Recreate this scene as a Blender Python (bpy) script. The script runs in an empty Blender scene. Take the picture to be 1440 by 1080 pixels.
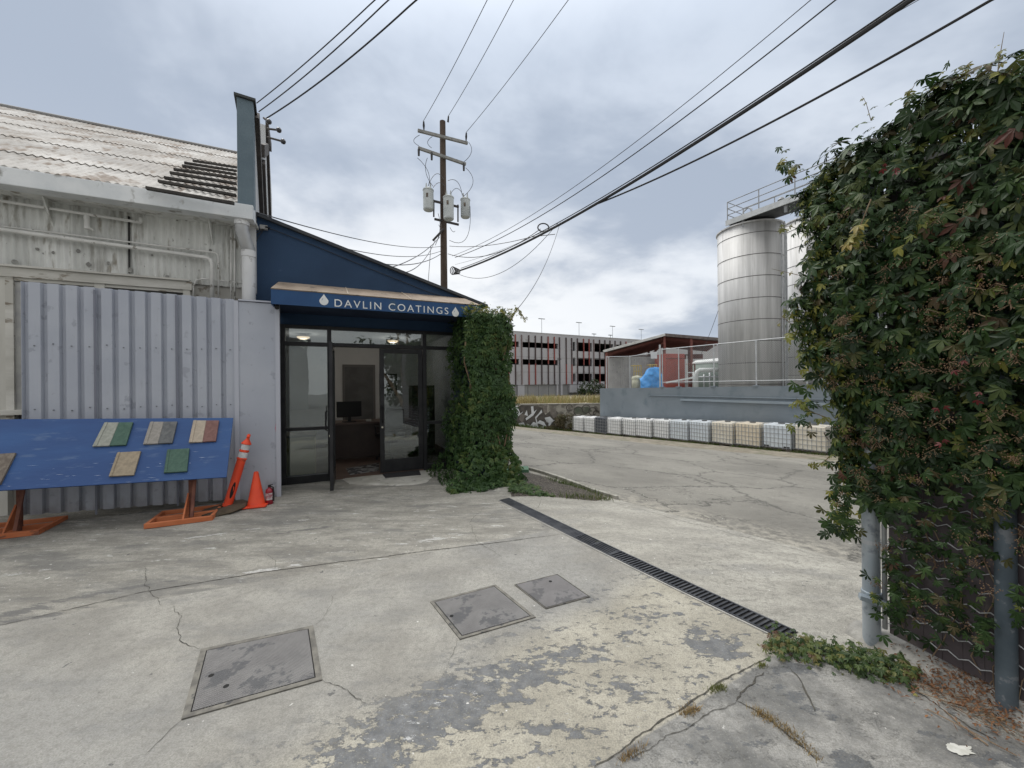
import bpy, math, random
from mathutils import Matrix, Vector, noise as mnoise
R = math.radians
sc = bpy.context.scene
COL = sc.collection
# ---------------------------------------------------------------- camera
F = 550.0; CZ = 1.6; ROLL = 0.009
cd = bpy.data.cameras.new('camera'); cam = bpy.data.objects.new('camera', cd); COL.objects.link(cam)
cd.sensor_width = 36; cd.lens = F/1440*36; cd.clip_start = 0.05; cd.clip_end = 2000
rx = Vector((1, 0, -ROLL)).normalized(); up = Vector((ROLL, 0, 1)).normalized()
cam.matrix_world = Matrix(((rx.x, up.x, 0, 0), (rx.y, up.y, -1, 0), (rx.z, up.z, 0, CZ), (0, 0, 0, 1)))
sc.camera = cam
# ---------------------------------------------------------------- node helper
class NT:
    def __init__(s, nt):
        s.t = nt; s.n = nt.nodes; s.l = nt.links
    def new(s, typ, **kw):
        n = s.n.new(typ)
        for k, v in kw.items(): setattr(n, k, v)
        return n
    def put(s, inp, v):
        if hasattr(v, 'is_output') or isinstance(v, bpy.types.NodeSocket): s.l.new(v, inp)
        else:
            if isinstance(v, (tuple, list)) and len(v) == 3 and inp.type == 'RGBA': v = (*v, 1)
            inp.default_value = v
    def m(s, op, a, b=0.0, c=None, clamp=False):
        n = s.new('ShaderNodeMath', operation=op, use_clamp=clamp)
        s.put(n.inputs[0], a); s.put(n.inputs[1], b)
        if c is not None: s.put(n.inputs[2], c)
        return n.outputs[0]
    def mix(s, f, a, b, blend='MIX'):
        n = s.new('ShaderNodeMix', data_type='RGBA', blend_type=blend)
        s.put(n.inputs[0], f); s.put(n.inputs[6], a); s.put(n.inputs[7], b)
        return n.outputs[2]
    def coord(s, kind='Object'):
        return s.new('ShaderNodeTexCoord').outputs[kind]
    def mapv(s, v, scale=(1, 1, 1), rot=(0, 0, 0), loc=(0, 0, 0)):
        n = s.new('ShaderNodeMapping'); s.put(n.inputs[0], v)
        n.inputs['Scale'].default_value = scale; n.inputs['Rotation'].default_value = rot; n.inputs['Location'].default_value = loc
        return n.outputs[0]
    def noise(s, v, scale, detail=4, rough=.55, dist=0, col=False):
        n = s.new('ShaderNodeTexNoise'); s.put(n.inputs['Vector'], v)
        n.inputs['Scale'].default_value = scale; n.inputs['Detail'].default_value = detail
        n.inputs['Roughness'].default_value = rough; n.inputs['Distortion'].default_value = dist
        return n.outputs[1 if col else 0]
    def vor(s, v, scale, feature='F1', out='Distance', rnd=1.0):
        n = s.new('ShaderNodeTexVoronoi', feature=feature); s.put(n.inputs['Vector'], v)
        n.inputs['Scale'].default_value = scale
        n.inputs['Randomness'].default_value = rnd
        return n.outputs[out]
    def ss(s, x, lo, hi):            # smooth step lo..hi -> 0..1
        n = s.new('ShaderNodeMapRange', interpolation_type='SMOOTHSTEP')
        s.put(n.inputs[0], x); n.inputs[1].default_value = lo; n.inputs[2].default_value = hi
        return n.outputs[0]
    def sep(s, v):
        n = s.new('ShaderNodeSeparateXYZ'); s.put(n.inputs[0], v); return n.outputs
    def comb(s, x, y, z):
        n = s.new('ShaderNodeCombineXYZ')
        for i, q in enumerate((x, y, z)): s.put(n.inputs[i], q)
        return n.outputs[0]
    def vadd(s, a, b, op='ADD'):
        n = s.new('ShaderNodeVectorMath', operation=op); s.put(n.inputs[0], a); s.put(n.inputs[1], b); return n.outputs[0]
    def bump(s, h, strength, dist=.01):
        n = s.new('ShaderNodeBump'); n.inputs['Strength'].default_value = strength; n.inputs['Distance'].default_value = dist
        s.put(n.inputs['Height'], h); return n.outputs[0]
    def attr(s, name, out='Fac'):
        n = s.new('ShaderNodeAttribute', attribute_name=name); return n.outputs[out]
# ---------------------------------------------------------------- sky
SUN_EL, SUN_AZ = 58, -40          # azimuth measured from the view direction (+Y) towards +X
w = bpy.data.worlds.new('World'); sc.world = w; w.use_nodes = True
T = NT(w.node_tree); T.n.clear()
sky = T.new('ShaderNodeTexSky', sky_type='NISHITA', sun_disc=False)
sky.sun_elevation = R(SUN_EL); sky.sun_rotation = R(SUN_AZ)
g = T.coord('Generated'); x, y, z = T.sep(g)
zc = T.m('MAXIMUM', z, 0.0)
den = T.m('ADD', zc, .24)
pl = T.comb(T.m('DIVIDE', x, den), T.m('DIVIDE', y, den), 0.0)
n1 = T.noise(T.mapv(pl, (1, 1.15, 1), (0, 0, R(25)), (3.1, 1.7, 0)), .7, 7, .56, .3)
n2 = T.noise(T.mapv(pl, (1, 1, 1), (0, 0, R(-10)), (7.3, 2.2, 0)), 1.9, 5, .55, .3)
nn = T.m('ADD', T.m('MULTIPLY', n1, .7), T.m('MULTIPLY', n2, .3))
f1 = T.ss(nn, .43, .58)
dark = T.mix(T.ss(z, .02, .75), (4.4, 5.0, 6.0), (4.3, 5.0, 6.1))
lite = T.mix(T.ss(z, .05, .75), (9.0, 9.3, 9.7), (6.5, 7.3, 8.5))
cl = T.mix(f1, dark, lite)
# brighter break in the cloud low on the left, brighter zenith (overcast sky law)
glow = T.m('MULTIPLY', T.ss(x, .55, -.25), T.m('MULTIPLY', T.ss(z, .5, .2), T.ss(y, 0., .4)))
cl = T.mix(T.m('MULTIPLY', glow, T.m('MULTIPLY_ADD', f1, .8, .15)), cl, (10.0, 10.1, 10.2))
hz = T.ss(z, .14, .02)
cl = T.mix(T.m('MULTIPLY', hz, .4), cl, (7.2, 7.9, 8.8))
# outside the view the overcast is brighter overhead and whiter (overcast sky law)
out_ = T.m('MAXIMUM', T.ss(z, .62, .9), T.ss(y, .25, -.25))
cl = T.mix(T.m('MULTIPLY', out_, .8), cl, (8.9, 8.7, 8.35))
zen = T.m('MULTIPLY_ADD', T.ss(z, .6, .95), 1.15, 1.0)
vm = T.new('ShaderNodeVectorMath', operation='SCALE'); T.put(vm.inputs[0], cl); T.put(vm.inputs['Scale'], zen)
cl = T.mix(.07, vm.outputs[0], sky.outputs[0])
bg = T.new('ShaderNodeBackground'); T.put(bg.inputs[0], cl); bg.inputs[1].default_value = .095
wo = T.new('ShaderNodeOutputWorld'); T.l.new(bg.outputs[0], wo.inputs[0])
# ---------------------------------------------------------------- sun
sd = bpy.data.lights.new('sun', 'SUN'); sd.energy = 2.1; sd.angle = R(40); sd.color = (1, .965, .91)
so = bpy.data.objects.new('sun', sd); COL.objects.link(so)
az, el = R(SUN_AZ), R(SUN_EL)
dv = Vector((math.sin(az)*math.cos(el), math.cos(az)*math.cos(el), math.sin(el)))
so.rotation_euler = dv.to_track_quat('Z', 'Y').to_euler()
sc.view_settings.view_transform = 'Standard'; sc.view_settings.look = 'None'
sc.view_settings.exposure = 0.12; sc.view_settings.gamma = 1
# ---------------------------------------------------------------- pixel -> place helpers (heights are above the ground at the camera)
def un(u, v):
    du = u-720; d = v-540
    return (du-ROLL*d)/F, -(d+ROLL*du)/F
def at(u, v, Y):
    a, b = un(u, v); return Vector((a*Y, Y, b*Y+CZ))
FA = R(25)                                    # street front of the building
FO = Vector((-1.586, 7.03, 0)); FD = Vector((math.cos(FA), math.sin(FA), 0)); FN = Vector((math.sin(FA), -math.cos(FA), 0))
def rp(u, v, p, n):
    a, b = un(u, v); d = Vector((a, 1, b)); o = Vector((0, 0, CZ))
    return o + d*((Vector(p)-o).dot(n)/d.dot(n))
def fp(u, v, o=0.0): return rp(u, v, FO+FN*o, FN)
def tz(u, v, o=0.0):
    p = fp(u, v, o); return (p-FO).dot(FD), p.z
FM = Matrix.Translation(FO) @ Matrix.Rotation(FA, 4, 'Z')     # local x along front, y away from the street, z up
LA = Vector((-.5, .866, 0)); LW = Vector((.866, .5, 0)); DR = Vector((1.79, 2.45, 0))
def sm(x, a, b):
    t = min(1, max(0, (x-a)/(b-a))); return t*t*(3-2*t)
def gz(x, y):
    q = Vector((x, y, 0))-DR
    d = q.dot(LW); a = q.dot(LA)
    base = .055*sm(y, 2.8, 6.0)
    dd = min(max(0, d-.15), 18); aa = min(max(-4, a), 24)
    drop = dd*(.071+.00275*aa)*(dd/(dd+.25))
    return base*(1-sm(d, 0, 6)) - drop
def G(u, v, lift=0.0):
    a, b = un(u, v); t = .8; 
    while t < 300:
        if CZ+b*t < gz(a*t, t)+lift: break
        t += .05
    lo, hi = t-.05, t
    for _ in range(25):
        m_ = (lo+hi)/2
        if CZ+b*m_ < gz(a*m_, m_)+lift: hi = m_
        else: lo = m_
    return Vector((a*hi, hi, CZ+b*hi))
# ---------------------------------------------------------------- mesh helper
class MB:
    def __init__(s): s.v = []; s.f = []; s.mi = []; s.cur = 0
    def add(s, vs, fs, M=None):
        k = len(s.v)
        s.v += [tuple(M @ Vector(p)) if M is not None else tuple(p) for p in vs]
        for f in fs: s.f.append(tuple(k+i for i in f)); s.mi.append(s.cur)
        return s
    def box(s, c, d, M=None, rot=None):
        x, y, z = (q/2 for q in d)
        vs = [Vector((sx*x, sy*y, sz*z)) for sz in (-1, 1) for sy in (-1, 1) for sx in (-1, 1)]
        if rot is not None: vs = [rot @ p for p in vs]
        vs = [p+Vector(c) for p in vs]
        return s.add(vs, [(0, 2, 3, 1), (4, 5, 7, 6), (0, 1, 5, 4), (2, 6, 7, 3), (0, 4, 6, 2), (1, 3, 7, 5)], M)
    def b2(s, a, b, M=None):                 # box from two corners
        a = Vector(a); b = Vector(b); return s.box((a+b)/2, [abs(q) for q in (b-a)], M)
    def bar(s, p, q, wd, ht, M=None, upv=(0, 0, 1)):
        p = Vector(p); q = Vector(q); d = q-p; L = d.length; d.normalize()
        sd_ = d.cross(Vector(upv)).normalized(); u_ = sd_.cross(d)
        vs = []
        for e in (p, q):
            for a, b in ((-1, -1), (1, -1), (1, 1), (-1, 1)): vs.append(e+sd_*a*wd/2+u_*b*ht/2)
        return s.add(vs, [(3, 2, 1, 0), (4, 5, 6, 7), (0, 1, 5, 4), (1, 2, 6, 5), (2, 3, 7, 6), (3, 0, 4, 7)], M)
    def tube(s, pts, r, n=8, M=None, caps=True):
        pts = [Vector(p) for p in pts]; k = len(pts)
        rr = r if isinstance(r, (list, tuple)) else [r]*k
        vs = []; prev = None
        for i, p in enumerate(pts):
            d = (pts[min(i+1, k-1)]-pts[max(i-1, 0)]).normalized()
            if prev is None:
                a = d.orthogonal().normalized()
            else:
                a = prev-d*prev.dot(d)
                a = a.normalized() if a.length > 1e-6 else d.orthogonal().normalized()
            prev = a; b = d.cross(a)
            for j in range(n):
                t = 2*math.pi*j/n; vs.append(p+(a*math.cos(t)+b*math.sin(t))*rr[i])
        fs = [(i*n+j, i*n+(j+1) % n, (i+1)*n+(j+1) % n, (i+1)*n+j) for i in range(k-1) for j in range(n)]
        if caps: fs += [tuple(range(n))[::-1], tuple((k-1)*n+j for j in range(n))]
        return s.add(vs, fs, M)
    def cyl(s, p, q, r0, r1=None, n=16, M=None): return s.tube([p, q], [r0, r0 if r1 is None else r1], n, M)
    def lathe(s, prof, n=24, M=None):        # prof [(r,z)]
        vs = []; fs = []; k = len(prof)
        for r, z_ in prof:
            for j in range(n):
                t = 2*math.pi*j/n; vs.append((r*math.cos(t), r*math.sin(t), z_))
        fs = [(i*n+j, i*n+(j+1) % n, (i+1)*n+(j+1) % n, (i+1)*n+j) for i in range(k-1) for j in range(n)]
        if prof[0][0] > 1e-4: fs.append(tuple(range(n))[::-1])
        if prof[-1][0] > 1e-4: fs.append(tuple((k-1)*n+j for j in range(n)))
        return s.add(vs, fs, M)
    def prism(s, poly, ext, M=None):         # poly of 3D points, ext vector
        e = Vector(ext); poly = [Vector(p) for p in poly]; n = len(poly)
        return s.add(poly+[p+e for p in poly], [tuple(range(n))[::-1], tuple(range(n, 2*n))]+[(i, (i+1) % n, n+(i+1) % n, n+i) for i in range(n)], M)
    def build(s, name, mat, parent=None, smooth=False, bevel=0, M=None):
        me = bpy.data.meshes.new(name)
        inv = None
        if parent is not None: inv = WM(parent).inverted()
        if inv is not None: vs = [tuple(inv @ Vector(p)) for p in s.v]
        else: vs = s.v
        o = bpy.data.objects.new(name, me); COL.objects.link(o)
        if parent is None:                  # put origin at the base centre of the thing
            xs = [p[0] for p in vs]; ys = [p[1] for p in vs]; zs = [p[2] for p in vs]
            c = Vector(((min(xs)+max(xs))/2, (min(ys)+max(ys))/2, min(zs)))
            if not KEEP0[0]:
                vs = [tuple(Vector(p)-c) for p in vs]; o.location = c
        me.from_pydata(vs, [], s.f)
        mats = mat if isinstance(mat, (list, tuple)) else [mat]
        for m_ in mats: me.materials.append(m_)
        if len(mats) > 1: me.polygons.foreach_set('material_index', s.mi)
        if smooth:
            me.polygons.foreach_set('use_smooth', [True]*len(me.polygons))
            if smooth != 'all':
                try: me.set_sharp_from_angle(angle=R(40))
                except Exception: pass
        if parent is not None: o.parent = parent
        if bevel:
            b = o.modifiers.new('bevel', 'BEVEL'); b.width = bevel; b.segments = 2; b.limit_method = 'ANGLE'
        me.update(); return o
KEEP0 = [False]
def WM(o):
    m_ = o.matrix_basis.copy()
    return WM(o.parent) @ m_ if o.parent else m_
def tag(o, label=None, cat=None, group=None, kind=None):
    if label: o['label'] = label
    if cat: o['category'] = cat
    if group: o['group'] = group
    if kind: o['kind'] = kind
    return o
def thing(name, label, cat, loc, rz=0.0, group=None):
    o = bpy.data.objects.new(name, None); COL.objects.link(o); o.empty_display_size = .2
    o.location = loc; o.rotation_euler = (0, 0, rz)
    return tag(o, label, cat, group)
def copytree(o, parent=None):
    c = o.copy(); COL.objects.link(c); c.parent = parent
    for ch in KIDS.get(o.name, []) or [k for k in bpy.data.objects if k.parent == o]: copytree(ch, c)
    return c
KIDS = {}
# ---------------------------------------------------------------- materials
MC = {}
def mat(name, c1, c2=None, scale=4, rough=.75, metal=0, bump=0, bscale=40, stretch=(1, 1, 1), lo=.35, hi=.65, c3=None, s3=20, t3=(.6, .66), spec=.5, detail=5):
    if name in MC: return MC[name]
    m_ = bpy.data.materials.new(name); m_.use_nodes = True; MC[name] = m_
    T = NT(m_.node_tree); bs = T.n['Principled BSDF']
    v = T.mapv(T.coord(), stretch)
    col = (*c1, 1)
    if c2 is not None: col = T.mix(T.ss(T.noise(v, scale, detail), lo, hi), c1, c2)
    if c3 is not None: col = T.mix(T.ss(T.noise(v, s3, 4, .6), *t3), col, c3)
    T.put(bs.inputs['Base Color'], col)
    bs.inputs['Roughness'].default_value = rough; bs.inputs['Metallic'].default_value = metal
    bs.inputs['Specular IOR Level'].default_value = spec
    if bump: T.l.new(T.bump(T.noise(v, bscale, 4), bump, .01), bs.inputs['Normal'])
    return m_
# ================================================================ GROUND
def ground_mat():
    m_ = bpy.data.materials.new('yard_concrete'); m_.use_nodes = True
    T = NT(m_.node_tree); bs = T.n['Principled BSDF']
    P = T.coord(); X, Y, Z = T.sep(P)
    def line(p, q):                       # signed distance (left of p->q positive)
        p = Vector(p); q = Vector(q); d = (q-p).xy.normalized(); n = Vector((-d.y, d.x))
        return T.m('ADD', T.m('ADD', T.m('MULTIPLY', X, n.x), T.m('MULTIPLY', Y, n.y)), -(n.x*p.x+n.y*p.y))
    wob = T.m('MULTIPLY_ADD', T.noise(P, 1.3, 5, .6), 1.0, -.5)
    wob2 = T.m('MULTIPLY_ADD', T.noise(P, 6, 5, .65), 1.0, -.5)
    grain = T.noise(P, 130, 3, .7)
    speck = T.noise(P, 95, 4, .75)
    big = T.noise(P, .45, 4, .6)
    mid = T.noise(P, 2.2, 6, .62)
    stL = T.noise(T.mapv(P, (1, 3.2, 1), (0, 0, -R(8))), 1.6, 7, .72)          # tyre and broom streaks across the slab
    stF = T.noise(T.mapv(P, (1, 2.6, 1), (0, 0, -R(-20))), 1.4, 7, .72)
    # near concrete
    c = T.mix(T.ss(mid, .32, .7), (.265, .255, .23), (.40, .388, .35))
    c = T.mix(T.m('MULTIPLY', T.ss(big, .42, .62), .55), c, (.29, .292, .285))
    c = T.mix(T.m('MULTIPLY', T.ss(stL, .50, .66), .45), c, (.20, .202, .20))
    # further slab beyond the construction joint: whiter worn streaks and dark tyre smears
    j1 = line(G(0, 880), G(640, 770))
    fb = T.mix(T.ss(stL, .36, .64), (.235, .225, .20), (.40, .385, .34))
    fb = T.mix(T.ss(T.noise(T.mapv(P, (1, 5, 1), (0, 0, -R(6)), (3, 1, 0)), 3.2, 8, .75), .60, .63), fb, (.58, .58, .55))
    fb = T.mix(T.m('MULTIPLY', T.ss(T.noise(T.mapv(P, (1, 3.6, 1), (0, 0, -R(10)), (9, 4, 0)), .8, 8, .7), .50, .60), .6), fb, (.155, .155, .152))
    pk2 = T.noise(T.mapv(P, (1, 4, 1), (0, 0, -R(14)), (1, 6, 0)), 4.5, 8, .72)
    def smear(u, v, ax, ay, ang):
        p = G(u, v); a, b, _ = T.sep(T.mapv(T.mapv(P, loc=(-p.x, -p.y, 0)), (1, 1, 1), (0, 0, -R(ang))))
        r = T.m('SQRT', T.m('ADD', T.m('POWER', T.m('DIVIDE', a, ax), 2), T.m('POWER', T.m('DIVIDE', b, ay), 2)))
        return T.ss(r, 1.2, .1)
    dk = smear(40, 742, .75, .10, 22)
    for q in ((150, 833, .55, .055, 24), (30, 872, .4, .06, 24), (250, 715, .7, .16, 22), (30, 860, .25, .1, 20), (430, 745, .5, .05, 20)): dk = T.m('MAXIMUM', dk, smear(*q))
    fb = T.mix(T.m('MULTIPLY', T.ss(T.m('ADD', pk2, T.m('MULTIPLY', dk, .22)), .62, .66), .8), fb, (.13, .13, .13))
    wt_ = smear(430, 731, .34, .035, 20)
    for q in ((500, 722, .2, .03, 20), (20, 808, .3, .04, 22), (300, 752, .6, .05, 22), (600, 760, .5, .08, 20), (380, 800, .6, .06, 20)): wt_ = T.m('MAXIMUM', wt_, smear(*q))
    fb = T.mix(T.m('MULTIPLY', T.ss(T.m('ADD', pk2, T.m('MULTIPLY', wt_, .2)), .66, .70), .85), fb, (.58, .58, .56))
    c = T.mix(T.ss(j1, -.005, .01), c, fb)
    # painted area: cream concrete with peeled blue-grey paint
    edge = line(G(380, 1080), G(860, 830))
    inz = T.ss(T.m('ADD', T.m('MULTIPLY', edge, -1), T.m('MULTIPLY', wob, .5)), -.1, .22)
    stD = T.ss(line(G(700, 703), G(1107, 901)), .02, -.02)                        # stops at the drain
    cream = T.mix(T.ss(mid, .35, .68), (.36, .335, .27), (.50, .47, .385))
    c = T.mix(T.m('MULTIPLY', inz, .85), c, cream)
    flow = T.mapv(P, (1, 2.6, 1), (0, 0, -R(28)), (2.6, .35, 0))
    pn = T.noise(flow, 4.2, 9, .70, .35)
    pn2 = T.noise(T.mapv(P, (1, 1.5, 1), (0, 0, -R(28)), (5, 9, 0)), 13, 7, .78, .25)
    pmix = T.m('ADD', T.m('MULTIPLY', pn, .48), T.m('MULTIPLY', pn2, .52))
    def blob(u, v, ax, ay, ang, amp):      # elongated patch of surviving paint
        p = G(u, v)
        q = T.mapv(T.vadd(P, (-p.x, -p.y, 0)), (1, 1, 1), (0, 0, -R(ang)))
        a, b, _ = T.sep(q)
        r = T.m('SQRT', T.m('ADD', T.m('POWER', T.m('DIVIDE', a, ax), 2), T.m('POWER', T.m('DIVIDE', b, ay), 2)))
        return T.m('MULTIPLY', T.ss(r, 1.15, .15), amp)
    bl = blob(610, 1000, .75, .24, 34, .205)
    for q in ((760, 945, .5, .14, 34, .14), (1005, 905, .20, .22, -40, .17), (900, 965, .16, .2, 60, .10), (500, 1075, .4, .2, 30, .17),
              (860, 912, .36, .12, 30, .09), (780, 1040, .2, .12, 40, .09), (690, 900, .35, .05, 25, .09), (960, 860, .35, .03, 20, .09)):
        bl = T.m('MAXIMUM', bl, blob(*q))
    bl = T.m('MULTIPLY', bl, .60)
    pk = T.m('MULTIPLY', T.ss(T.m('ADD', pmix, bl), .550, .556), T.ss(edge, .3, -.1))
    paint = T.mix(T.ss(T.noise(P, 14, 5, .7), .3, .7), (.075, .086, .105), (.19, .20, .215))
    c = T.mix(T.m('MULTIPLY', pk, .9), c, paint)
    wht = T.m('MULTIPLY', T.ss(T.m('ADD', T.noise(flow, 13, 6, .75), T.m('MULTIPLY', bl, .5)), .665, .68), inz)
    c = T.mix(wht, c, (.55, .56, .56))
    # apron between drain and lot
    dr = line(G(719, 702), G(1118, 892))
    ap = T.mix(T.ss(stF, .35, .66), (.30, .288, .255), (.44, .425, .375))
    ap = T.mix(T.m('MULTIPLY', T.ss(T.noise(T.mapv(P, (1, 3, 1), (0, 0, -R(6)), (2, 7, 0)), 1.1, 8, .72), .52, .64), .4), ap, (.23, .23, .225))
    c = T.mix(T.ss(dr, 0.0, .03), c, ap)
    # slab by the fence, greyer, stained, coarse
    s2 = line(G(835, 1080), G(1085, 924))
    sc_ = T.mix(T.ss(T.noise(P, 3.3, 8, .68), .36, .66), (.15, .152, .15), (.36, .355, .335))
    sc_ = T.mix(T.ss(T.noise(T.mapv(P, (1, 1.6, 1), (0, 0, .5), (4, 4, 0)), 3.1, 9, .7), .56, .585), sc_, (.125, .132, .14))
    sc_ = T.mix(T.ss(T.noise(T.vadd(P, (7, 3, 0)), 6, 9, .75), .64, .665), sc_, (.50, .49, .46))
    c = T.mix(T.m('MULTIPLY', T.ss(s2, .01, -.01), T.ss(dr, .04, -.04)), c, sc_)
    # lot asphalt
    as_d = T.m('ADD', line(G(870, 703), G(1210, 793)), T.m('MULTIPLY', wob, .06))
    lot = T.mix(T.ss(T.noise(P, .35, 6, .6), .34, .64), (.17, .163, .145), (.265, .255, .225))
    lot = T.mix(T.m('MULTIPLY', T.ss(T.noise(T.vadd(P, (3, 9, 0)), 3, 6, .65), .5, .7), .5), lot, (.125, .118, .104))
    lot = T.mix(T.m('MULTIPLY', T.ss(as_d, .9, .05), T.ss(T.noise(P, 9, 6, .7), .40, .6)), lot, (.36, .34, .29))
    # alligator and long cracks
    wp = T.vadd(P, T.vadd(T.vadd(T.noise(P, 2.6, 6, .7, 0, True), (.5, .5, .5), 'SUBTRACT'), (.7, .7, .7), 'MULTIPLY'))
    ck = T.vor(wp, .42, 'DISTANCE_TO_EDGE')
    ck2 = T.vor(T.vadd(wp, (4, 2, 0)), 1.6, 'DISTANCE_TO_EDGE')
    k1 = T.ss(ck, .014, .005)
    k2 = T.m('MULTIPLY', T.ss(ck2, .018, .006), T.ss(T.noise(P, .5, 3), .53, .60))
    lot = T.mix(T.m('MULTIPLY', T.m('MAXIMUM', k1, k2), .8), lot, (.045, .044, .04))
    c = T.mix(T.ss(as_d, -.012, .012), c, lot)
    # far dirt along the tanks
    dt = T.m('ADD', line(G(800, 612), G(1160, 648)), T.m('MULTIPLY', wob, 1.2))
    dirt = T.mix(T.ss(T.noise(P, 2.6, 6, .7), .4, .6), (.16, .13, .095), (.30, .27, .21))
    dirt = T.mix(T.ss(T.noise(T.vadd(P, (5, 5, 0)), 1.7, 6, .7), .54, .6), dirt, (.09, .11, .045))
    c = T.mix(T.ss(dt, -.1, .25), c, dirt)
    far = T.ss(Y, 90, 110); c = T.mix(far, c, (.22, .22, .20))
    # fine grain everywhere, dark pits and pale chips
    c = T.mix(T.m('MULTIPLY', T.ss(grain, .42, .62), .45), c, (.15, .145, .13))
    c = T.mix(T.m('MULTIPLY', T.ss(speck, .56, .70), .38), c, (.56, .54, .47))
    c = T.mix(T.m('MULTIPLY', T.ss(T.noise(T.vadd(P, (2, 5, 0)), 26, 6, .75), .47, .62), .4), c, (.17, .165, .15))
    pits = T.ss(T.noise(T.vadd(P, (1, 8, 0)), 13, 5, .55), .70, .715)
    c = T.mix(T.m('MULTIPLY', pits, .8), c, (.10, .10, .10))
    chips = T.ss(T.noise(T.vadd(P, (6, 2, 0)), 19, 3, .5), .735, .75)
    c = T.mix(chips, c, (.62, .61, .58))
    T.put(bs.inputs['Base Color'], c); bs.inputs['Roughness'].default_value = .88; bs.inputs['Specular IOR Level'].default_value = .25
    h = T.m('ADD', T.m('MULTIPLY', T.noise(P, 45, 6, .75), .7), T.m('MULTIPLY', mid, .8))
    h = T.m('ADD', h, T.m('MULTIPLY', T.m('MAXIMUM', pk, T.m('MULTIPLY', k1, 0)), .25))
    T.l.new(T.bump(h, .8, .012), bs.inputs['Normal'])
    return m_
def steps(segs):
    out = [segs[0][0]]
    for a, b, s_ in segs:
        k = max(1, round((b-a)/s_))
        out += [a+(b-a)*(i+1)/k for i in range(k)]
    return out
xs = steps([(-300, -60, 60), (-60, -12, 4), (-12, -7, .5), (-7, 6, .16), (6, 26, .5), (26, 60, 3), (60, 400, 40)])
ys = steps([(-60, -4, 8), (-4, -1, .5), (-1, 9, .16), (9, 34, .5), (34, 60, 3), (60, 400, 40), (400, 1200, 200)])
KEEP0[0] = True
gb = MB(); nx = len(xs)
gb.v = [(x_, y_, gz(x_, y_)) for y_ in ys for x_ in xs]
gb.f = [(j*nx+i, j*nx+i+1, (j+1)*nx+i+1, (j+1)*nx+i) for j in range(len(ys)-1) for i in range(nx-1)]
gb.mi = [0]*len(gb.f)
MGROUND = ground_mat()
tag(gb.build('ground', MGROUND, smooth='all'), kind='structure')
KEEP0[0] = False
rnd = random.Random(5)
def crack(pts, w0=.006, mb=None, jit=.02, lift=.003, seg=.022):
    w0 = w0*(.55 if w0 != .010 else 1.0)
    P_ = [G(*p) if len(p) == 2 else Vector(p) for p in pts]
    line = []
    for a, b in zip(P_[:-1], P_[1:]):
        k = max(1, int((b-a).length/seg))
        for i in range(k):
            q = a.lerp(b, i/k)
            line.append(q)
    line.append(P_[-1])
    off = 0; L = []
    for i, q in enumerate(line):
        d = (line[min(i+1, len(line)-1)]-line[max(i-1, 0)]); n = Vector((-d.y, d.x, 0)).normalized()
        off = off*.86+rnd.uniform(-jit, jit)*.42
        e = math.sin(math.pi*min(1, max(0, i/(len(line)-1))))**.4
        c_ = q+n*off; wd = w0*rnd.uniform(.35, 1.2)*(.25+.75*e)
        for sgn in (-1, 1):
            p = c_+n*sgn*wd/2
            L.append((p.x, p.y, gz(p.x, p.y)+lift))
    mb.add(L, [(2*i, 2*i+1, 2*i+3, 2*i+2) for i in range(len(line)-1)])
cm = MB()
for pts, wd, j in (
    ([(0, 880), (204, 832), (375, 804), (600, 775), (700, 763), (785, 752)], .010, .006),
    ([(850, 703), (920, 722), (1010, 745), (1100, 768), (1212, 797)], .012, .03),
    ([(835, 1080), (905, 1032), (1000, 968), (1060, 938), (1085, 924)], .015, .012),
    ([(203, 797), (207, 822), (212, 831), (222, 840), (225, 852)], .007, .02), ([(243, 852), (257, 865), (252, 885), (255, 903), (281, 914)], .008, .02),
    ([(455, 956), (480, 966), (515, 988)], .007, .02), ([(443, 880), (455, 868), (462, 850), (467, 835)], .004, .02), ([(254, 1013), (230, 1033), (205, 1062)], .006, .02),
    ([(646, 900), (640, 912), (628, 935)], .004, .02), ([(688, 706), (660, 735), (668, 755), (672, 764), (705, 783)], .007, .02),
    ([(385, 803), (383, 792), (375, 775)], .005, .02), ([(512, 786), (505, 775), (498, 765)], .004, .02), ([(762, 702), (755, 716)], .008, .01),
    ([(1112, 940), (1128, 962), (1135, 985), (1140, 1000)], .010, .02), ([(1035, 985), (1050, 962), (1072, 945)], .02, .02),
    ([(1035, 985), (985, 1010), (930, 1045), (890, 1070)], .008, .02), ([(1035, 985), (1080, 1010), (1150, 1068)], .018, .02),
    ([(832, 838), (880, 842), (915, 838)], .003, .02), ([(1215, 870), (1250, 930), (1290, 975), (1400, 1040)], .02, .03)):
    crack(pts, wd, cm, j)
MCR = mat('crack_dark', (.045, .043, .038), (.09, .085, .07), 30, .95)
tag(cm.build('pavement_crack_line', MCR), kind='structure')
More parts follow.
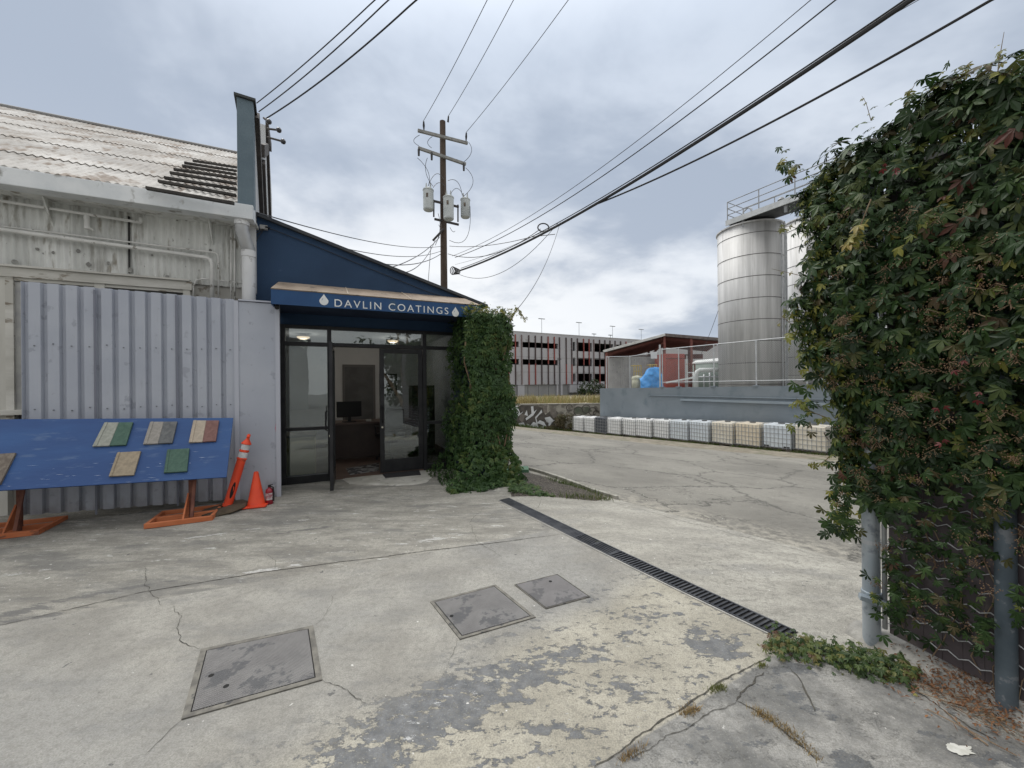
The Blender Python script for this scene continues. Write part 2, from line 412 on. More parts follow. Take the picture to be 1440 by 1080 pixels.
# paler door slab, planting bed
def patch(px, lift, name, m_, edge=.0, jit=.0, kind='structure', h=0):
    P_ = [G(*p) for p in px]; Q = []
    for a, b in zip(P_, P_[1:]+P_[:1]):
        k = max(1, int((b-a).length/.08))
        for i in range(k):
            q = a.lerp(b, i/k); Q.append((q.x+rnd.uniform(-jit, jit), q.y+rnd.uniform(-jit, jit)))
    c_ = (sum(q[0] for q in Q)/len(Q), sum(q[1] for q in Q)/len(Q)); n = len(Q); v = []; f = []
    K = 6
    for k in range(K+1):
        t = k/K
        for q in Q:
            x_ = c_[0]+(q[0]-c_[0])*(1-t*.98); y_ = c_[1]+(q[1]-c_[1])*(1-t*.98)
            v.append((x_, y_, gz(x_, y_)+(lift if k else -.01)+h*sm(t, 0, .6)*(.6+.8*mnoise.noise(Vector((x_*3, y_*3, 0))))))
    for k in range(K):
        for i in range(n): f.append((k*n+i, k*n+(i+1) % n, (k+1)*n+(i+1) % n, (k+1)*n+i))
    f.append(tuple(K*n+i for i in range(n)))
    mb = MB(); mb.add(v, f); o = mb.build(name, m_, smooth=bool(h)); tag(o, kind=kind); return o
MSLAB = mat('door_slab_concrete', (.36, .35, .31), (.50, .49, .45), 3, .9, bump=.4, bscale=60, c3=(.25, .245, .22), s3=9)
patch([(472, 671), (479, 677), (487, 682), (520, 683), (558, 684.5), (585, 683), (604, 679.5), (622, 660), (600, 655), (534, 662), (470, 667)], .012, 'entrance_slab', MSLAB, jit=.012)
MGRAV = mat('bed_gravel', (.025, .021, .018), (.12, .105, .085), 55, .95, bump=1.0, bscale=60, lo=.4, hi=.62, c3=(.30, .27, .22), s3=90, t3=(.62, .68))
patch([(716, 668), (736, 662), (760, 668), (790, 678), (830, 690), (862, 701), (845, 706), (800, 702), (760, 699), (716, 700)], .01, 'planting_bed', MGRAV, jit=.02, h=.04)
kb = MB()
for a, b in zip([(738, 659), (760, 665), (785, 673), (812, 683), (838, 693)], [(760, 665), (785, 673), (812, 683), (838, 693), (868, 702)]):
    kb.bar(G(*a)+Vector((0, 0, .02)), G(*b)+Vector((0, 0, .018)), .06, .06)
tag(kb.build('bed_kerb', mat('kerb_conc', (.20, .19, .16), (.36, .35, .31), 8, .9, bump=.3)), kind='structure')
# upper ground behind the graffiti wall and the raised tank yard
ug = MB(); base_ = 31.1
ug.add([(-80, base_, -.15), (9, base_, -.15), (9, 45, -.6), (-80, 45, -.6), (-80, 400, -1.2), (300, 400, -1.2), (300, 45, -.6)],
       [(0, 1, 2, 3), (3, 2, 6, 5, 4)])
tag(ug.build('upper_lot', mat('dry_soil', (.20, .17, .11), (.34, .30, .20), 1.5, .95, c3=(.12, .14, .06), s3=2)), kind='structure')
WB = Vector((13.5, 16.05, 0))              # tank yard wall line
def wl(s_, off=0.0, z_=0.0): return Vector((13.5-.5*s_+.866*off, 16.05+.866*s_+.5*off, z_))
def wtop(s_): return 1.43-.0135*s_-.0
yd = MB()
yd.prism([wl(14.25, .21, 1.16), wl(-12, .21, 1.16), wl(-12, 30, 1.16), wl(14.25, 30, 1.16)], (0, 0, -.3))
tag(yd.build('tank_yard_slab', mat('yard_slab', (.22, .22, .21), (.3, .3, .28), 1, .9)), kind='structure')
# ================================================================ UTILITY COVERS AND DRAIN
def tread(name, c1, c2, pitch, c3):
    m_ = bpy.data.materials.new(name); m_.use_nodes = True
    T = NT(m_.node_tree); bs = T.n['Principled BSDF']; P = T.coord()
    q = T.mapv(P, (1, 1, 1), (0, 0, R(20)))
    X, Y, _ = T.sep(q)
    a = T.m('MULTIPLY', T.m('SINE', T.m('MULTIPLY', T.m('ADD', X, Y), 6.283/pitch)), T.m('SINE', T.m('MULTIPLY', T.m('SUBTRACT', X, Y), 6.283/pitch)))
    c = T.mix(T.ss(T.noise(P, 5, 6, .65), .3, .7), c1, c2)
    c = T.mix(T.m('MULTIPLY', T.ss(a, .1, .6), .45), c, (.36, .35, .34))
    c = T.mix(T.m('MULTIPLY', T.ss(T.noise(T.vadd(P, (3, 1, 0)), 5, 8, .7), .55, .60), .8), c, c3)
    T.put(bs.inputs['Base Color'], c); bs.inputs['Roughness'].default_value = .6; bs.inputs['Metallic'].default_value = .25
    T.l.new(T.bump(a, .8, .004), bs.inputs['Normal'])
    return m_
MTR = tread('cover_tread', (.17, .165, .165), (.24, .235, .23), .018, (.115, .118, .125))
MTR2 = tread('cover_fibre', (.21, .20, .20), (.28, .27, .27), .012, (.15, .15, .155))
MFR = mat('cover_rim', (.10, .095, .085), (.19, .18, .155), 12, .8, c3=(.06, .06, .06), s3=14)
MHOLE = mat('hole_black', (.01, .01, .01), rough=.9)
def cover(px, name, label, rimw, m1, holes=()):
    P_ = [G(*p) for p in px]; c_ = sum(P_, Vector())/4
    t = thing(name, label, 'utility cover', c_)
    def inset(w_):
        out = []
        for i in range(4):
            a = P_[i-1]; b = P_[i]; d = P_[(i+1) % 4]
            e1 = (a-b).normalized(); e2 = (d-b).normalized()
            out.append(b+(e1+e2)*w_)
        return out
    I = inset(rimw); I2 = inset(rimw+.006)
    rm = MB()
    for i in range(4):
        j = (i+1) % 4
        rm.prism([P_[i], P_[j], I[j], I[i]], (0, 0, .007))
    rm.build('rim', MFR, t)
    gp = MB(); gp.prism([p+Vector((0, 0, .0015)) for p in I], (0, 0, .0015)); gp.build('gap', MHOLE, t)
    pl_ = MB(); pl_.prism([p+Vector((0, 0, -.002)) for p in I2], (0, 0, .010)); pl_.build('lid', m1, t)
    for h in holes:
        hb = MB(); q = G(*h); hb.cyl(q+Vector((0, 0, .0085)), q+Vector((0, 0, .0095)), .014, n=10); hb.build('lift_hole', MHOLE, t)
cover([(282.5, 914), (440.6, 880.5), (453.5, 957), (255, 1013)], 'utility_cover', 'largest diamond-plate utility cover in the concrete, nearest the left bottom corner', .03, MTR, [(297, 952), (318, 967)])
cover([(604.8, 847), (697, 823), (753.5, 868.7), (646.8, 900)], 'utility_cover', 'middle square steel utility cover beside the peeled paint, with a worn raised rim', .022, MTR, [(635, 868)])
cover([(723.3, 823), (784, 808), (830, 840), (767.3, 857)], 'utility_cover', 'smallest smooth grey utility cover, set between the square cover and the trench drain', .006, MTR2, [(774, 819)])
# trench drain
a0, a1 = G(698.7, 703.7), G(719, 702); b0, b1 = G(1107.5, 901), G(1118.7, 892)
L0 = (a0+a1)/2; L1 = (b0+b1)/2; dd_ = (L1-L0).normalized(); nd_ = Vector((-dd_.y, dd_.x, 0)).normalized(); LL = (L1-L0).length
dt_ = thing('trench_drain', 'long straight trench drain with dark slotted steel grates crossing the concrete', 'drain', L0)
def dp(s_, o_, z_=0):
    p = L0+dd_*s_+nd_*o_; return Vector((p.x, p.y, gz(p.x, p.y)+z_))
DW = .085
ch = MB(); N_ = 40
for i in range(N_):
    ch.add([dp(LL*i/N_, -DW, .003), dp(LL*i/N_, DW, .003), dp(LL*(i+1)/N_, DW, .003), dp(LL*(i+1)/N_, -DW, .003)], [(0, 3, 2, 1)])
ch.build('channel', mat('drain_dark', (.008, .008, .009), (.02, .02, .02), 10, .9), dt_)
for sg in (-1, 1):
    fr_ = MB()
    for i in range(N_): fr_.bar(dp(LL*i/N_, sg*DW, .004), dp(LL*(i+1)/N_, sg*DW, .004), .014, .010)
    fr_.build('frame', mat('drain_frame', (.30, .30, .29), (.42, .41, .38), 9, .8), dt_)
MGRT = mat('grate_iron', (.035, .038, .045), (.075, .078, .085), 8, .55, metal=.5)
nseg = 7
for k in range(nseg):
    s0 = LL*k/nseg+.006; s1 = LL*(k+1)/nseg-.006
    gm_ = MB()
    for o_ in (-DW+.012, DW-.012): gm_.bar(dp(s0, o_, .008), dp(s1, o_, .008), .014, .012)
    if k == 3:
        for o_ in (-.045, -.015, .015, .045): gm_.bar(dp(s0, o_, .008), dp(s1, o_, .008), .012, .010)
        for e in (s0, (s0+s1)/2, s1): gm_.bar(dp(e, -DW+.01, .007), dp(e, DW-.01, .007), .02, .01)
    elif k < 3:
        q = s0
        while q < s1: gm_.bar(dp(q, -DW+.01, .007), dp(q, DW-.01, .007), .019, .010); q += .026
    else:
        q = s0
        while q < s1: gm_.bar(dp(q, -DW+.01, .007), dp(q+.012, DW-.01, .007), .014, .010); q += .034
    gm_.build('grate', MGRT, dt_)
# ================================================================ STREET FRONT BUILDING
def lp(t, o, z): return FM @ Vector((t, -o, z))       # along front, towards street, height
MBLUE = mat('stucco_blue', (.011, .036, .084), (.017, .048, .106), 1.2, .8, bump=.25, bscale=90, c3=(.045, .085, .16), s3=6, t3=(.64, .8))
MBLACK = mat('dark_bronze_frame', (.012, .013, .016), (.022, .023, .026), 6, .45, metal=.3)
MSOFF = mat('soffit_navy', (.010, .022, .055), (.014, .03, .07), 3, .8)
MINT = mat('interior_plaster', (.70, .72, .73), (.74, .76, .77), 2, .9)
def glass_mat(name, tint=(.80, .86, .84), fac=1.0):
    m_ = bpy.data.materials.new(name); m_.use_nodes = True
    T = NT(m_.node_tree); T.n.clear()
    fr = T.new('ShaderNodeFresnel'); fr.inputs[0].default_value = 1.6
    tr = T.new('ShaderNodeBsdfTransparent'); tr.inputs[0].default_value = (*tint, 1)
    gl = T.new('ShaderNodeBsdfGlossy'); gl.inputs['Roughness'].default_value = .01; gl.inputs[0].default_value = (.9, .95, .95, 1)
    T.l.new(T.bump(T.noise(T.coord(), 2.2, 2), .05, .02), gl.inputs['Normal'])
    mx = T.new('ShaderNodeMixShader'); T.put(mx.inputs[0], T.m('MULTIPLY_ADD', fr.outputs[0], .9*fac, .06*fac))
    T.l.new(tr.outputs[0], mx.inputs[1]); T.l.new(gl.outputs[0], mx.inputs[2])
    o = T.new('ShaderNodeOutputMaterial'); T.l.new(mx.outputs[0], o.inputs[0])
    return m_
MGL = glass_mat('window_glass', (.66, .70, .72), 1.25)
tL, tR = tz(398, 560)[0], .93
tM1 = tz(464, 560)[0]; tD0 = tz(534, 560)[0]; tD1 = tz(597, 560)[0]
FLZ = .085
zT = tz(398, 456)[1]; zTb = tz(398, 480)[1]                       # transom top / bottom
zD = tz(565, 486)[1]
tW = tz(357, 300)[0]                                           # where blue wall meets the old warehouse
print('t', tL, tM1, tD0, tD1, tW, 'z', zT, zTb, zD)
zG0 = tz(357, 303)[1]; zG1 = tz(660, 423)[1]
tG1 = tz(660, 423)[0]
def slope(t): return zG0+(zG1-zG0)*(t-tW)/(tG1-tW)
shop = thing('paint_shop', 'low blue stucco shop with sloping roof line, dark glazed front and open door', 'shop', lp(-1, 0, 0), FA)
mb = MB()
th = .18
mb.prism([lp(tW, 0, zT+.0), lp(tR, 0, zT+.0), lp(tR, 0, slope(tR)), lp(tW, 0, slope(tW))], FN*-th)
mb.build('gable_wall', MBLUE, shop)
mb = MB()   # side wall, left side strip, right side strip
mb.b2(lp(0, 0, 0), lp(0, 0, 0)) if 0 else None
mb.prism([lp(tR, -.002, -.3), lp(tR+.18, -.002, -.3), lp(tR+.18, -.002, slope(tR)), lp(tR, -.002, slope(tR))], FN*-4.8)
mb.build('side_wall', MBLUE, shop)
mb = MB(); mb.prism([lp(tW-.1, -.01, -.1), lp(tL-.01, -.01, -.1), lp(tL-.01, -.01, zT-.001), lp(tW-.1, -.01, zT-.001)], FN*-.15); mb.build('return_wall', MBLUE, shop)
mb = MB(); mb.prism([lp(tL-.3, -4.8, -.1), lp(tR+.18, -4.8, -.1), lp(tR+.18, -4.8, slope(tR)), lp(tL-.3, -4.8, slope(tR)+.6)], FN*-.15); mb.build('rear_wall', MBLUE, shop)
# roof with thin dark drip edge
mb = MB(); mb.prism([lp(tW, .06, slope(tW)), lp(tR+.3, .06, slope(tR+.3)), lp(tR+.3, .06, slope(tR+.3)+.05), lp(tW, .06, slope(tW)+.05)], FN*-5.1)
mb.build('roof', mat('roof_felt', (.03, .035, .045), (.05, .055, .06), 4, .8), shop)
# interior shell
D = 4.5
mb = MB(); mb.b2((0, 0, 0), (0, 0, 0)) if 0 else None
mb.add([lp(tL-.6, -.16, 2.72), lp(tR, -.16, 2.72), lp(tR, -D, 2.72), lp(tL-.6, -D, 2.72)], [(0, 1, 2, 3)]); mb.build('ceiling', MINT, shop)
mb = MB(); mb.prism([lp(tL-.6, -D, 0), lp(tR, -D, 0), lp(tR, -D, 2.72), lp(tL-.6, -D, 2.72)], FN*-.1); mb.build('back_wall', MINT, shop)
mb = MB(); mb.prism([lp(tL-.6, -.17, 0), lp(tL-.6, -D, 0), lp(tL-.6, -D, 2.72), lp(tL-.6, -.17, 2.72)], FD*-.1); mb.build('left_wall', MINT, shop)
mb = MB(); mb.prism([lp(tR-.012, -.17, 0), lp(tR-.012, -D, 0), lp(tR-.012, -D, 2.72), lp(tR-.012, -.17, 2.72)], FD*.008); mb.build('right_wall', MINT, shop)
mb = MB(); mb.prism([lp(tL-.6, -.0, FLZ-.1), lp(tR, -.0, FLZ-.1), lp(tR, -D, FLZ-.1), lp(tL-.6, -D, FLZ-.1)], (0, 0, .1))
mb.build('floor', mat('floor_brown', (.075, .045, .035), (.11, .07, .055), 3, .6), shop)
# inner door on the back wall
bd = MB()
tb = rp(505, 540, lp(0, -D, 0), FN); tb = (tb-FO).dot(FD)
for a, b in (((tb-.42, 0), (tb-.36, 2.1)), ((tb+.36, 0), (tb+.42, 2.1)), ((tb-.42, 2.1), (tb+.42, 2.17))):
    bd.prism([lp(a[0], -D+.03, a[1]), lp(b[0], -D+.03, a[1]), lp(b[0], -D+.03, b[1]), lp(a[0], -D+.03, b[1])], FN*-.028)
bd.build('inner_door_frame', mat('frame_grey', (.20, .20, .20)), shop)
bd = MB(); bd.prism([lp(tb-.36, -D+.012, .09), lp(tb+.36, -D+.012, .09), lp(tb+.36, -D+.012, 2.1), lp(tb-.36, -D+.012, 2.1)], FN*-.01)
bd.build('inner_door', mat('inner_door_grey', (.12, .125, .13), (.16, .165, .17), 3, .6), shop)
# unseen block added inside the creeper to stop light passing through
mb = MB(); mb.prism([lp(.55, .02, -.3), lp(1.05, .02, -.3), lp(1.05, .02, 2.65), lp(.55, .02, 2.6)], FN*1.05)
mb.build('creeper_core', MSOFF, shop)
# storefront frame
def rect(mb, t0, t1, z0, z1, o0=.03, o1=-.09):
    mb.prism([lp(t0, o0, z0), lp(t1, o0, z0), lp(t1, o0, z1), lp(t0, o0, z1)], FN*(o1-o0))
tE = .62
fb = MB()
rect(fb, tL-.03, tL+.035, FLZ-.08, zT); rect(fb, tM1-.035, tM1+.03, FLZ-.08, zT); rect(fb, tD1-.03, tD1+.035, FLZ-.08, zT); rect(fb, tE, tE+.06, FLZ-.08, zT)
segs_ = ((tL+.035, tM1-.035), (tM1+.03, tD1-.03), (tD1+.035, tE))
for a, b in segs_:
    rect(fb, a, b, zT-.05, zT, .025, -.085)
    rect(fb, a, b, zTb-.06, zTb, .025, -.085)
for a, b in (segs_[0], segs_[2]):
    rect(fb, a, b, FLZ-.08, FLZ+.09, .025, -.085); zr = FLZ+.83
    rect(fb, a, b, zr-.025, zr+.025, .02, -.08)
fb.build('shopfront_frame', MBLACK, shop, bevel=.003)
def pane(a, b, z0, z1, parent=None, n='pane'):
    p = MB(); p.prism([lp(a, -.03, z0), lp(b, -.03, z0), lp(b, -.03, z1), lp(a, -.03, z1)], FN*-.008); return p.build(n, MGL, parent or shop)
for a, b in segs_: pane(a, b, zTb, zT-.05)
for a, b in (segs_[0], segs_[2]): pane(a, b, FLZ+.09, zr-.025); pane(a, b, zr+.025, zTb-.06)
def door_leaf(M, wd, hh, name, flip):
    """leaf in local frame: x 0..wd, y thickness, z 0..hh"""
    f_ = MB(); s_ = .075; t_ = .045
    f_.b2((0, 0, 0), (s_, t_, hh), M); f_.b2((wd-s_, 0, 0), (wd, t_, hh), M)
    f_.b2((s_, .001, hh-.075), (wd-s_, t_-.001, hh), M); f_.b2((s_, .001, 0), (wd-s_, t_-.001, .22), M)
    d = f_.build(name, MBLACK, shop, bevel=.003)
    p = MB(); p.b2((s_, .018, .22), (wd-s_, .026, hh-.075), M); p.build('pane', MGL, d)
    h = MB(); xh = s_/2 if flip else wd-s_/2
    h.tube([M @ Vector((xh, 0, .85)), M @ Vector((xh, -.05, .87)), M @ Vector((xh, -.05, 1.13)), M @ Vector((xh, 0, 1.15))], .011, 8); h.build('handle', mat('handle_black', (.02, .02, .022), rough=.35, metal=.6), d)
    k = MB(); k.cyl(M @ Vector((xh, -.006, .78)), M @ Vector((xh, .002, .78)), .016); k.build('lock', mat('lock_metal', (.6, .58, .5), rough=.3, metal=1), d)
    return d
hD = zTb-.06-.01-FLZ-.012
Md = Matrix.Translation(lp(tD0, .01, FLZ+.012)) @ Matrix.Rotation(FA, 4, 'Z')
door_leaf(Md, tD1-.03-tD0-.004, hD, 'door', True)
# open leaf, hinged at the left mullion, swung out to the street
hp = lp(tM1+.032, .03, FLZ+.012); tip = G(466, 686)
ang = math.atan2(tip.y-hp.y, tip.x-hp.x)
Mo = Matrix.Translation(hp) @ Matrix.Rotation(ang, 4, 'Z')
tag(door_leaf(Mo, .86, hD, 'door', False), 'door leaf standing open towards the street')
# awning
o_ = .9
aL = tz(381, 420, o_)[0]; aR = tz(676, 440, o_)[0]
zA0 = tz(381, 427, o_)[1]; zA1 = tz(381, 405.5, o_)[1]; zA2 = tz(383, 395.5, 0)[1]
print('awn', aL, aR, zA0, zA1, zA2, tz(676, 449.5, o_), tz(676, 433, o_), tz(663, 425))
aw = MB()
MAWN = mat('awning_blue', (.010, .052, .150), (.015, .068, .18), 2.5, .7, bump=.15, bscale=25, c3=(.03, .075, .14), s3=5, stretch=(1, 1, .4))
MDIRT = mat('awning_dirty_top', (.20, .155, .115), (.30, .24, .185), 3, .85, stretch=(1, .35, 1), c3=(.12, .10, .085), s3=7)
aw.prism([lp(aL, o_, zA0), lp(aR, o_, zA0), lp(aR, o_, zA1), lp(aL, o_, zA1)], FN*-.025)
va = aw.build('awning_valance', MAWN, shop)
aw = MB()
aw.prism([lp(aL, o_+.012, zA1+.004), lp(aL, .004, zA2), lp(aL, .004, zA2-.03), lp(aL, o_-.012, zA1-.02)], FD*(aR-aL)); aw.build('awning_top', MDIRT, shop)
for t_ in (aL+.0, aR-.02):
    aw = MB(); aw.prism([lp(t_, o_-.026, zA0), lp(t_, o_-.026, zA1-.02), lp(t_, .004, zA2-.035), lp(t_, .004, zA0)], FD*.02); aw.build('awning_cheek', MAWN, shop)
aw = MB()
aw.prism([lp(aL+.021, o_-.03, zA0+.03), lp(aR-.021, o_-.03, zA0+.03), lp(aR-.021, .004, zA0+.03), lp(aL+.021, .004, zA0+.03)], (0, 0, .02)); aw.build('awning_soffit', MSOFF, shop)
# seams in the awning top
for t_ in (aL+(aR-aL)*.32, aL+(aR-aL)*.62):
    sm_ = MB(); sm_.bar(lp(t_, o_, zA1+.012), lp(t_, .01, zA2+.006), .012, .006); sm_.build('seam', mat('seam_pale', (.42, .36, .28)), shop)
# lettering
MWH = mat('sign_white', (.72, .74, .74), (.62, .64, .64), 6, .6)
def text(s_, t0, t1, z0, cap, o, name='lettering'):
    cu = bpy.data.curves.new('t', 'FONT'); cu.body = s_; cu.size = 1; cu.extrude = 0; cu.space_character = 1.28
    ob = bpy.data.objects.new('t', cu); COL.objects.link(ob)
    bpy.context.view_layer.update()
    me = bpy.data.meshes.new_from_object(ob.evaluated_get(bpy.context.evaluated_depsgraph_get()))
    vs = [v.co.copy() for v in me.vertices]; fs = [tuple(p.vertices) for p in me.polygons]
    x0 = min(v.x for v in vs); x1 = max(v.x for v in vs); y1 = max(v.y for v in vs); y0 = min(v.y for v in vs)
    out = [lp(t0+(v.x-x0)/(x1-x0)*(t1-t0), o, z0+v.y/.73*cap) for v in vs]
    m2 = MB(); k = len(out); m2.add(out, fs)
    r = m2.build(name, MWH, shop)
    bpy.data.objects.remove(ob); bpy.data.meshes.remove(me)
    return r
OL = o_+.004
t0 = tz(470.5, 424, OL)[0]; t1 = tz(630.5, 438, OL)[0]
zl0 = tz(471, 429.3, OL)[1]; zl1 = tz(471, 417.3, OL)[1]
print('txt', t0, t1, zl0, zl1, tz(628, 443.5, OL), tz(628, 434, OL))
zmid = .5*(zl0+tz(628, 443.3, OL)[1])
text('DAVLIN COATINGS', t0, t1, zmid, .112, OL)
for u_, v_ in ((455.5, 422), (640.5, 439)):
    tc, zc_ = tz(u_, v_, OL); pts = []
    for i in range(40):
        a = 2*math.pi*i/40
        x_ = math.sin(a)*.058; y_ = -math.cos(a)*.060-.012
        if y_ > .0: x_ *= max(0, 1-(y_/.055))**.9; y_ *= 1.75
        pts.append((x_, y_))
    d_ = MB(); d_.add([lp(tc+p[0], OL, zc_+p[1]) for p in pts], [tuple(range(40))]); dr_ = d_.build('drop_emblem', MWH, shop)
    d_ = MB(); q = [(-.030, -.005), (-.022, .012), (-.010, .030), (-.014, .012), (-.024, -.006)]
    d_.add([lp(tc+p[0], OL+.002, zc_+p[1]) for p in q], [tuple(range(5))]); d_.build('drop_highlight', mat('emblem_blue', (.25, .36, .5)), dr_)
# ceiling lamps (lit)
ml = bpy.data.materials.new('lamp_glass'); ml.use_nodes = True; b_ = ml.node_tree.nodes['Principled BSDF']
b_.inputs['Base Color'].default_value = (.9, .8, .65, 1); b_.inputs['Emission Color'].default_value = (1, .72, .45, 1); b_.inputs['Emission Strength'].default_value = 1.5
MLR = mat('lamp_rim', (.45, .42, .38), rough=.4)
for k, (u_, v_) in enumerate(((426.5, 472), (552.5, 477.5))):
    a, b = un(u_, v_); Y_ = (2.68-CZ)/b
    p = Vector((a*Y_, Y_, 0)); l_ = thing('ceiling_lamp', 'lit warm dome ceiling lamp seen through the transom, %s' % ('left of the two' if k == 0 else 'right of the two, above the door'), 'lamp', (p.x, p.y, 2.64), group='dome lamps inside the shop')
    q = MB(); q.lathe([(.0, 2.60), (.07, 2.605), (.115, 2.63), (.13, 2.66)], 24, Matrix.Translation((p.x, p.y, 0))); q.build('lamp_shade', ml, l_, smooth='all')
    pd_ = bpy.data.lights.new('lamp_bulb', 'POINT'); pd_.energy = 4.5; pd_.color = (1, .90, .78); pd_.shadow_soft_size = .1
    po_ = bpy.data.objects.new('lamp_bulb', pd_); COL.objects.link(po_); po_.location = (0, 0, -.12); po_.parent = l_
    q = MB(); q.lathe([(.135, 2.655), (.14, 2.665), (.14, 2.68), (.06, 2.70), (.06, 2.719)], 24, Matrix.Translation((p.x, p.y, 0))); q.build('fitting', MLR, l_, smooth=True)
# interior furniture
def LM(t, o, z, r=0): return FM @ Matrix.Translation((t, -o, z)) @ Matrix.Rotation(r, 4, 'Z')
MDK = mat('desk_wood', (.045, .028, .024), (.06, .04, .032), 4, .5)
p = rp(512, 600, lp(0, -1.7, 0), FN); td = (p-FO).dot(FD)
dk = thing('reception_desk', 'dark wood reception desk inside the open door', 'desk', lp(td+.2, -2.0, FLZ), FA)
M_ = LM(td+.2, -2.0, FLZ)
q = MB(); q.b2((-.85, -.38, .71), (.85, .38, .75), M_); q.build('tabletop', mat('desk_top', (.10, .06, .045), rough=.35), dk, bevel=.004)
q = MB(); q.b2((-.80, -.32, 0), (-.77, .32, .71), M_); q.build('side_panel', MDK, dk)
q = MB(); q.b2((.77, -.32, 0), (.80, .32, .71), M_); q.build('side_panel', MDK, dk)
q = MB(); q.b2((-.768, -.31, .02), (.768, -.28, .709), M_); q.build('front_panel', MDK, dk)
M_ = LM(td-.28, -1.9, FLZ+.75, R(12))
mo = thing('computer_monitor', 'black computer monitor seen from behind on the reception desk', 'monitor', M_.translation, FA)
MMB = mat('monitor_black', (.012, .012, .014), rough=.4)
q = MB(); q.b2((-.25, -.03, .10), (.25, .015, .43), M_); q.build('screen', MMB, mo, bevel=.01)
q = MB(); q.b2((-.03, -.03, .01), (.03, .0, .2), M_); q.build('neck', MMB, mo)
q = MB(); q.b2((-.12, -.09, 0), (.12, .09, .012), M_); q.build('foot', MMB, mo)
M_ = LM(td+.1, -1.85, FLZ+.75)
q = MB(); q.b2((-.06, -.05, 0), (.06, .05, .03), M_); q.b2((-.03, -.03, .03), (.05, .03, .04), M_)
tag(q.build('card_box', mat('card_white', (.55, .54, .5)), bevel=.003), 'small pale card holder beside the monitor on the desk', 'card holder')
# framed picture on back wall, chair, shelf, cream cabinet, rug, doormat
def backpt(u, v, o=-D+.03): p = rp(u, v, lp(0, o, 0), FN); return (p-FO).dot(FD), p.z
tp, zp = backpt(546, 541)
pic = thing('framed_picture', 'black framed picture of a pale oval on the back wall of the shop', 'picture', lp(tp, -D+.03, zp), FA)
q = MB()
for a in ((-.24, -.31, .24, -.27), (-.24, .27, .24, .31), (-.24, -.27, -.2, .27), (.2, -.27, .24, .27)):
    q.prism([lp(tp+a[0], -D+.035, zp+a[1]), lp(tp+a[2], -D+.035, zp+a[1]), lp(tp+a[2], -D+.035, zp+a[3]), lp(tp+a[0], -D+.035, zp+a[3])], FN*-.03)
q.build('frame', MMB, pic)
q = MB(); q.prism([lp(tp-.2, -D+.015, zp-.27), lp(tp+.2, -D+.015, zp-.27), lp(tp+.2, -D+.015, zp+.27), lp(tp-.2, -D+.015, zp+.27)], FN*-.008)
q.build('mount', mat('mount_white', (.35, .36, .36)), pic)
q = MB(); q.prism([lp(tp-.12, -D+.022, zp-.17), lp(tp+.12, -D+.022, zp-.17), lp(tp+.12, -D+.022, zp+.17), lp(tp-.12, -D+.022, zp+.17)], FN*-.004)
q.build('print', mat('print_dark', (.05, .05, .055), (.25, .22, .17), 9, .6, lo=.5, hi=.6), pic)
MCB = mat('cabinet_cream', (.80, .68, .38), (.84, .73, .44), 2, .7)
tc = (rp(420, 640, lp(0, -.6, 0), FN)-FO).dot(FD)
M_ = LM(tc-.10, -.50, FLZ)
cb = thing('counter_box', 'cream boxy counter behind the lower left window pane', 'counter', M_.translation, FA)
q = MB(); q.b2((-.36, -.3, 0), (.36, .3, .68), M_); q.build('body', MCB, cb, bevel=.006)
q = MB(); q.b2((-.38, -.32, .68), (.38, .32, .71), M_); q.build('top', mat('cabinet_top', (.5, .45, .34)), cb, bevel=.004)
M_ = LM(tD1+.35, -1.9, FLZ)
sh = thing('bookshelf', 'dark tall bookshelf at the right end inside the shop', 'shelf', M_.translation, FA)
q = MB(); q.b2((-.25, -.2, 0), (-.22, .2, 1.5), M_); q.b2((.22, -.2, 0), (.25, .2, 1.5), M_); q.b2((-.22, .17, 0), (.22, .2, 1.5), M_); q.build('case', MDK, sh)
for z_ in (.05, .45, .85, 1.2, 1.47): q = MB(); q.b2((-.219, -.19, z_), (.219, .169, z_+.025), M_); q.build('shelf', MDK, sh)
M_ = LM(tD0+.35, -1.45, FLZ, R(200))
oc = thing('office_chair', 'black office chair behind the closed glass door leaf', 'chair', M_.translation, FA)
MCH = mat('chair_black', (.02, .02, .022), rough=.6)
q = MB(); q.b2((-.23, -.23, .44), (.23, .23, .52), M_); q.build('seat', MCH, oc, bevel=.03)
q = MB(); q.b2((-.21, .2, .6), (.21, .26, 1.02), M_); q.build('backrest', MCH, oc, bevel=.03)
q = MB(); q.cyl(M_ @ Vector((0, 0, .08)), M_ @ Vector((0, 0, .44)), .025); q.b2((-.02, .22, .5), (.02, .25, .62), M_); q.build('post', MCH, oc)
q = MB()
for k in range(5):
    a = k*1.2566; q.bar(M_ @ Vector((0, 0, .08)), M_ @ Vector((.28*math.cos(a), .28*math.sin(a), .05)), .03, .025); q.cyl(M_ @ Vector((.28*math.cos(a), .28*math.sin(a), .0)), M_ @ Vector((.28*math.cos(a), .28*math.sin(a), .05)), .022, n=8)
q.build('base', MCH, oc)
for sx in (-1, 1): q = MB(); q.tube([M_ @ Vector((sx*.25, -.1, .5)), M_ @ Vector((sx*.27, -.1, .68)), M_ @ Vector((sx*.27, .15, .68)), M_ @ Vector((sx*.24, .2, .6))], .015, 6); q.build('armrest', MCH, oc)
def flat(px, name, label, cat, m_, z=None, hh=.012, lift=.013):
    if z is None: P_ = [G(*p)+Vector((0, 0, lift)) for p in px]
    else: P_ = [Vector((p.x, p.y, z)) for p in (rp(u, v, (0, 0, z), (0, 0, 1)) for u, v in px)]
    q = MB(); q.prism(P_, (0, 0, hh)); return tag(q.build(name, m_, bevel=.003), label, cat)
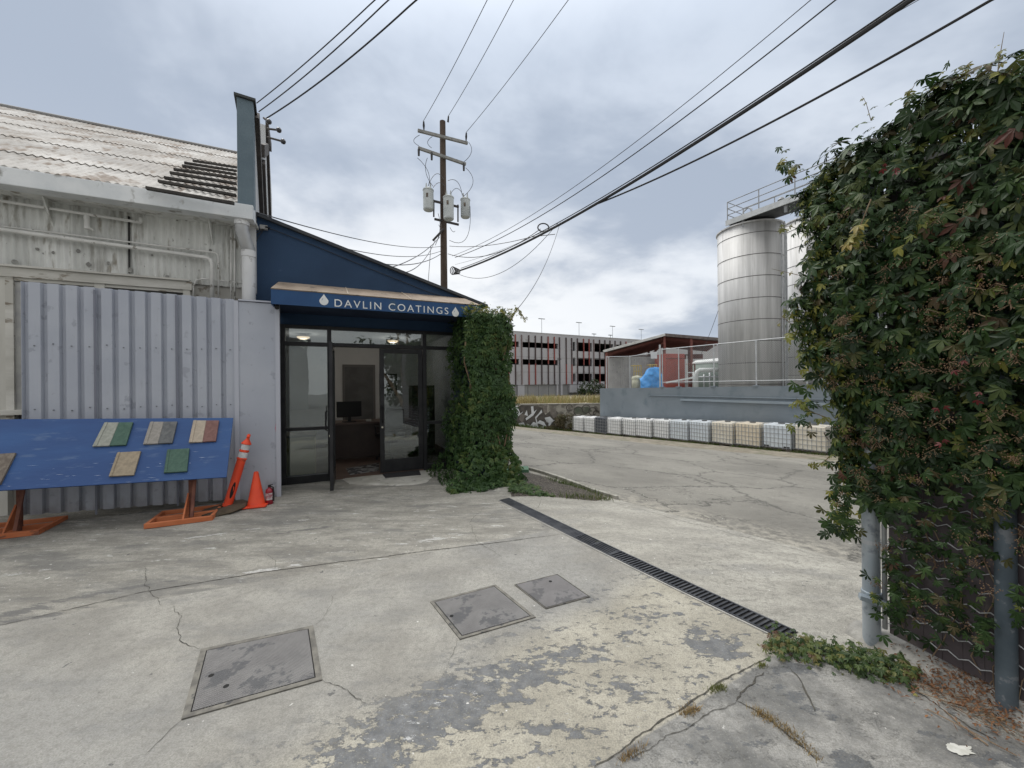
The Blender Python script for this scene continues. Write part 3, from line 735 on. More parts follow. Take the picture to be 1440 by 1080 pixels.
flat([(535.6, 665), (588.6, 661), (592, 669), (541.7, 673.5)], 'doormat', 'black rubber doormat outside the closed glass door', 'doormat', mat('rubber_mat', (.02, .02, .022), (.035, .035, .038), 60, .9, bump=.5, bscale=200))
flat([(486, 659), (533, 651), (533, 662), (492, 668)], 'entrance_rug', 'grey patterned rug on the floor just inside the open door', 'rug', mat('rug_grey', (.05, .05, .055), (.22, .22, .22), 7, .95, lo=.48, hi=.52), z=FLZ+.002, hh=.006)

# ================================================================ OLD WAREHOUSE
MCOR = mat('painted_corrugated', (.54, .55, .53), (.70, .71, .69), 3, .75, stretch=(1, 1, .3), c3=(.30, .28, .24), s3=6, t3=(.58, .70), bump=.2, bscale=30)
MROOF = mat('old_roof_sheet', (.30, .29, .275), (.46, .45, .43), 1.6, .85, stretch=(1, .55, .55), c3=(.17, .13, .10), s3=2.8, t3=(.50, .64), bump=.4, bscale=25)
MFAS = mat('weathered_fascia', (.58, .61, .63), (.70, .72, .73), 2.5, .8, c3=(.27, .27, .25), s3=3.5, t3=(.60, .72), bump=.2)
wh = thing('warehouse', 'old pale corrugated warehouse with weathered sheet roof and grey end parapet', 'warehouse', lp(tW-4, -4, 0), FA)
tC = tW                                     # end of warehouse
x0 = -11.0
# corrugated wall at o=0
zE0 = fp(0, 258, .5).z; zE1 = fp(0, 233, .5).z
def corr(mb, xa, xb, pitch, amp, f, rows, step=6):
    n = int((xb-xa)/pitch*step); v = []; fs = []
    for r in rows:
        for i in range(n+1):
            x_ = xa+(xb-xa)*i/n
            v.append(f(x_, r, amp*math.cos(2*math.pi*x_/pitch)))
    for k in range(len(rows)-1):
        for i in range(n): a = k*(n+1)+i; fs.append((a, a+1, a+n+2, a+n+1))
    mb.add(v, fs)
wz0 = fp(200, 388, 0).z
q = MB(); corr(q, x0, tC-.02, .076, .011, lambda x_, z_, c: lp(x_, .0+c-.02*(z_ < wz0+.01), z_), [wz0-.05, wz0+.3, zE0+.1]); q.build('corrugated_wall', MCOR, wh, smooth='all')
q = MB(); q.prism([lp(x0, -.05, -.3), lp(tC-.01, -.05, -.3), lp(tC-.01, -.05, zE0), lp(x0, -.05, zE0)], FN*-.2)
q.build('lower_wall', mat('old_board', (.40, .39, .36), (.50, .49, .46), 3, .85, c3=(.22, .2, .17), s3=5), wh)
def stain(m_, col, sc_, st, lo, hi, amt):
    t_ = NT(m_.node_tree); b = t_.n['Principled BSDF']; src = b.inputs['Base Color'].links[0].from_socket
    v_ = t_.mapv(t_.coord(), st, (0, 0, 0), (5, 3, 1)); t_.put(b.inputs['Base Color'], t_.mix(t_.m('MULTIPLY', t_.ss(t_.noise(v_, sc_, 7, .7), lo, hi), amt), src, col))
stain(MCOR, (.20, .185, .155), 7, (1, 1, .12), .50, .66, .6); stain(MCOR, (.13, .12, .11), 16, (1, 1, .6), .63, .68, .7)
stain(MROOF, (.21, .19, .165), 1.1, (1, .5, .5), .42, .62, .6); stain(MROOF, (.10, .085, .075), 9, (1, .4, .4), .58, .66, .6)
stain(MFAS, (.24, .23, .21), 6, (1, 1, .5), .56, .66, .5)
# timber window surround
MTIM = mat('old_timber', (.46, .45, .41), (.60, .59, .55), 4, .85, stretch=(.3, 1, 1), c3=(.22, .19, .15), s3=9, bump=.3)
def trim(mb, a, b, o, wd, dp):
    mb.bar(fp(*a, o), fp(*b, o), wd, dp, upv=FN)
hz0 = fp(0, 378, .05); zh = hz0.z; tA = tz(270, 400, .05)[0]
print('header', zh, fp(268, 402, .05).z)
q = MB(); rect(q, x0, tA, zh-.09, zh+.03, .07, -.05); rect(q, x0, tA-.02, zh+.031, zh+.055, .10, -.05); q.build('window_header', MTIM, wh)
tws = tz(20, 480, .05)[0]
q = MB(); rect(q, tws-.07, tws, .9, zh-.09, .06, -.05); rect(q, tA-.10, tA-.02, .5, zh-.09, .06, -.05)
tmid = tz(140, 400, .05)[0]; rect(q, tmid-.05, tmid+.05, .5, zh-.09, .055, -.05); rect(q, tws, tmid-.05, zh-.13, zh-.09, .045, -.05); rect(q, tmid+.05, tA-.1, zh-.13, zh-.09, .045, -.05)
q.build('window_frame', MTIM, wh)
q = MB(); rect(q, tws-.0, tA-.1, .5, zh-.13, -.02, -.045); q.build('window_pane', mat('dusty_pane', (.10, .10, .10), (.16, .16, .15), 4, .25), wh)
zs = fp(10, 580, .05).z; tp_ = tz(0, 480, .05)[0]
q = MB(); rect(q, x0, tws-.071, .0, zh-.09, .045, -.05); q.build('pilaster_board', mat('pale_board', (.47, .46, .42), (.55, .54, .50), 4, .85, stretch=(1, 1, .2), c3=(.3, .28, .24), s3=6), wh)
q = MB(); rect(q, x0, tws+.3, zs-.03, zs+.03, .12, -.04); q.build('window_sill', MTIM, wh)
q = MB(); rect(q, tws+.0, tws+.12, zs+.03, zh-.14, .03, -.01); q.build('sash', mat('sash_grey', (.3, .3, .3), (.4, .4, .38), 5, .7), wh)
# vertical gap strip in wall
tg = tz(181, 350, .03)[0]
q = MB(); rect(q, tg-.012, tg+.006, wz0+.02, zE0-.02, .014, -.0); q.build('wall_joint', mat('joint_black', (.02, .02, .02)), wh)
for k, (u_, v_, s_) in enumerate(((183, 380, .03), (190, 402, .02), (75, 355, .018), (52, 350, .022), (110, 353, .025), (152, 370, .022), (214, 359, .015), (235, 390, .03), (20, 368, .03), (125, 372, .03), (296, 352, .02), (127, 384, .02), (249, 310, .012), (262, 310, .012))):
    q = MB(); p = fp(u_, v_, .014); pts = [p+FD*(s_*math.cos(a)*rnd.uniform(.6, 1.2))+Vector((0, 0, s_*1.2*math.sin(a)*rnd.uniform(.6, 1.2))) for a in [i*.785 for i in range(8)]]
    q.prism(pts, FN*.001); q.build('peeled_patch', mat('peeled_grey', (.20, .2, .19), (.3, .3, .28), 20, .9), wh)
# fascia / gutter box
tF = tz(356, 300, .5)[0]
q = MB(); q.prism([lp(x0, .5, zE0), lp(x0, .5, zE1), lp(x0, .30, zE1), lp(x0, .30, zE0)], FD*(tF-x0)); q.build('gutter_box', MFAS, wh, bevel=.008)
q = MB(); q.prism([lp(x0, .299, zE0+.03), lp(x0, .299, zE0+.06), lp(x0, .0, zE0+.06), lp(x0, .0, zE0+.03)], FD*(tF-x0)); q.build('soffit', MCOR, wh)
for u_ in (52, 290):
    q = MB(); t_ = tz(u_, 300, .3)[0]; q.prism([lp(t_, .012, zE0+.02), lp(t_, .22, zE0+.02), lp(t_, .012, zE0-.28)], FD*.015); q.build('eave_bracket', MCOR, wh)
# roof sheets, corrugated, ridge behind; far end cut along the skewed party wall
RM = 8.0; zR0 = zE1+.02; zR1 = 8.85
def rpt(x_, m_, h): # m_ = distance back from gutter
    s_ = m_/RM; return lp(x_-.105*m_, .42-m_, zR0+(zR1-zR0)*s_+h)
rf = MB(); rows = [0, 1.1, 2.6, 4.4, 6.2, 8.0]
for a, b in zip(rows, rows[1:]):
    lift = .02
    corr(rf, x0, tC-.05, .09, .012, lambda x_, m_, c, a=a: rpt(x_, m_, c+(.016 if m_ <= a+.001 else 0)+.01*mnoise.noise(Vector((x_*1.3, m_*2, 0)))), [a, a+.02, (a+b)/2, b+.06], 5)
    v = []; n = int((tC-.05-x0)/.146*5)
rf.build('roof', MROOF, wh, smooth='all')
q = MB(); corr(q, x0, tC-.05, .09, .012, lambda x_, m_, c: rpt(x_, 0, c+.016 if m_ > -1 else -.08), [-2, 0], 5); q.build('roof_edge', MROOF, wh, smooth='all')
q = MB()
for a in rows[1:-1]:
    corr(q, x0, tC-.05, .09, .012, lambda x_, k, c, a=a: rpt(x_, a-.004, c*(1.6 if k else 1)+(.012 if k else -.02)), [0, 1], 5)
q.build('sheet_lap', mat('lap_dark', (.16, .14, .12), (.24, .22, .2), 8, .9), wh)
q = MB(); q.tube([rpt(x0, 8.0, .03), rpt(tC-.1, 8.0, .03)], .045, 6); q.build('ridge_cap', mat('ridge_grey', (.25, .25, .25)), wh)
q = MB(); q.add([rpt(x0, 8, 0), rpt(tC-.05, 8, 0), rpt(tC-.05, 8, 0)+Vector((0, 0, -8)), rpt(x0, 8, 0)+Vector((0, 0, -8))], [(0, 1, 2, 3)]); q.build('back_wall', MCOR, wh)
# raised strips near the parapet, their dark colour standing for shadow between roof bands
def roofhit(u, v, h=.07):
    p0 = rpt(0, 0, h); n = (rpt(1, 0, h)-p0).cross(rpt(0, 1, h)-p0).normalized(); return rp(u, v, p0, n)
for (u0, v0), (u1, v1) in (((206, 264.5), (329, 286)), ((223, 255), (332, 275)), ((231, 250), (333, 266)), ((239, 243), (333, 258.5)), ((244, 238), (333, 251)), ((256, 233), (333, 245.5)), ((259, 229), (333, 240.5)), ((271, 226), (333, 235.5))):
    q = MB(); q.bar(roofhit(u0, v0, .045), roofhit(u1, v1, .045), .05, .035); q.build('roof_shadow_strip', mat('strip_shadow', (.035, .032, .03), (.06, .055, .05), 9, .9), wh)
# party-wall parapet with grey pilaster
MTEAL = mat('pilaster_grey', (.095, .135, .165), (.12, .165, .195), 2, .8, bump=.2)
pw = math.atan2(LA.y, LA.x)
c0 = fp(334, 290, .45); c1 = fp(357.5, 295, .45); zP = fp(335, 136, .45).z
q = MB(); q.prism([c0, c1, c1+LA*.35, c0+LA*.35], (0, 0, zP-c0.z)); q.build('pilaster', MTEAL, wh, bevel=.01)
q = MB(); e_ = (c1-c0).normalized()*.03; q.prism([c0-e_-LA*.03+Vector((0, 0, zP-c0.z)), c1+e_-LA*.03+Vector((0, 0, zP-c0.z)), c1+e_+LA*.38+Vector((0, 0, zP-c0.z)), c0-e_+LA*.38+Vector((0, 0, zP-c0.z))], (0, 0, .035))
q.build('pilaster_cap', mat('cap_dark', (.04, .045, .045)), wh)
def par(s_, z_, off=0.0): p = c1+LA*s_+LW*off; return Vector((p.x, p.y, z_))
q = MB(); q.prism([par(.352, 3.0), par(9, 3.0), par(9, 8.0), par(6.8, 8.6), par(4.2, 7.75), par(4.2, 7.2), par(2.0, 6.0), par(2.0, 5.6), par(.352, zP-.1)], LW*-.16)
q.build('parapet_wall', mat('parapet_white', (.46, .47, .48), (.56, .57, .58), 3, .85, stretch=(1, 1, .25), c3=(.28, .28, .27), s3=6), wh)
MRAKE = mat('rake_brown', (.035, .032, .032), (.06, .052, .048), 6, .8)
for (s0, z0), (s1, z1) in (((.30, zP-.02), (2.0, 4.15)), ((2.2, 5.9), (4.3, 3.9)), ((2.0, 6.0), (4.2, 7.2)), ((4.3, 7.7), (6.8, 5.5)), ((4.2, 7.75), (6.8, 8.6))):
    q = MB(); q.bar(par(s0, z0, .03), par(s1, z1, .03), .06, .22); q.build('rake_board', MRAKE, wh)
# service insulators
for k, (u_, v_, Y_, du_, dv_) in enumerate(((371, 166, 7.2, 7, 5), (376, 181, 7.3, 16, 2), (376, 193, 7.3, 22, 6))):
    a = at(u_, v_, Y_); b = at(u_+du_, v_+dv_, Y_-.15)
    q = MB(); q.cyl(a, b, .018); st = q.build('service_bracket', MRAKE, wh)
    d_ = (b-a).normalized(); q = MB(); q.tube([b-d_*.03, b-d_*.01, b+d_*.02, b+d_*.05], [.03, .045, .045, .02], 10); q.build('insulator', mat('insul_dark', (.03, .03, .035), rough=.3), st)
# sprinkler pipes, conduits, downpipe
MPIPE = mat('painted_pipe', (.62, .62, .60), (.72, .72, .70), 6, .7, c3=(.3, .29, .26), s3=12)
def PT(*a, o=.09): return [fp(u, v, o) for u, v in a]
q = MB(); q.tube(PT((-60, 273), (60, 291.5), (198, 313)), .019, 8); q.tube(PT((198, 313), (198, 306)), .019, 8)
pa = q.build('sprinkler_pipe', MPIPE, wh, smooth='all')
q = MB(); q.tube(PT((122, 301), (122, 306), (122.5, 311), (123, 322)), [.02, .03, .026, .03], 10); q.tube(PT((123, 318), (131, 324)), .012, 6); q.build('valve', MPIPE, wh, smooth=True)
q = MB(); q.tube(PT((-60, 313), (0, 322.5), (180, 347), (290, 362), (296, 365), (298, 371), (298, 425)), .027, 8); q.build('sprinkler_pipe', MPIPE, wh, smooth='all')
q = MB(); q.tube(PT((-60, 308), (0, 318), (180, 340), (302, 355), (306, 358), (307, 363), (307, 425), o=.06), .011, 6); q.build('conduit', MPIPE, wh, smooth='all')
q = MB(); q.tube(PT((272, 420), (272, 402), (276, 394), (285, 392), (340, 398), o=.05), .010, 6); q.build('conduit', MPIPE, wh, smooth='all')
for u_ in (325, 330): q = MB(); q.tube(PT((u_, 320), (u_, 425), o=.05), .012, 6); q.build('conduit', MPIPE, wh, smooth='all')
MDP = mat('downpipe_white', (.60, .61, .62), (.68, .69, .70), 3, .5, c3=(.45, .45, .45), s3=8)
pA = fp(340, 312, .38); r_ = .085
q = MB(); q.tube([fp(340, 311, .38), fp(340, 324, .38), fp(350, 352, .22), fp(350, 358, .22)], [r_, r_, r_, r_], 20); q.build('downpipe_offset', mat('galv_elbow', (.36, .37, .38), (.46, .47, .48), 3, .45, metal=.3), wh, smooth=True)
p = fp(349.5, 356, .22)
q = MB(); q.tube([p, Vector((p.x, p.y, .1))], r_*1.02, 20); dpn = q.build('downpipe', MDP, wh, smooth=True)
q = MB(); q.tube([p+Vector((0, 0, .03)), p+Vector((0, 0, -.06))], r_*1.12, 20); q.build('pipe_collar', MDP, dpn, smooth=True)
p2 = fp(340, 312, .38); q = MB(); q.tube([p2+Vector((0, 0, .05)), p2+Vector((0, 0, -.05))], r_*1.12, 20); q.build('pipe_collar', MDP, dpn, smooth=True)

# ================================================================ GREY SHEET FENCE
MPAN = mat('fence_grey', (.36, .385, .445), (.40, .425, .48), 1.5, .6, bump=.25, bscale=160, c3=(.31, .33, .38), s3=7, spec=.4)
_t = NT(MPAN.node_tree); _b = _t.n['Principled BSDF']; _src = _b.inputs['Base Color'].links[0].from_socket
_z = _t.sep(_t.coord())[2]; _n = _t.noise(_t.mapv(_t.coord(), (1, 1, .35)), 9, 6, .7)
_c = _t.mix(_t.m('MULTIPLY', _t.ss(_t.m('ADD', _t.m('MULTIPLY', _z, -1.6), _n), -.05, .45), .55), _src, (.17, .16, .15))      # splashed dirt along the foot
_c = _t.mix(_t.m('MULTIPLY', _t.ss(_t.noise(_t.mapv(_t.coord(), (1, 1, .12)), 16, 5, .7), .58, .72), .25), _c, (.24, .24, .26))   # runs
_t.put(_b.inputs['Base Color'], _c)
MPANS = mat('fence_trim', (.42, .44, .50), rough=.6)
pr = at(395, 697, 5.5); PR = Vector((pr.x, pr.y, 0)); PD = -FD; PN = FN
def pp(s_, o, z_): return PR+PD*s_+PN*o+Vector((0, 0, z_))
def ppx(u, v, o=0.0): p = rp(u, v, PR+PN*o, PN); return (p-PR).dot(PD), p.z
sP = ppx(332, 500)[0]; sL = ppx(29, 500)[0]
zTop = ppx(395, 428)[1]; zTop2 = ppx(332, 421)[1]; zTop3 = ppx(29, 395)[1]
zb = ppx(395, 697)[1]; zb2 = ppx(30, 728)[1]
print('fence', sP, sL, zTop, zTop2, zTop3, zb, zb2)
fn = thing('sheet_metal_fence', 'blue-grey ribbed sheet metal fence panels with a flat end panel beside the shop front', 'fence', pp(sL/2, 0, 0), FA)
q = MB(); q.prism([pp(0, 0, zb), pp(sP, 0, zb-.02), pp(sP, 0, zTop), pp(0, 0, zTop)], PN*-.05); q.build('flat_panel', MPAN, fn, bevel=.003)
q = MB(); q.prism([pp(-.003, .012, zb-.01), pp(.05, .012, zb-.01), pp(.05, .012, zTop+.01), pp(-.003, .012, zTop+.01)], PN*-.07); q.build('corner_trim', MPANS, fn)
q = MB(); q.prism([pp(sP-.03, .01, zb-.01), pp(sP+.02, .01, zb-.01), pp(sP+.02, .01, zTop+.01), pp(sP-.03, .01, zTop+.01)], PN*-.07); q.build('corner_trim', MPANS, fn)
q = MB(); q.prism([pp(.051, .018, zTop+.012), pp(sP-.031, .018, zTop+.012), pp(sP-.031, -.06, zTop+.012), pp(.051, -.06, zTop+.012)], (0, 0, .02)); q.build('top_cap', MPANS, fn)
# ribbed part: trapezoidal profile, ribs (flat proud) measured off the photograph
prof = []; s_ = sP+.02; L_ = sL-sP-.02; nr = 13; pit = L_/nr
for k in range(nr):
    a = s_+k*pit
    prof += [(a, 0), (a+pit*.60, 0), (a+pit*.68, -.042), (a+pit*.92, -.042), (a+pit, 0)]
q = MB(); v = []; f = []
for z_ in (0, 1):
    for (a, o) in prof:
        zt = zTop2+(zTop3-zTop2)*(a-sP)/(sL-sP)+.0; zbm = zb+(zb2-zb)*(a-sP)/(sL-sP)+.02
        v.append(pp(a, o-.01, zt if z_ else zbm))
n = len(prof); f = [(i, i+1, n+i+1, n+i) for i in range(n-1)]
q.add(v, f); rb = q.build('ribbed_panel', MPAN, fn)
so_ = rb.modifiers.new('thickness', 'SOLIDIFY'); so_.thickness = .003
q = MB()
for k in (4, 9): a = s_+k*pit-.012; q.prism([pp(a, -.004, zb+.02), pp(a+.02, -.004, zb+.02), pp(a+.02, -.004, zTop2), pp(a, -.004, zTop2)], PN*.004)
q.build('panel_seam', mat('seam_dark', (.17, .18, .22)), fn)
q = MB(); q.bar(pp(sL, -.08, .15), pp(sL, -.08, zTop3-.05), .05, .05); q.bar(pp(sL, -.08, .5), pp(0, -.08, .5), .05, .05); q.bar(pp(sL, -.08, 2.2), pp(0, -.08, 2.2), .05, .05); q.build('back_rail', MBLACK, fn)
q = MB()
for k in range(nr):
    a_ = s_+k*pit+pit*.3
    for z_ in (.62, 1.35, 2.1):
        p = pp(a_+.0, -.004, z_+rnd.uniform(-.02, .02)); q.cyl(p, p+PN*.007, .008, n=6)
tag(q.build('panel_screws', mat('screw_grey', (.16, .17, .19)), fn), kind='stuff')
# small solar flood light at the corner
cp = pp(.02, .02, zTop-.03); q = MB(); q.cyl(cp+PN*.0, cp+PN*.05+Vector((0, 0, -.03)), .025, .03); q.build('flood_lamp', MBLACK, fn)
q = MB(); q.box((0, 0, 0), (.13, .09, .012), Matrix.Translation(cp+FD*.0+Vector((-.01, -.02, .06))) @ Matrix.Rotation(FA, 4, 'Z') @ Matrix.Rotation(R(28), 4, 'Y')); q.build('solar_panel', MBLACK, fn)
q = MB()
p0 = pp(*[0.045, .004, ppx(389, 600)[1]])
q.prism([p0+FD*a*.02*-1+Vector((0, 0, b*.07)) for a, b in ((-.4, -1), (.5, -1.1), (.9, -.2), (.6, .4), (.1, 1), (-.3, .3), (-.8, -.2))], PN*.001)
q.build('paint_smear', mat('pink_smear', (.48, .20, .25), (.4, .3, .36), 30, .8), fn)

# ================================================================ DISPLAY BOARD
BTR = at(328, 587.5, 5.12); 
d_b = Matrix.Rotation(R(0), 3, 'Z') @ (-FD)
BTL = rp(0, 589.5, BTR, FN); BD = (BTL-BTR).normalized()
pbr = at(318.5, 671, 4.70)
BDN = (pbr-BTR)
lenb = BDN.length; BDN.normalize(); BNn = BD.cross(BDN).normalized()
if BNn.y > 0: BNn = -BNn
BL = 2.62
print('board', BTR, BTL, pbr, lenb, BD, BNn)
dbd = thing('sample_board', 'large tilted blue board on two rusty orange timber feet holding painted samples', 'display board', pp(1.6, .4, 0), FA)
MBB = mat('board_blue', (.012, .055, .185), (.020, .080, .235), 2.0, .6, stretch=(.3, 1, 1), c3=(.055, .11, .24), s3=14, t3=(.56, .72), bump=.3, bscale=30)
q = MB(); q.prism([BTR, BTR+BD*BL, BTR+BD*BL+BDN*lenb, BTR+BDN*lenb], -BNn*.018); q.build('panel', MBB, dbd, bevel=.002)
MSCR = mat('scratch_white', (.45, .5, .58), (.3, .4, .55), 40, .8)
q = MB()
for k in range(46):
    a = rnd.uniform(.05, BL-.1); b = lenb*(1-abs(rnd.gauss(0, .22)));
    if b < .02 or b > lenb-.004: b = lenb-.01*rnd.uniform(.5, 3)
    ln = rnd.uniform(.01, .09); wd_ = rnd.uniform(.001, .0035)
    q.prism([BTR+BD*a+BDN*b, BTR+BD*(a+ln)+BDN*(b+rnd.uniform(-.004, .004)), BTR+BD*(a+ln*.5)+BDN*(b+wd_)], BNn*.0008)
q.build('scratch', MSCR, dbd)
MORG = mat('orange_timber', (.42, .12, .045), (.52, .17, .07), 6, .8, stretch=(.3, 1, 1), c3=(.18, .07, .04), s3=14, bump=.3)
MRUST = mat('rust_post', (.10, .035, .025), (.18, .07, .045), 9, .8)
def foot(u, v, s0_):
    g_ = G(u, v); c_ = (g_-PR); sc0 = c_.dot(PD); oc0 = c_.dot(PN)
    M_ = Matrix.Translation(Vector((g_.x, g_.y, g_.z))) @ Matrix.Rotation(FA, 4, 'Z')
    # local x right along front, y towards fence; origin at front-right corner
    wd, dp, hh = .62, .52, .055
    ft = MB(); ft.b2((-wd, 0, 0), (0, .035, hh), M_); ft.b2((-wd, dp-.035, 0), (0, dp, hh), M_)
    ft.b2((-wd, .035, .0), (-wd+.035, dp-.035, hh-.002), M_); ft.b2((-.035, .035, .0), (0, dp-.035, hh-.002), M_); ft.b2((-wd+.035, dp/2-.03, .0), (-.035, dp/2+.03, hh-.004), M_)
    r = ft.build('foot_frame', MORG, dbd, bevel=.004)
    pm = MB(); b0 = M_ @ Vector((-wd*.42, dp*.45, hh)); zt_ = g_.z+.62
    pm.bar(b0+Vector((0, 0, -.04)), b0+Vector((0, 0, .58)), .03, .04, upv=FD); pm.build('post', MRUST, dbd)
    pm = MB(); pm.bar(M_ @ Vector((-wd*.42+.05, dp*.12, hh)), b0+Vector((0, 0, .55))+FD*.05, .022, .03, upv=FD); pm.build('brace', MRUST, dbd)
    pm = MB(); pm.prism([M_ @ Vector((-wd*.42-.03, dp*.05, hh)), M_ @ Vector((-wd*.42-.03, dp*.42, hh)), M_ @ Vector((-wd*.42-.03, dp*.42, hh+.25))], FD*.015); pm.build('gusset', MORG, dbd)
foot(299, 732, 0); foot(55, 752, 0)
# samples
def bhit(u, v, h=.0): return rp(u, v, BTR+BNn*h, BNn)
TC = dict(lg=((.33, .34, .30), (.26, .27, .235)), gr=((.05, .105, .08), (.07, .135, .10)), wg=((.31, .29, .265), (.25, .235, .21)), dg=((.10, .105, .11), (.15, .155, .155)),
          cr=((.44, .37, .29), (.36, .31, .25)), rd=((.17, .085, .075), (.22, .115, .10)), be=((.34, .28, .20), (.26, .215, .155)), br=((.13, .105, .085), (.2, .17, .14)))
def tmat(k):
    return mat('sample_'+{'lg': 'pale', 'gr': 'green', 'wg': 'warm', 'dg': 'slate', 'cr': 'cream', 'rd': 'red', 'be': 'tan', 'br': 'brown'}[k], TC[k][0], TC[k][1], 25, .75, c3=tuple(x*.7 for x in TC[k][0]), s3=18, t3=(.5, .8), bump=.4, bscale=60)
def sample(px, ka, kb, label):
    P_ = [bhit(*p) for p in px]; c_ = sum(P_, Vector())/4
    t = thing('roof_tile_sample', label, 'roof tile', c_, group='painted roof tile samples on the blue board')
    tl, tr, br, bl = P_
    h = BNn*.026
    if kb:
        m1 = tl.lerp(tr, .5); m2 = bl.lerp(br, .5)
        q = MB(); q.prism([tl, m1, m2, bl], h); q.build('painted_half', tmat(ka), t, bevel=.003)
        e1 = (tr-tl).normalized()*.001
        q = MB(); q.prism([m1+e1, tr, br, m2+e1], h); q.build('painted_half', tmat(kb), t, bevel=.003)
        last = ka
    else:
        q = MB(); q.prism([tl, tr, br, bl], h); q.build('tile_body', tmat(ka), t, bevel=.003); last = ka
    a = tl.lerp(tr, .05); b = bl.lerp(br, .05); a2 = tl.lerp(tr, .13); b2_ = bl.lerp(br, .13)
    q = MB(); q.prism([a+h, a2+h, b2_+h, b+h], BNn*.007); q.build('raised_edge', tmat(last), t, bevel=.002)
sample([(148, 595.5), (188, 595), (178, 627), (131, 629)], 'lg', 'gr', 'tile half pale grey and half dark green, upper left on the blue board')
sample([(212, 594.5), (250, 594), (243, 624), (202, 626)], 'wg', 'dg', 'tile half warm grey and half slate, between the green and red half tiles')
sample([(272.5, 592.5), (308.5, 592.5), (304, 621.5), (266, 623.5)], 'cr', 'rd', 'tile half cream and half brick red, upper right of the blue board')
sample([(166, 637.5), (199, 635.5), (189, 669), (154, 671)], 'be', None, 'plain tan weathered tile in the lower row of the blue board')
sample([(236, 633.5), (267, 631.5), (263.5, 664), (231, 666)], 'gr', None, 'plain green tile in the lower row near the orange delineator')
sample([(-22, 641), (24, 638), (2, 682), (-42, 684)], 'br', None, 'mottled brown tile cut by the left edge of the picture')

# ================================================================ DELINEATOR, CONE, EXTINGUISHER
MOR = mat('safety_orange', (.78, .075, .022), (.70, .06, .02), 5, .5, c3=(.5, .07, .03), s3=14, t3=(.62, .75))
MREF = mat('reflective_white', (.62, .63, .64), (.5, .51, .52), 18, .5)
MRUB = mat('base_rubber', (.06, .045, .03), (.10, .075, .05), 8, .9)
gb_ = G(320, 716); 
axis0 = Vector((gb_.x, gb_.y, gb_.z+.04)); tipd = at(350, 612, gb_.y+.12)
ax = (tipd-axis0); Ld = ax.length; ax.normalize(); print('delin', Ld)
Mz = Matrix.Translation(axis0) @ ax.to_track_quat('Z', 'Y').to_matrix().to_4x4()
k_ = Ld/1.07
dl = thing('delineator_post', 'orange delineator post with two white bands leaning on the grey panel', 'delineator', gb_)
q = MB(); q.lathe([(.058*1, 0), (.058, .03), (.05, .035), (.05, .70*k_), (.058, .705*k_), (.058, .72*k_), (.048, .725*k_), (.047, .815*k_), (.055, .82*k_), (.055, .84*k_), (.045, .845*k_), (.044, .93*k_), (.058, .935*k_), (.058, .945*k_), (.03, .99*k_), (.018, 1.02*k_), (.018, 1.05*k_), (.0, 1.05*k_)], 24, Mz); q.build('tube', MOR, dl, smooth=True)
q = MB(); q.lathe([(.051, .73*k_), (.051, .812*k_)], 24, Mz); q.build('reflective_band', MREF, dl, smooth=True)
q = MB(); q.lathe([(.048, .85*k_), (.048, .928*k_)], 24, Mz); q.build('reflective_band', MREF, dl, smooth=True)
q = MB(); q.tube([Mz @ Vector((-.055, 0, 1.04*k_)), Mz @ Vector((-.02, 0, 1.065*k_)), Mz @ Vector((.02, 0, 1.065*k_)), Mz @ Vector((.055, 0, 1.04*k_))], [.018, .021, .021, .018], 10); q.build('grip', MOR, dl, smooth=True)
zz = (Mz.to_3x3().inverted() @ Vector((.60, -.80, 0))); sa = math.atan2(zz.y, zz.x)
q = MB()
for i in range(11):
    pass
pts = []
for i in range(20):
    a = i/20*2*math.pi; aa = .42*math.cos(a); bb = .095*math.sin(a)
    an = sa+aa*.9; pts.append(Mz @ Vector((.0515*math.cos(an), .0515*math.sin(an), .21+bb*1.1)))
q.add(pts, [tuple(range(20))]); q.build('slot', MHOLE, dl)
bs_ = MB(); cb_ = gb_+Vector((-.02, -.03, 0)); n_ = 10
bs_.lathe([(.26, .0), (.265, .012), (.25, .04), (.07, .055), (.06, .03)], n_, Matrix.Translation(cb_) @ Matrix.Rotation(R(-6), 4, 'Y') @ Matrix.Rotation(R(4), 4, 'X')); bs_.build('base', MRUB, dl)
gc = G(357, 713); hc = .46
cn = thing('traffic_cone', 'small plain orange traffic cone beside the fire extinguisher', 'traffic cone', gc)
Mc = Matrix.Translation(gc+Vector((0, .05, .004))) @ Matrix.Rotation(R(20), 4, 'Z')
q = MB(); q.b2((-.135, -.135, 0), (.135, .135, .022), Mc); q.build('base', MOR, cn, bevel=.008)
q = MB(); q.lathe([(.105, .018), (.098, .035), (.026, .43), (.024, .44), (.016, .44), (.016, .40)], 28, Mc); q.build('cone', MOR, cn, smooth=True)
gx = G(377, 709.5)
fe = thing('fire_extinguisher', 'small red fire extinguisher standing at the foot of the flat grey panel', 'fire extinguisher', gx)
Mx = Matrix.Translation(gx+Vector((0, .03, 0)))
q = MB(); q.lathe([(.04, 0), (.045, .006), (.045, .17), (.038, .195), (.018, .21), (.018, .222)], 20, Mx); q.build('cylinder', mat('ext_red', (.28, .015, .03), (.2, .012, .025), 8, .35), fe, smooth=True)
q = MB(); q.lathe([(.0458, .06), (.0458, .15)], 20, Mx); q.build('label_sleeve', mat('ext_label', (.55, .55, .55), (.3, .1, .12), 22, .5), fe, smooth=True)
q = MB(); q.lathe([(.017, .222), (.017, .245), (.008, .25)], 12, Mx); q.bar(Mx @ Vector((-.01, 0, .245)), Mx @ Vector((.055, -.02, .262)), .014, .01); q.bar(Mx @ Vector((0, 0, .232)), Mx @ Vector((.05, -.02, .232)), .012, .008); q.build('valve_head', MMB, fe)
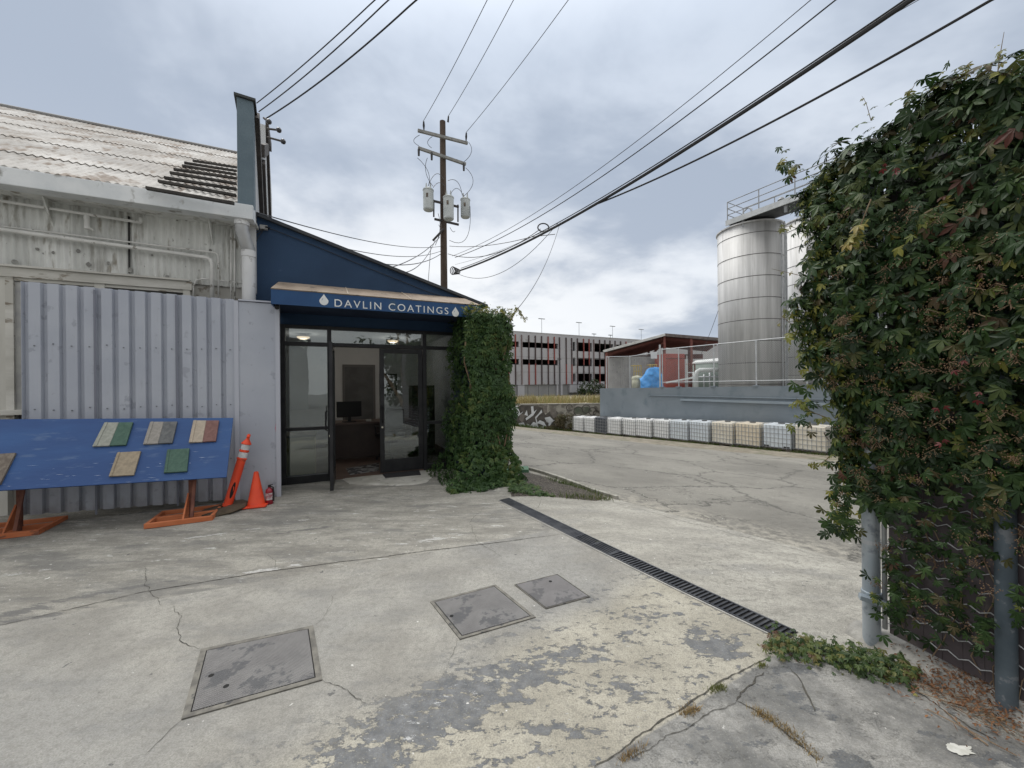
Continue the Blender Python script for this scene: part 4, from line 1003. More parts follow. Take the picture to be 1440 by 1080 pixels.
q = MB(); q.tube([Mx @ Vector((.01, 0, .235)), Mx @ Vector((.05, 0, .22)), Mx @ Vector((.058, 0, .15)), Mx @ Vector((.055, 0, .04))], .010, 8); q.build('hose', MMB, fe, smooth=True)
# ================================================================ LOT WALL, TANK YARD
MWALL = mat('wall_bluegrey', (.165, .195, .220), (.19, .22, .245), .6, .8, bump=.2, bscale=20, c3=(.13, .165, .19), s3=1.5, t3=(.5, .75))
wlt = thing('yard_wall', 'long low blue-grey concrete wall behind the row of white tanks', 'wall', wl(1, 0, -2))
q = MB()
SA, SB = -12, 14.25
def wt(s_): return 1.43-.0145*s_
q.prism([wl(SB, 0, -2.4), wl(SA, 0, -2.4), wl(SA, 0, wt(SA)), wl(SB, 0, wt(SB))], LW*.22); q.build('wall_body', MWALL, wlt)
q = MB(); q.prism([wl(7.5, -.08, .55), wl(SA, -.08, .60), wl(SA, -.08, .72), wl(7.5, -.08, .67)], LW*.08); q.prism([wl(9.8, -.05, .80), wl(SA, -.05, .85), wl(SA, -.05, .88), wl(9.8, -.05, .83)], LW*.05); q.build('ledge', mat('ledge_grey', (.21, .25, .285), (.24, .285, .32), 1, .7), wlt)
# chain-link fence on the wall
MGAL = mat('galvanised', (.42, .44, .46), (.52, .54, .55), 6, .5, metal=.4)
def mesh_mat():
    m_ = bpy.data.materials.new('chain_link_mesh'); m_.use_nodes = True
    T = NT(m_.node_tree); T.n.clear(); P = T.coord(); X, Y, Z = T.sep(P)
    h = T.m('ADD', T.m('MULTIPLY', X, -.5), T.m('MULTIPLY', Y, .866)); pt = .11
    def w_(s): return T.m('PINGPONG', T.m('ADD', h, T.m('MULTIPLY', Z, s)), pt/2)
    a = T.m('LESS_THAN', T.m('MINIMUM', w_(1.0), w_(-1.0)), .0052)
    tr = T.new('ShaderNodeBsdfTransparent'); df = T.new('ShaderNodeBsdfDiffuse'); df.inputs[0].default_value = (.30, .31, .32, 1)
    mx = T.new('ShaderNodeMixShader'); T.put(mx.inputs[0], a); T.l.new(tr.outputs[0], mx.inputs[1]); T.l.new(df.outputs[0], mx.inputs[2])
    o = T.new('ShaderNodeOutputMaterial'); T.l.new(mx.outputs[0], o.inputs[0]); return m_
MCL = mesh_mat()
def hitw(u, v, off=.1): p = rp(u, v, wl(0, off), LW); return (p-WB).dot(LA), p.z
cf = thing('chain_link_fence', 'galvanised chain-link fence with posts along the top of the blue-grey wall', 'fence', wl(4, .1, 1.4))
sF = hitw(931, 520)[0]
sfp = [hitw(u, 520)[0] for u in (931.5, 954.5, 1004, 1063.5, 1135)]+[-2.2, -5, -8, -11]
zf = 3.62
for s_ in sfp:
    q = MB(); q.cyl(wl(s_, .1, wt(s_)), wl(s_, .1, zf), .032, n=8); q.b2((0, 0, 0), (0, 0, 0)) if 0 else None
    q.build('post', MGAL, cf)
    q = MB(); q.box((0, 0, 0), (.22, .26, .07), Matrix.Translation(wl(s_, .08, wt(s_)+.02)) @ Matrix.Rotation(R(-60), 4, 'Z')); q.build('base_plate', MWALL, cf)
q = MB(); q.cyl(wl(sF, .1, zf), wl(-11, .1, zf), .024, n=8); q.build('top_rail', MGAL, cf)
q = MB(); q.cyl(wl(sF, .1, 1.62), wl(-11, .1, 1.75), .02, n=8); q.build('bottom_rail', MGAL, cf)
q = MB(); q.add([wl(sF, .1, 1.5), wl(-11, .1, 1.6), wl(-11, .1, zf), wl(sF, .1, zf)], [(0, 1, 2, 3)]); q.build('wire_mesh', MCL, cf)
# lower fence on the yard's end side
cf2 = thing('yard_end_fence', 'chain-link end fence of the tank yard with tall gate post in front of the tarp', 'fence', wl(14, 2, 1.3))
e0 = wl(14.2, .1, 0); e1 = Vector((e0.x+.1, e0.y, 0))
pts_ = [(853, 28.2), (886, 28.0), (925.5, 24.5)]
P3 = [at(u, 546, Y_) for u, Y_ in pts_]; P3[2] = wl(sF+.35, .35, 1.4)
for i, p in enumerate(P3):
    zt = (3.55, 3.55, 3.95)[i]; q = MB(); q.cyl(Vector((p.x, p.y, 1.15)), Vector((p.x, p.y, zt)), .035 if i < 2 else .06, n=8); q.build('post', MGAL, cf2)
for a, b in zip(P3, P3[1:]): q = MB(); q.cyl(Vector((a.x, a.y, 3.5)), Vector((b.x, b.y, 3.5)), .024, n=8); q.build('top_rail', MGAL, cf2)
q = MB()
for a, b in zip(P3, P3[1:]): q.add([Vector((a.x, a.y, 1.2)), Vector((b.x, b.y, 1.2)), Vector((b.x, b.y, 3.5)), Vector((a.x, a.y, 3.5))], [(0, 1, 2, 3)])
q.build('wire_mesh', MCL, cf2)
sg = P3[2]; q = MB(); q.box((0, 0, 0), (.42, .02, .42), Matrix.Translation((sg.x-.38, sg.y-.03, 3.3)) @ Matrix.Rotation(R(10), 4, 'Z'))
q.build('notice_plate', mat('plate_white', (.6, .62, .65)), cf2)
# ---- IBC tanks
def tank_mat(name, c1, c2): return mat(name, c1, c2, 1.6, .45, c3=tuple(x*.8 for x in c1), s3=4, t3=(.55, .8), spec=.5)
MTK = [tank_mat('tank_white', (.88, .89, .89), (.92, .93, .93)), tank_mat('tank_cream', (.80, .74, .62), (.84, .80, .70)), tank_mat('tank_black', (.04, .05, .065), (.06, .07, .09)), tank_mat('tank_bluish', (.72, .78, .84), (.78, .84, .88)), tank_mat('tank_peach', (.80, .70, .54), (.84, .76, .62))]
MCAGE = mat('cage_steel', (.28, .29, .30), (.38, .39, .40), 9, .5, metal=.3)
MPAL = mat('pallet_dark', (.05, .045, .04), (.14, .12, .10), 5, .9)
MCAP = mat('cap_black', (.02, .02, .02), rough=.5)
def make_tote(mi, label, dark_cap):
    t = thing('bulk_liquid_tank', label, 'tank', (0, 0, 0), group='caged bulk liquid tanks lined up along the wall')
    q = MB(); q.b2((-.54, -.47, .14), (.54, .47, 1.16)); tk = q.build('bottle', MTK[mi], t, bevel=.05); KIDS[t.name] = []
    q = MB(); q.cyl((0, 0, 1.16), (0, 0, 1.21), .13, n=16); q.build('cap', MCAP if dark_cap else MTK[mi], tk)
    c = MB(); X_, Y_ = .565, .495; r = .0085
    for z_ in (.17, .37, .57, .77, .97, 1.17):
        for a, b in (((-X_, -Y_, z_), (X_, -Y_, z_)), ((X_, -Y_, z_), (X_, Y_, z_)), ((X_, Y_, z_), (-X_, Y_, z_)), ((-X_, Y_, z_), (-X_, -Y_, z_))): c.bar(a, b, 2*r, 2*r)
    for i in range(8):
        x_ = -X_+2*X_*i/7
        for y_ in (-Y_, Y_): c.bar((x_, y_+(-.008 if y_ < 0 else .008), .13), (x_, y_+(-.008 if y_ < 0 else .008), 1.11), 2*r, 2*r, upv=(0, 1, 0))
    for i in range(1, 6):
        y_ = -Y_+2*Y_*i/6
        for x_ in (-X_, X_): c.bar((x_+(-.008 if x_ < 0 else .008), y_, .13), (x_+(-.008 if x_ < 0 else .008), y_, 1.11), 2*r, 2*r, upv=(1, 0, 0))
    for y_ in (-.22, .22): c.bar((-X_, y_, 1.19), (X_, y_, 1.19), .03, .01)
    c.build('cage', MCAGE, t)
    p = MB()
    p.b2((-.58, -.5, .10), (.58, .5, .13))
    for x_ in (-.5, 0, .5): p.b2((x_-.07, -.49, 0), (x_+.07, .49, .10))
    p.build('pallet', MPAL, t)
    return t
LB = [('white caged tank at the far left end of the row', 0, 0), ('white caged tank directly left of the black tank', 0, 0), ('black caged tank, the only dark one in the row', 2, 1),
      ('white caged tank directly right of the black tank, with pale sticker', 0, 0), ('white caged tank, second to the right of the black one', 0, 1), ('white caged tank, third to the right of the black one', 0, 1),
      ('white caged tank over a dark drain hole, fourth right of the black one', 0, 1), ('bluish white caged tank left of another bluish tank, mid row', 3, 1), ('bluish white caged tank directly left of the two cream ones', 3, 1),
      ('cream caged tank, left of the two adjoining cream ones', 1, 1), ('yellowed peach caged tank, right of the two adjoining cream ones', 4, 1), ('bluish caged tank with dark blocks on its pallet, between yellowed tanks', 3, 1),
      ('cream caged tank at the near end, half behind the vine', 1, 1)]
N0 = Vector((12.35, 15.42, 0))
for i, (lb, mi, cp_) in enumerate(LB):
    s_ = (12-i)*1.222+.61; p = N0+LA*s_+LW*.55+LW*rnd.uniform(-.07, .07)
    t = make_tote(mi, lb, cp_)
    t.location = (p.x, p.y, min(gz(p.x-.4, p.y-.2), gz(p.x, p.y))+.03); t.rotation_euler = (0, 0, R(120)+R(rnd.uniform(-2.5, 2.5)))
    if i == 11:
        q = MB(); q.b2((-.5, .40, .14), (-.28, .489, .24)); q.b2((.3, .40, .14), (.5, .489, .24)); o_b = q.build('corner_block', MCAP); o_b.location = (0, 0, 0)
        o_b.data.transform(Matrix.Translation((0, .45, .14))); o_b.parent = t
# ---- silos
def steel_mat():
    m_ = bpy.data.materials.new('brushed_steel'); m_.use_nodes = True
    T = NT(m_.node_tree); bs = T.n['Principled BSDF']; P = T.coord(); X, Y, Z = T.sep(P)
    st = T.noise(T.mapv(P, (1, 1, .06)), 3.2, 6, .65)
    fine = T.noise(T.mapv(P, (1, 1, 9)), 4, 3, .6)
    c = T.mix(T.ss(st, .3, .7), (.42, .42, .415), (.64, .64, .635))
    c = T.mix(T.m('MULTIPLY', T.ss(T.noise(T.mapv(P, (1, 1, .03), (0, 0, 0), (4, 4, 0)), 5, 5, .7), .56, .68), .5), c, (.20, .19, .175))
    band = T.m('FLOOR', T.m('DIVIDE', Z, 1.22))
    T.put(bs.inputs['Base Color'], T.mix(T.m('MULTIPLY', T.noise(T.comb(band, 3.3, 1.1), 2.1, 0), .35), c, (.55, .55, .55)))
    bs.inputs['Metallic'].default_value = .4
    T.put(bs.inputs['Roughness'], T.m('MULTIPLY_ADD', st, .2, .56))
    T.l.new(T.bump(fine, .08, .01), bs.inputs['Normal']); return m_
MST = steel_mat()
MSEAM = mat('weld_seam', (.10, .10, .10), (.16, .155, .15), 5, .6, metal=.5)
def silo(X_, Y_, r, ztop, label, z0=1.17):
    t = thing('steel_silo', label, 'silo', (X_, Y_, z0), group='tall stainless steel silos behind the wall')
    M_ = Matrix.Translation((X_, Y_, 0))
    q = MB(); q.lathe([(r, z0), (r, ztop)], 72, M_); q.build('shell', MST, t, smooth='all')
    z_ = ztop-.62
    while z_ > z0+.2:
        q = MB(); q.lathe([(r, z_-.02), (r+.010, z_-.012), (r+.010, z_+.012), (r, z_+.02)], 72, M_); q.build('seam', MSEAM, t, smooth='all'); z_ -= 1.22
    q = MB(); q.lathe([(r+.07, ztop-.03), (r+.07, ztop+.04), (r-.1, ztop+.12), (0, ztop+.55)], 48, M_); q.build('top_cone', MST, t, smooth=True)
    q = MB(); q.lathe([(r+.04, z0), (r+.04, z0+.12), (r, z0+.16)], 72, M_); q.build('base_ring', MSEAM, t, smooth=True)
    return t
s1 = silo(14.35, 23.5, 1.72, 10.62, 'complete steel silo at the left front, under the catwalk')
silo(20.7, 26.7, 1.76, 12.4, 'narrow visible steel silo in the gap between the front silos')
silo(17.75, 20.6, 1.74, 10.62, 'bright steel silo at the right, mostly behind the vine')
q = MB(); lx, ly = 14.35-.2, 23.5-1.78; a_ = math.atan2(-1, .55)
for dx_ in (-.0, .16): q.cyl((14.35+1.78*math.cos(a_)+dx_, 23.5+1.78*math.sin(a_), 1.3), (14.35+1.78*math.cos(a_)+dx_, 23.5+1.78*math.sin(a_), 10.6), .03, n=8)
q.build('side_pipe', MGAL, s1)
pX = at(1107, 500, 22.6); q = MB(); q.cyl((pX.x, pX.y, 1.3), (pX.x, pX.y, 10.4), .05, n=8); tag(q.build('standpipe', MGAL), 'slim vertical steel pipe rising between the left silo and the middle silo', 'pipe')
# catwalk
c0_ = Vector((12.75, 22.9, 0)); ct = thing('silo_catwalk', 'steel catwalk with railings over the silo tops, partly behind the vine', 'catwalk', (c0_.x, c0_.y, 10.7))
MCW = mat('catwalk_steel', (.24, .25, .26), (.34, .35, .36), 3, .6, metal=.3)
def cwp(s_, o, z_): return c0_-LA*s_+LW*o+Vector((0, 0, z_))
q = MB(); q.prism([cwp(-.1, -.05, 10.85), cwp(9, -.05, 10.85), cwp(9, 1.6, 10.85), cwp(-.1, 1.6, 10.85)], (0, 0, .08)); q.build('deck', mat('deck_dark', (.05, .055, .06), (.09, .095, .1), 3, .7), ct)
q = MB(); q.prism([cwp(-.1, -.12, 10.75), cwp(9, -.12, 10.75), cwp(9, -.12, 11.05), cwp(-.1, -.12, 11.05)], LW*.06); q.build('beam', mat('beam_white', (.55, .57, .58), (.45, .47, .48), 3, .6), ct)
for o in (-.08, 1.55):
    for k in range(6): q = MB(); q.cyl(cwp(k*1.75, o, 10.93), cwp(k*1.75, o, 12.1), .028, n=6); q.build('railing_post', MCW, ct)
    for z_ in (11.35, 11.72, 12.1): q = MB(); q.cyl(cwp(0, o, z_), cwp(8.8, o, z_), .024, n=6); q.build('rail', MCW, ct)
for z_ in (11.35, 11.72, 12.1): q = MB(); q.cyl(cwp(0, -.08, z_), cwp(0, 1.55, z_), .024, n=6); q.build('rail', MCW, ct)
for k in range(4): q = MB(); q.bar(cwp(.8+k*2.2, .1, 10.84), cwp(.8+k*2.2, .1, 10.4), .12, .12, upv=LA); q.build('support', MCW, ct)
q = MB(); q.tube([cwp(.7, .3, 10.9), cwp(.7, .3, 11.35), cwp(.95, .3, 11.5), cwp(1.15, .3, 11.35), cwp(1.15, .3, 11.0)], .05, 8); q.build('vent_pipe', MGAL, ct, smooth=True)
q = MB(); q.cyl(cwp(2.6, .5, 10.9), cwp(2.6, .5, 11.3), .12, .12, 12); q.cyl(cwp(2.6, .5, 11.3), cwp(2.6, .5, 11.42), .18, .1, 12); q.build('roof_vent', MCW, ct)
# ---- canopy
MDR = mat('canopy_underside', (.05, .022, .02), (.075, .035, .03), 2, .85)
cy = 31.0
A = at(848, 494, cy); Bp = at(935, 470.5, cy); Cc = at(1013, 477, cy-1.5)
cpy = thing('open_canopy', 'open-sided pitched canopy with dark red underside over the yard', 'canopy', (Bp.x, cy, 1.16))
back = Vector((3.4, 9, 0))
for (a, b), n in (((A, Bp), 'roof_slope'), ((Bp, Cc), 'roof_slope')):
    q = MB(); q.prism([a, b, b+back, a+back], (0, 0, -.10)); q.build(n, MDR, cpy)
    q = MB(); e = Vector((0, -.03, .02)); q.prism([a+e, b+e, b+back+e, a+back+e], (0, 0, .07)); q.build('roof_sheet', mat('canopy_top', (.62, .62, .60), (.5, .5, .48), 2, .7), cpy)
q = MB(); q.bar(A+Vector((0, -.06, -.02)), Bp+Vector((0, -.06, -.02)), .07, .16); q.build('eave_trim', mat('trim_white', (.62, .63, .62), (.5, .5, .48), 4, .7), cpy)
q = MB(); q.bar(Bp+Vector((0, -.06, -.02)), Cc+Vector((0, -.06, -.02)), .07, .22); q.build('eave_trim', mat('trim_brown', (.10, .08, .075), (.16, .14, .13), 4, .8), cpy)
MRED = mat('beam_red', (.17, .06, .05), (.21, .08, .065), 3, .8)
for k in range(1, 9):
    f_ = back*(k/9); q = MB(); q.bar(A+f_+Vector((.1, 0, -.2)), Bp+f_+Vector((0, 0, -.2)), .08, .2); q.build('rafter', MRED, cpy)
    q = MB(); q.bar(Bp+f_+Vector((0, 0, -.2)), Cc+f_+Vector((0, 0, -.2)), .08, .2); q.build('rafter', MRED, cpy)
for p, f_ in ((Bp, 0), (Bp.lerp(Cc, .5), 0), (A.lerp(Bp, .06), 0), (A.lerp(Bp, .35), .9), (A.lerp(Bp, .7), .9), (Bp.lerp(Cc, .6), .9)):
    p = p+back*f_; q = MB(); q.b2((p.x-.08, p.y+.05, 1.16), (p.x+.08, p.y+.21, p.z-.12)); q.build('column', MRED, cpy)
q = MB(); a = A.lerp(Bp, .08)+back*.9; b = Bp.lerp(Cc, .9)+back*.9; q.prism([Vector((a.x, a.y, a.z-.35)), Vector((b.x, b.y, a.z-.35)), Vector((b.x, b.y, a.z+.1)), Vector((a.x, a.y, a.z+.1))], (0, .1, 0)); q.build('tie_beam', MRED, cpy)
q = MB(); a = at(934, 481, cy+.1); b = at(905, 510, cy+3); q.bar(a, b, .12, .12); q.build('brace', MRED, cpy)
# red shed
M_ = Matrix.Translation((at(950, 540, 30.0).x, 30.0, 1.16)) @ Matrix.Rotation(R(12), 4, 'Z')
rs = thing('red_shed', 'small brick-red metal shed with double doors under the canopy', 'shed', M_.translation)
q = MB(); q.b2((-.82, 0, 0), (.82, 1.5, 2.65), M_); q.build('body', mat('shed_red', (.33, .075, .06), (.38, .10, .08), 2, .7, c3=(.24, .06, .05), s3=5), rs, bevel=.02)
q = MB()
for x_ in (-.78, .02): q.b2((x_, -.02, .1), (x_+.76, -.001, 2.1), M_)
q.build('door', mat('shed_red2', (.36, .09, .07), (.31, .08, .065), 2, .7), rs)
q = MB(); q.b2((-.83, -.03, 2.25), (.83, -.001, 2.32), M_); q.build('trim', MRED, rs)
# corrugated round tank left, green tank, small tank
def rnd_tank(u, Y_, r, zt, m_, name, label, cat, dome=0, z0=1.16, ribs=0, rm=None):
    p = at(u, 540, Y_); t = thing(name, label, cat, (p.x, Y_, z0)); M_ = Matrix.Translation((p.x, Y_, 0))
    q = MB()
    if ribs:
        k = ribs*4; vs = []
        for z_ in (z0, zt):
            for j in range(k):
                a = 2*math.pi*j/k; rr = r+(.03 if j % 4 < 2 else -.0); vs.append((rr*math.cos(a), rr*math.sin(a), z_))
        q.add(vs, [(j, (j+1) % k, k+(j+1) % k, k+j) for j in range(k)], M_)
        q.add([vs[k+j] for j in range(k)], [tuple(range(k))], M_)
    else: q.lathe([(r, z0), (r, zt)], 48, M_)
    q.build('shell', m_, t, smooth=(not ribs) and 'all')
    q = MB(); q.lathe([(r+.03, zt-.08), (r+.03, zt+.02), (r*.9, zt+.06+dome*.5), (0, zt+.08+dome)], 48, M_); q.build('lid', rm or m_, t, smooth=True)
    return t
rnd_tank(889, 33.5, 2.0, 3.68, mat('ribbed_tank_grey', (.30, .30, .30), (.36, .36, .36), 2, .7, c3=(.24, .235, .23), s3=4), 'ribbed_tank', 'wide grey ribbed round tank at the left end of the yard', 'tank', ribs=90)
rnd_tank(1012, 28.0, 1.75, 3.0, mat('green_tank', (.17, .215, .19), (.21, .26, .23), 2, .6), 'green_tank', 'green round tank with white domed lid between red shed and silo', 'tank', dome=.25, rm=mat('lid_white', (.62, .64, .63), (.55, .57, .56), 3, .6))
rnd_tank(896, 28.8, .38, 1.95, mat('resin_tank', (.42, .42, .31), (.5, .5, .38), 4, .6), 'resin_tank', 'small yellowish resin tank left of the blue tarp', 'tank', dome=.12)
# blue tarp
tp_c = at(913, 546, 28.3); tv = []; tf = []; n1_, n2_ = 26, 18
for j in range(n2_+1):
    for i in range(n1_+1):
        a = i/n1_; b = j/n2_
        prof_ = .55+.65*sm(a, .02, .55); 
        x_ = (a-.5)*1.62*(1-.10*b); 
        z_ = b*prof_*1.28 if b < .8 else prof_*1.28*(.8+.2*math.sin((b-.8)/.2*1.57))
        y_ = -.55*(1-b**2)**.5 if b < 1 else 0
        n_ = mnoise.noise(Vector((x_*3, z_*3, 1.3)))*.14+mnoise.noise(Vector((x_*7+z_*4, z_*6, 4)))*.06
        tv.append((tp_c.x+x_, tp_c.y+y_+n_+.0, 1.17+z_+n_*.4))
for j in range(n2_):
    for i in range(n1_): k = j*(n1_+1)+i; tf.append((k, k+1, k+n1_+2, k+n1_+1))
q = MB(); q.add(tv, tf); tp_o = tag(q.build('blue_tarp', mat('tarp_blue', (.02, .24, .62), (.03, .29, .70), 3, .55), smooth=True), 'bright blue tarp draped over equipment behind the wall', 'tarp')
so_ = tp_o.modifiers.new('thickness', 'SOLIDIFY'); so_.thickness = .01
# yellow railings
MYEL = mat('rail_yellow', (.48, .36, .07), (.42, .30, .06), 4, .6)
for k, (u0, u1, v0, v1, lb) in enumerate(((891.5, 901.5, 514, 541, 'yellow pipe cage left of the blue tarp'), (914.5, 923.5, 513, 528, 'yellow guard railing rising above the blue tarp'))):
    a = at(u0, v0, 29.6); b = at(u1, v0, 29.6); zb_ = at(u0, v1, 29.6).z
    yr = thing('yellow_railing', lb, 'railing', (a.x, 29.6, zb_))
    for fx in (0, .33, .66, 1): q = MB(); q.cyl((a.x+(b.x-a.x)*fx, 29.6, zb_), (a.x+(b.x-a.x)*fx, 29.6, a.z), .028, n=6); q.build('post', MYEL, yr)
    for fz in (0, .5, 1): q = MB(); q.cyl((a.x, 29.6, a.z-(a.z-zb_)*fz*.6), (b.x, 29.6, a.z-(a.z-zb_)*fz*.6), .028, n=6); q.build('rail', MYEL, yr)
    q = MB(); q.cyl((a.x, 30.4, a.z), (b.x, 30.4, a.z), .028, n=6); q.cyl((a.x, 29.6, a.z), (a.x, 30.4, a.z), .028, n=6); q.cyl((b.x, 29.6, a.z), (b.x, 30.4, a.z), .028, n=6); q.build('rail', MYEL, yr)
# white pipework
MPW = mat('pipe_white', (.62, .65, .64), (.54, .57, .56), 4, .5)
pw_ = thing('process_pipework', 'white and grey process pipes on stands beside the green tank', 'pipework', at(985, 540, 24.5)-Vector((0, 0, .4)))
def pl3(pts, r, m_=MPW, n='pipe'): q = MB(); q.tube([at(u, v, Y_) for u, v, Y_ in pts], r, 12); q.build(n, m_, pw_, smooth='all')
pl3([(979, 546, 24.4), (979, 528, 24.4), (980, 523, 24.4), (984, 520.5, 24.4), (1010, 520, 24.2)], .13)
pl3([(975, 546, 24.8), (975, 523, 24.8)], .045); pl3([(983, 530, 25), (1012, 530, 25)], .05, MGAL); pl3([(990, 546, 25), (990, 526, 25)], .05, MGAL); pl3([(998, 546, 25), (998, 524, 25)], .05, MGAL); pl3([(1005, 546, 25), (1005, 528, 25)], .04, MGAL)
pl3([(965, 512, 27), (977, 512, 27), (977, 546, 27)], .05, MRED, 'stand'); pl3([(966, 524, 27), (980, 524, 27)], .04, MGAL)
q = MB(); q.bar(at(937, 538, 26.5), at(977, 530.5, 24.8), .10, .10); tag(q.build('white_beam', MPW), 'long white inclined beam low in front of the red shed', 'beam')
q = MB(); q.tube([at(966, 500, 26), at(966, 508, 26), at(967, 535, 26)], .03, 8); q.build('standpipe', MPW, pw_)

# ================================================================ GRAFFITI WALL, WEEDS
gw = thing('graffiti_wall', 'low pale wall covered in grey, black and white graffiti at the end of the lot', 'wall', (1.5, 30.8, -2))
x0_, x1_ = -14.0, 7.1
def gh(u, v): return rp(u, v, (0, 30.68, 0), (0, -1, 0))
q = MB(); q.b2((x0_, 30.7, -2.6), (x1_, 30.95, -.02)); q.build('wall_body', mat('graffiti_base', (.29, .275, .24), (.40, .385, .34), .8, .9, c3=(.15, .14, .12), s3=1.4, t3=(.5, .62)), gw)
q = MB(); q.b2((x0_, 30.66, -.018), (x1_, 31.0, .03)); q.build('coping', mat('coping', (.30, .29, .26), (.4, .39, .36), 3, .9), gw)
def Z4(x, y): return (700+x/6, 440+y/6)
def poly(pts, m_, name, y_=30.69):
    q = MB(); P_ = [rp(*Z4(*p), (0, y_, 0), (0, -1, 0)) for p in pts]; q.prism(P_, (0, .006, 0)); q.build(name, m_, gw)
MG1 = mat('paint_dark', (.055, .05, .045), (.10, .09, .08), 3, .85); MG2 = mat('paint_silver', (.52, .54, .56), (.62, .64, .66), 4, .7); MG3 = mat('paint_taupe', (.15, .135, .12), (.2, .18, .16), 4, .8)
poly([(60, 790), (110, 778), (150, 800), (200, 778), (300, 780), (380, 800), (400, 860), (440, 830), (480, 805), (505, 840), (500, 900), (480, 950), (400, 985), (300, 980), (220, 975), (100, 980), (50, 960)], MG1, 'graffiti_ground', 30.695)
for i, pts in enumerate(([(70, 800), (120, 782), (165, 785), (190, 850), (215, 830), (205, 845), (150, 890), (60, 900), (110, 868)], [(100, 830), (125, 835), (130, 865), (95, 880)], [(225, 860), (245, 820), (255, 870)], [(280, 790), (300, 785), (305, 835), (330, 815), (300, 865), (240, 908), (235, 890), (285, 850)],
                         [(345, 850), (370, 815), (375, 840), (350, 860), (325, 890), (340, 940), (330, 945), (315, 880)], [(60, 945), (110, 930), (145, 965), (140, 980), (60, 980)], [(150, 960), (180, 930), (220, 925), (232, 950), (210, 980), (160, 982)], [(245, 935), (270, 945), (275, 975), (250, 970)],
                         [(330, 930), (355, 905), (390, 920), (415, 965), (415, 978), (375, 945), (350, 935)], [(275, 950), (300, 920), (330, 930), (345, 965), (395, 955), (400, 978), (300, 980)], [(395, 885), (440, 875), (470, 905), (485, 905), (455, 925), (430, 975), (420, 975), (430, 930)],
                         [(395, 890), (420, 930), (415, 900)])): poly(pts, MG2, 'graffiti_letter', 30.685)
for pts in ([(380, 790), (415, 780), (420, 850), (385, 840)], [(440, 810), (490, 800), (500, 870), (470, 890), (445, 850)], [(640, 800), (760, 790), (800, 830), (720, 860), (650, 850)], [(190, 850), (230, 860), (210, 930), (180, 900)]): poly(pts, MG3 if pts[0][0] != 640 else mat('paint_greenish', (.10, .115, .085), (.16, .165, .13), 3, .85), 'graffiti_fill', 30.69)
def ring(u, v, r, m_):
    q = MB(); c = rp(*Z4(u, v), (0, 30.68, 0), (0, -1, 0)); rr = r/6/F*30.7
    q.tube([c+Vector((rr*math.cos(a), 0, rr*1.0*math.sin(a))) for a in [i*.35 for i in range(17)]], .03, 5); q.build('graffiti_scrawl', m_, gw)
for u_, v_, r_ in ((680, 830, 38), (745, 810, 34), (800, 830, 32), (605, 800, 26), (830, 850, 25)): ring(u_, v_, r_, MG1)
# ================================================================ GRASS AND WEEDS
def blades(name, m_, pts, h0, h1, wd, lean=.5, seed=1, kind='stuff', per=1):
    rg = random.Random(seed); v = []; f = []
    for (x_, y_, z_) in pts:
        for _ in range(per):
            a = rg.uniform(0, 6.283); h = rg.uniform(h0, h1); b = rg.uniform(0, 6.283); l = rg.uniform(0, lean)*h
            dx, dy = math.cos(a)*wd/2, math.sin(a)*wd/2; lx, ly = math.cos(b)*l, math.sin(b)*l; k = len(v)
            v += [(x_-dx, y_-dy, z_), (x_+dx, y_+dy, z_), (x_+dx*.7+lx*.35, y_+dy*.7+ly*.35, z_+h*.55), (x_-dx*.7+lx*.35, y_-dy*.7+ly*.35, z_+h*.55), (x_+lx, y_+ly, z_+h)]
            f += [(k, k+1, k+2, k+3), (k+3, k+2, k+4)]
    q = MB(); q.add(v, f); o = q.build(name, m_)
    return tag(o, kind=kind)
def leafmat(name, stops, rough=.5, trans=.25, spec=.4, nscale=1.0, nw=.35):
    m_ = bpy.data.materials.new(name); m_.use_nodes = True
    T = NT(m_.node_tree); bs = T.n['Principled BSDF']
    gi = T.new('ShaderNodeNewGeometry'); r_ = gi.outputs['Random Per Island']
    f_ = T.m('ADD', T.m('MULTIPLY', r_, 1-nw), T.m('MULTIPLY', T.ss(T.noise(T.coord(), nscale, 3), .3, .7), nw))
    cr = T.new('ShaderNodeValToRGB'); T.put(cr.inputs[0], f_); e = cr.color_ramp.elements
    while len(e) > 1: e.remove(e[-1])
    e[0].position = stops[0][0]; e[0].color = (*stops[0][1], 1)
    for p, c in stops[1:]: n_ = e.new(p); n_.color = (*c, 1)
    c = T.mix(T.m('MULTIPLY', T.noise(T.coord(), 40, 2), .3), cr.outputs[0], (.03, .05, .02))
    T.put(bs.inputs['Base Color'], c); bs.inputs['Roughness'].default_value = rough; bs.inputs['Specular IOR Level'].default_value = spec
    if trans:
        out = T.n['Material Output']; tl = T.new('ShaderNodeBsdfTranslucent'); T.put(tl.inputs[0], c)
        mx = T.new('ShaderNodeMixShader'); mx.inputs[0].default_value = trans; T.l.new(bs.outputs[0], mx.inputs[1]); T.l.new(tl.outputs[0], mx.inputs[2]); T.l.new(mx.outputs[0], out.inputs[0])
    return m_
MDRY = leafmat('dry_grass', [(0, (.30, .24, .11)), (.5, (.42, .34, .17)), (.8, (.34, .33, .15)), (1, (.20, .23, .08))], .9, .2, .1, .2)
MWEED = leafmat('weed_green', [(0, (.05, .09, .02)), (.5, (.09, .13, .035)), (.85, (.16, .18, .06)), (1, (.28, .22, .10))], .8, .2, .2)
rg = random.Random(3)
P_ = []
while len(P_) < 5200:
    x_ = rg.uniform(-9, 12); y_ = 31.2+rg.random()**1.5*14
    if mnoise.noise(Vector((x_*.7, y_*.3, 2)))+.45 > rg.random(): P_.append((x_, y_, -.1-(.45*(y_-31)/14)+.35*max(0, mnoise.noise(Vector((x_*.5, y_*.3, 7))))))
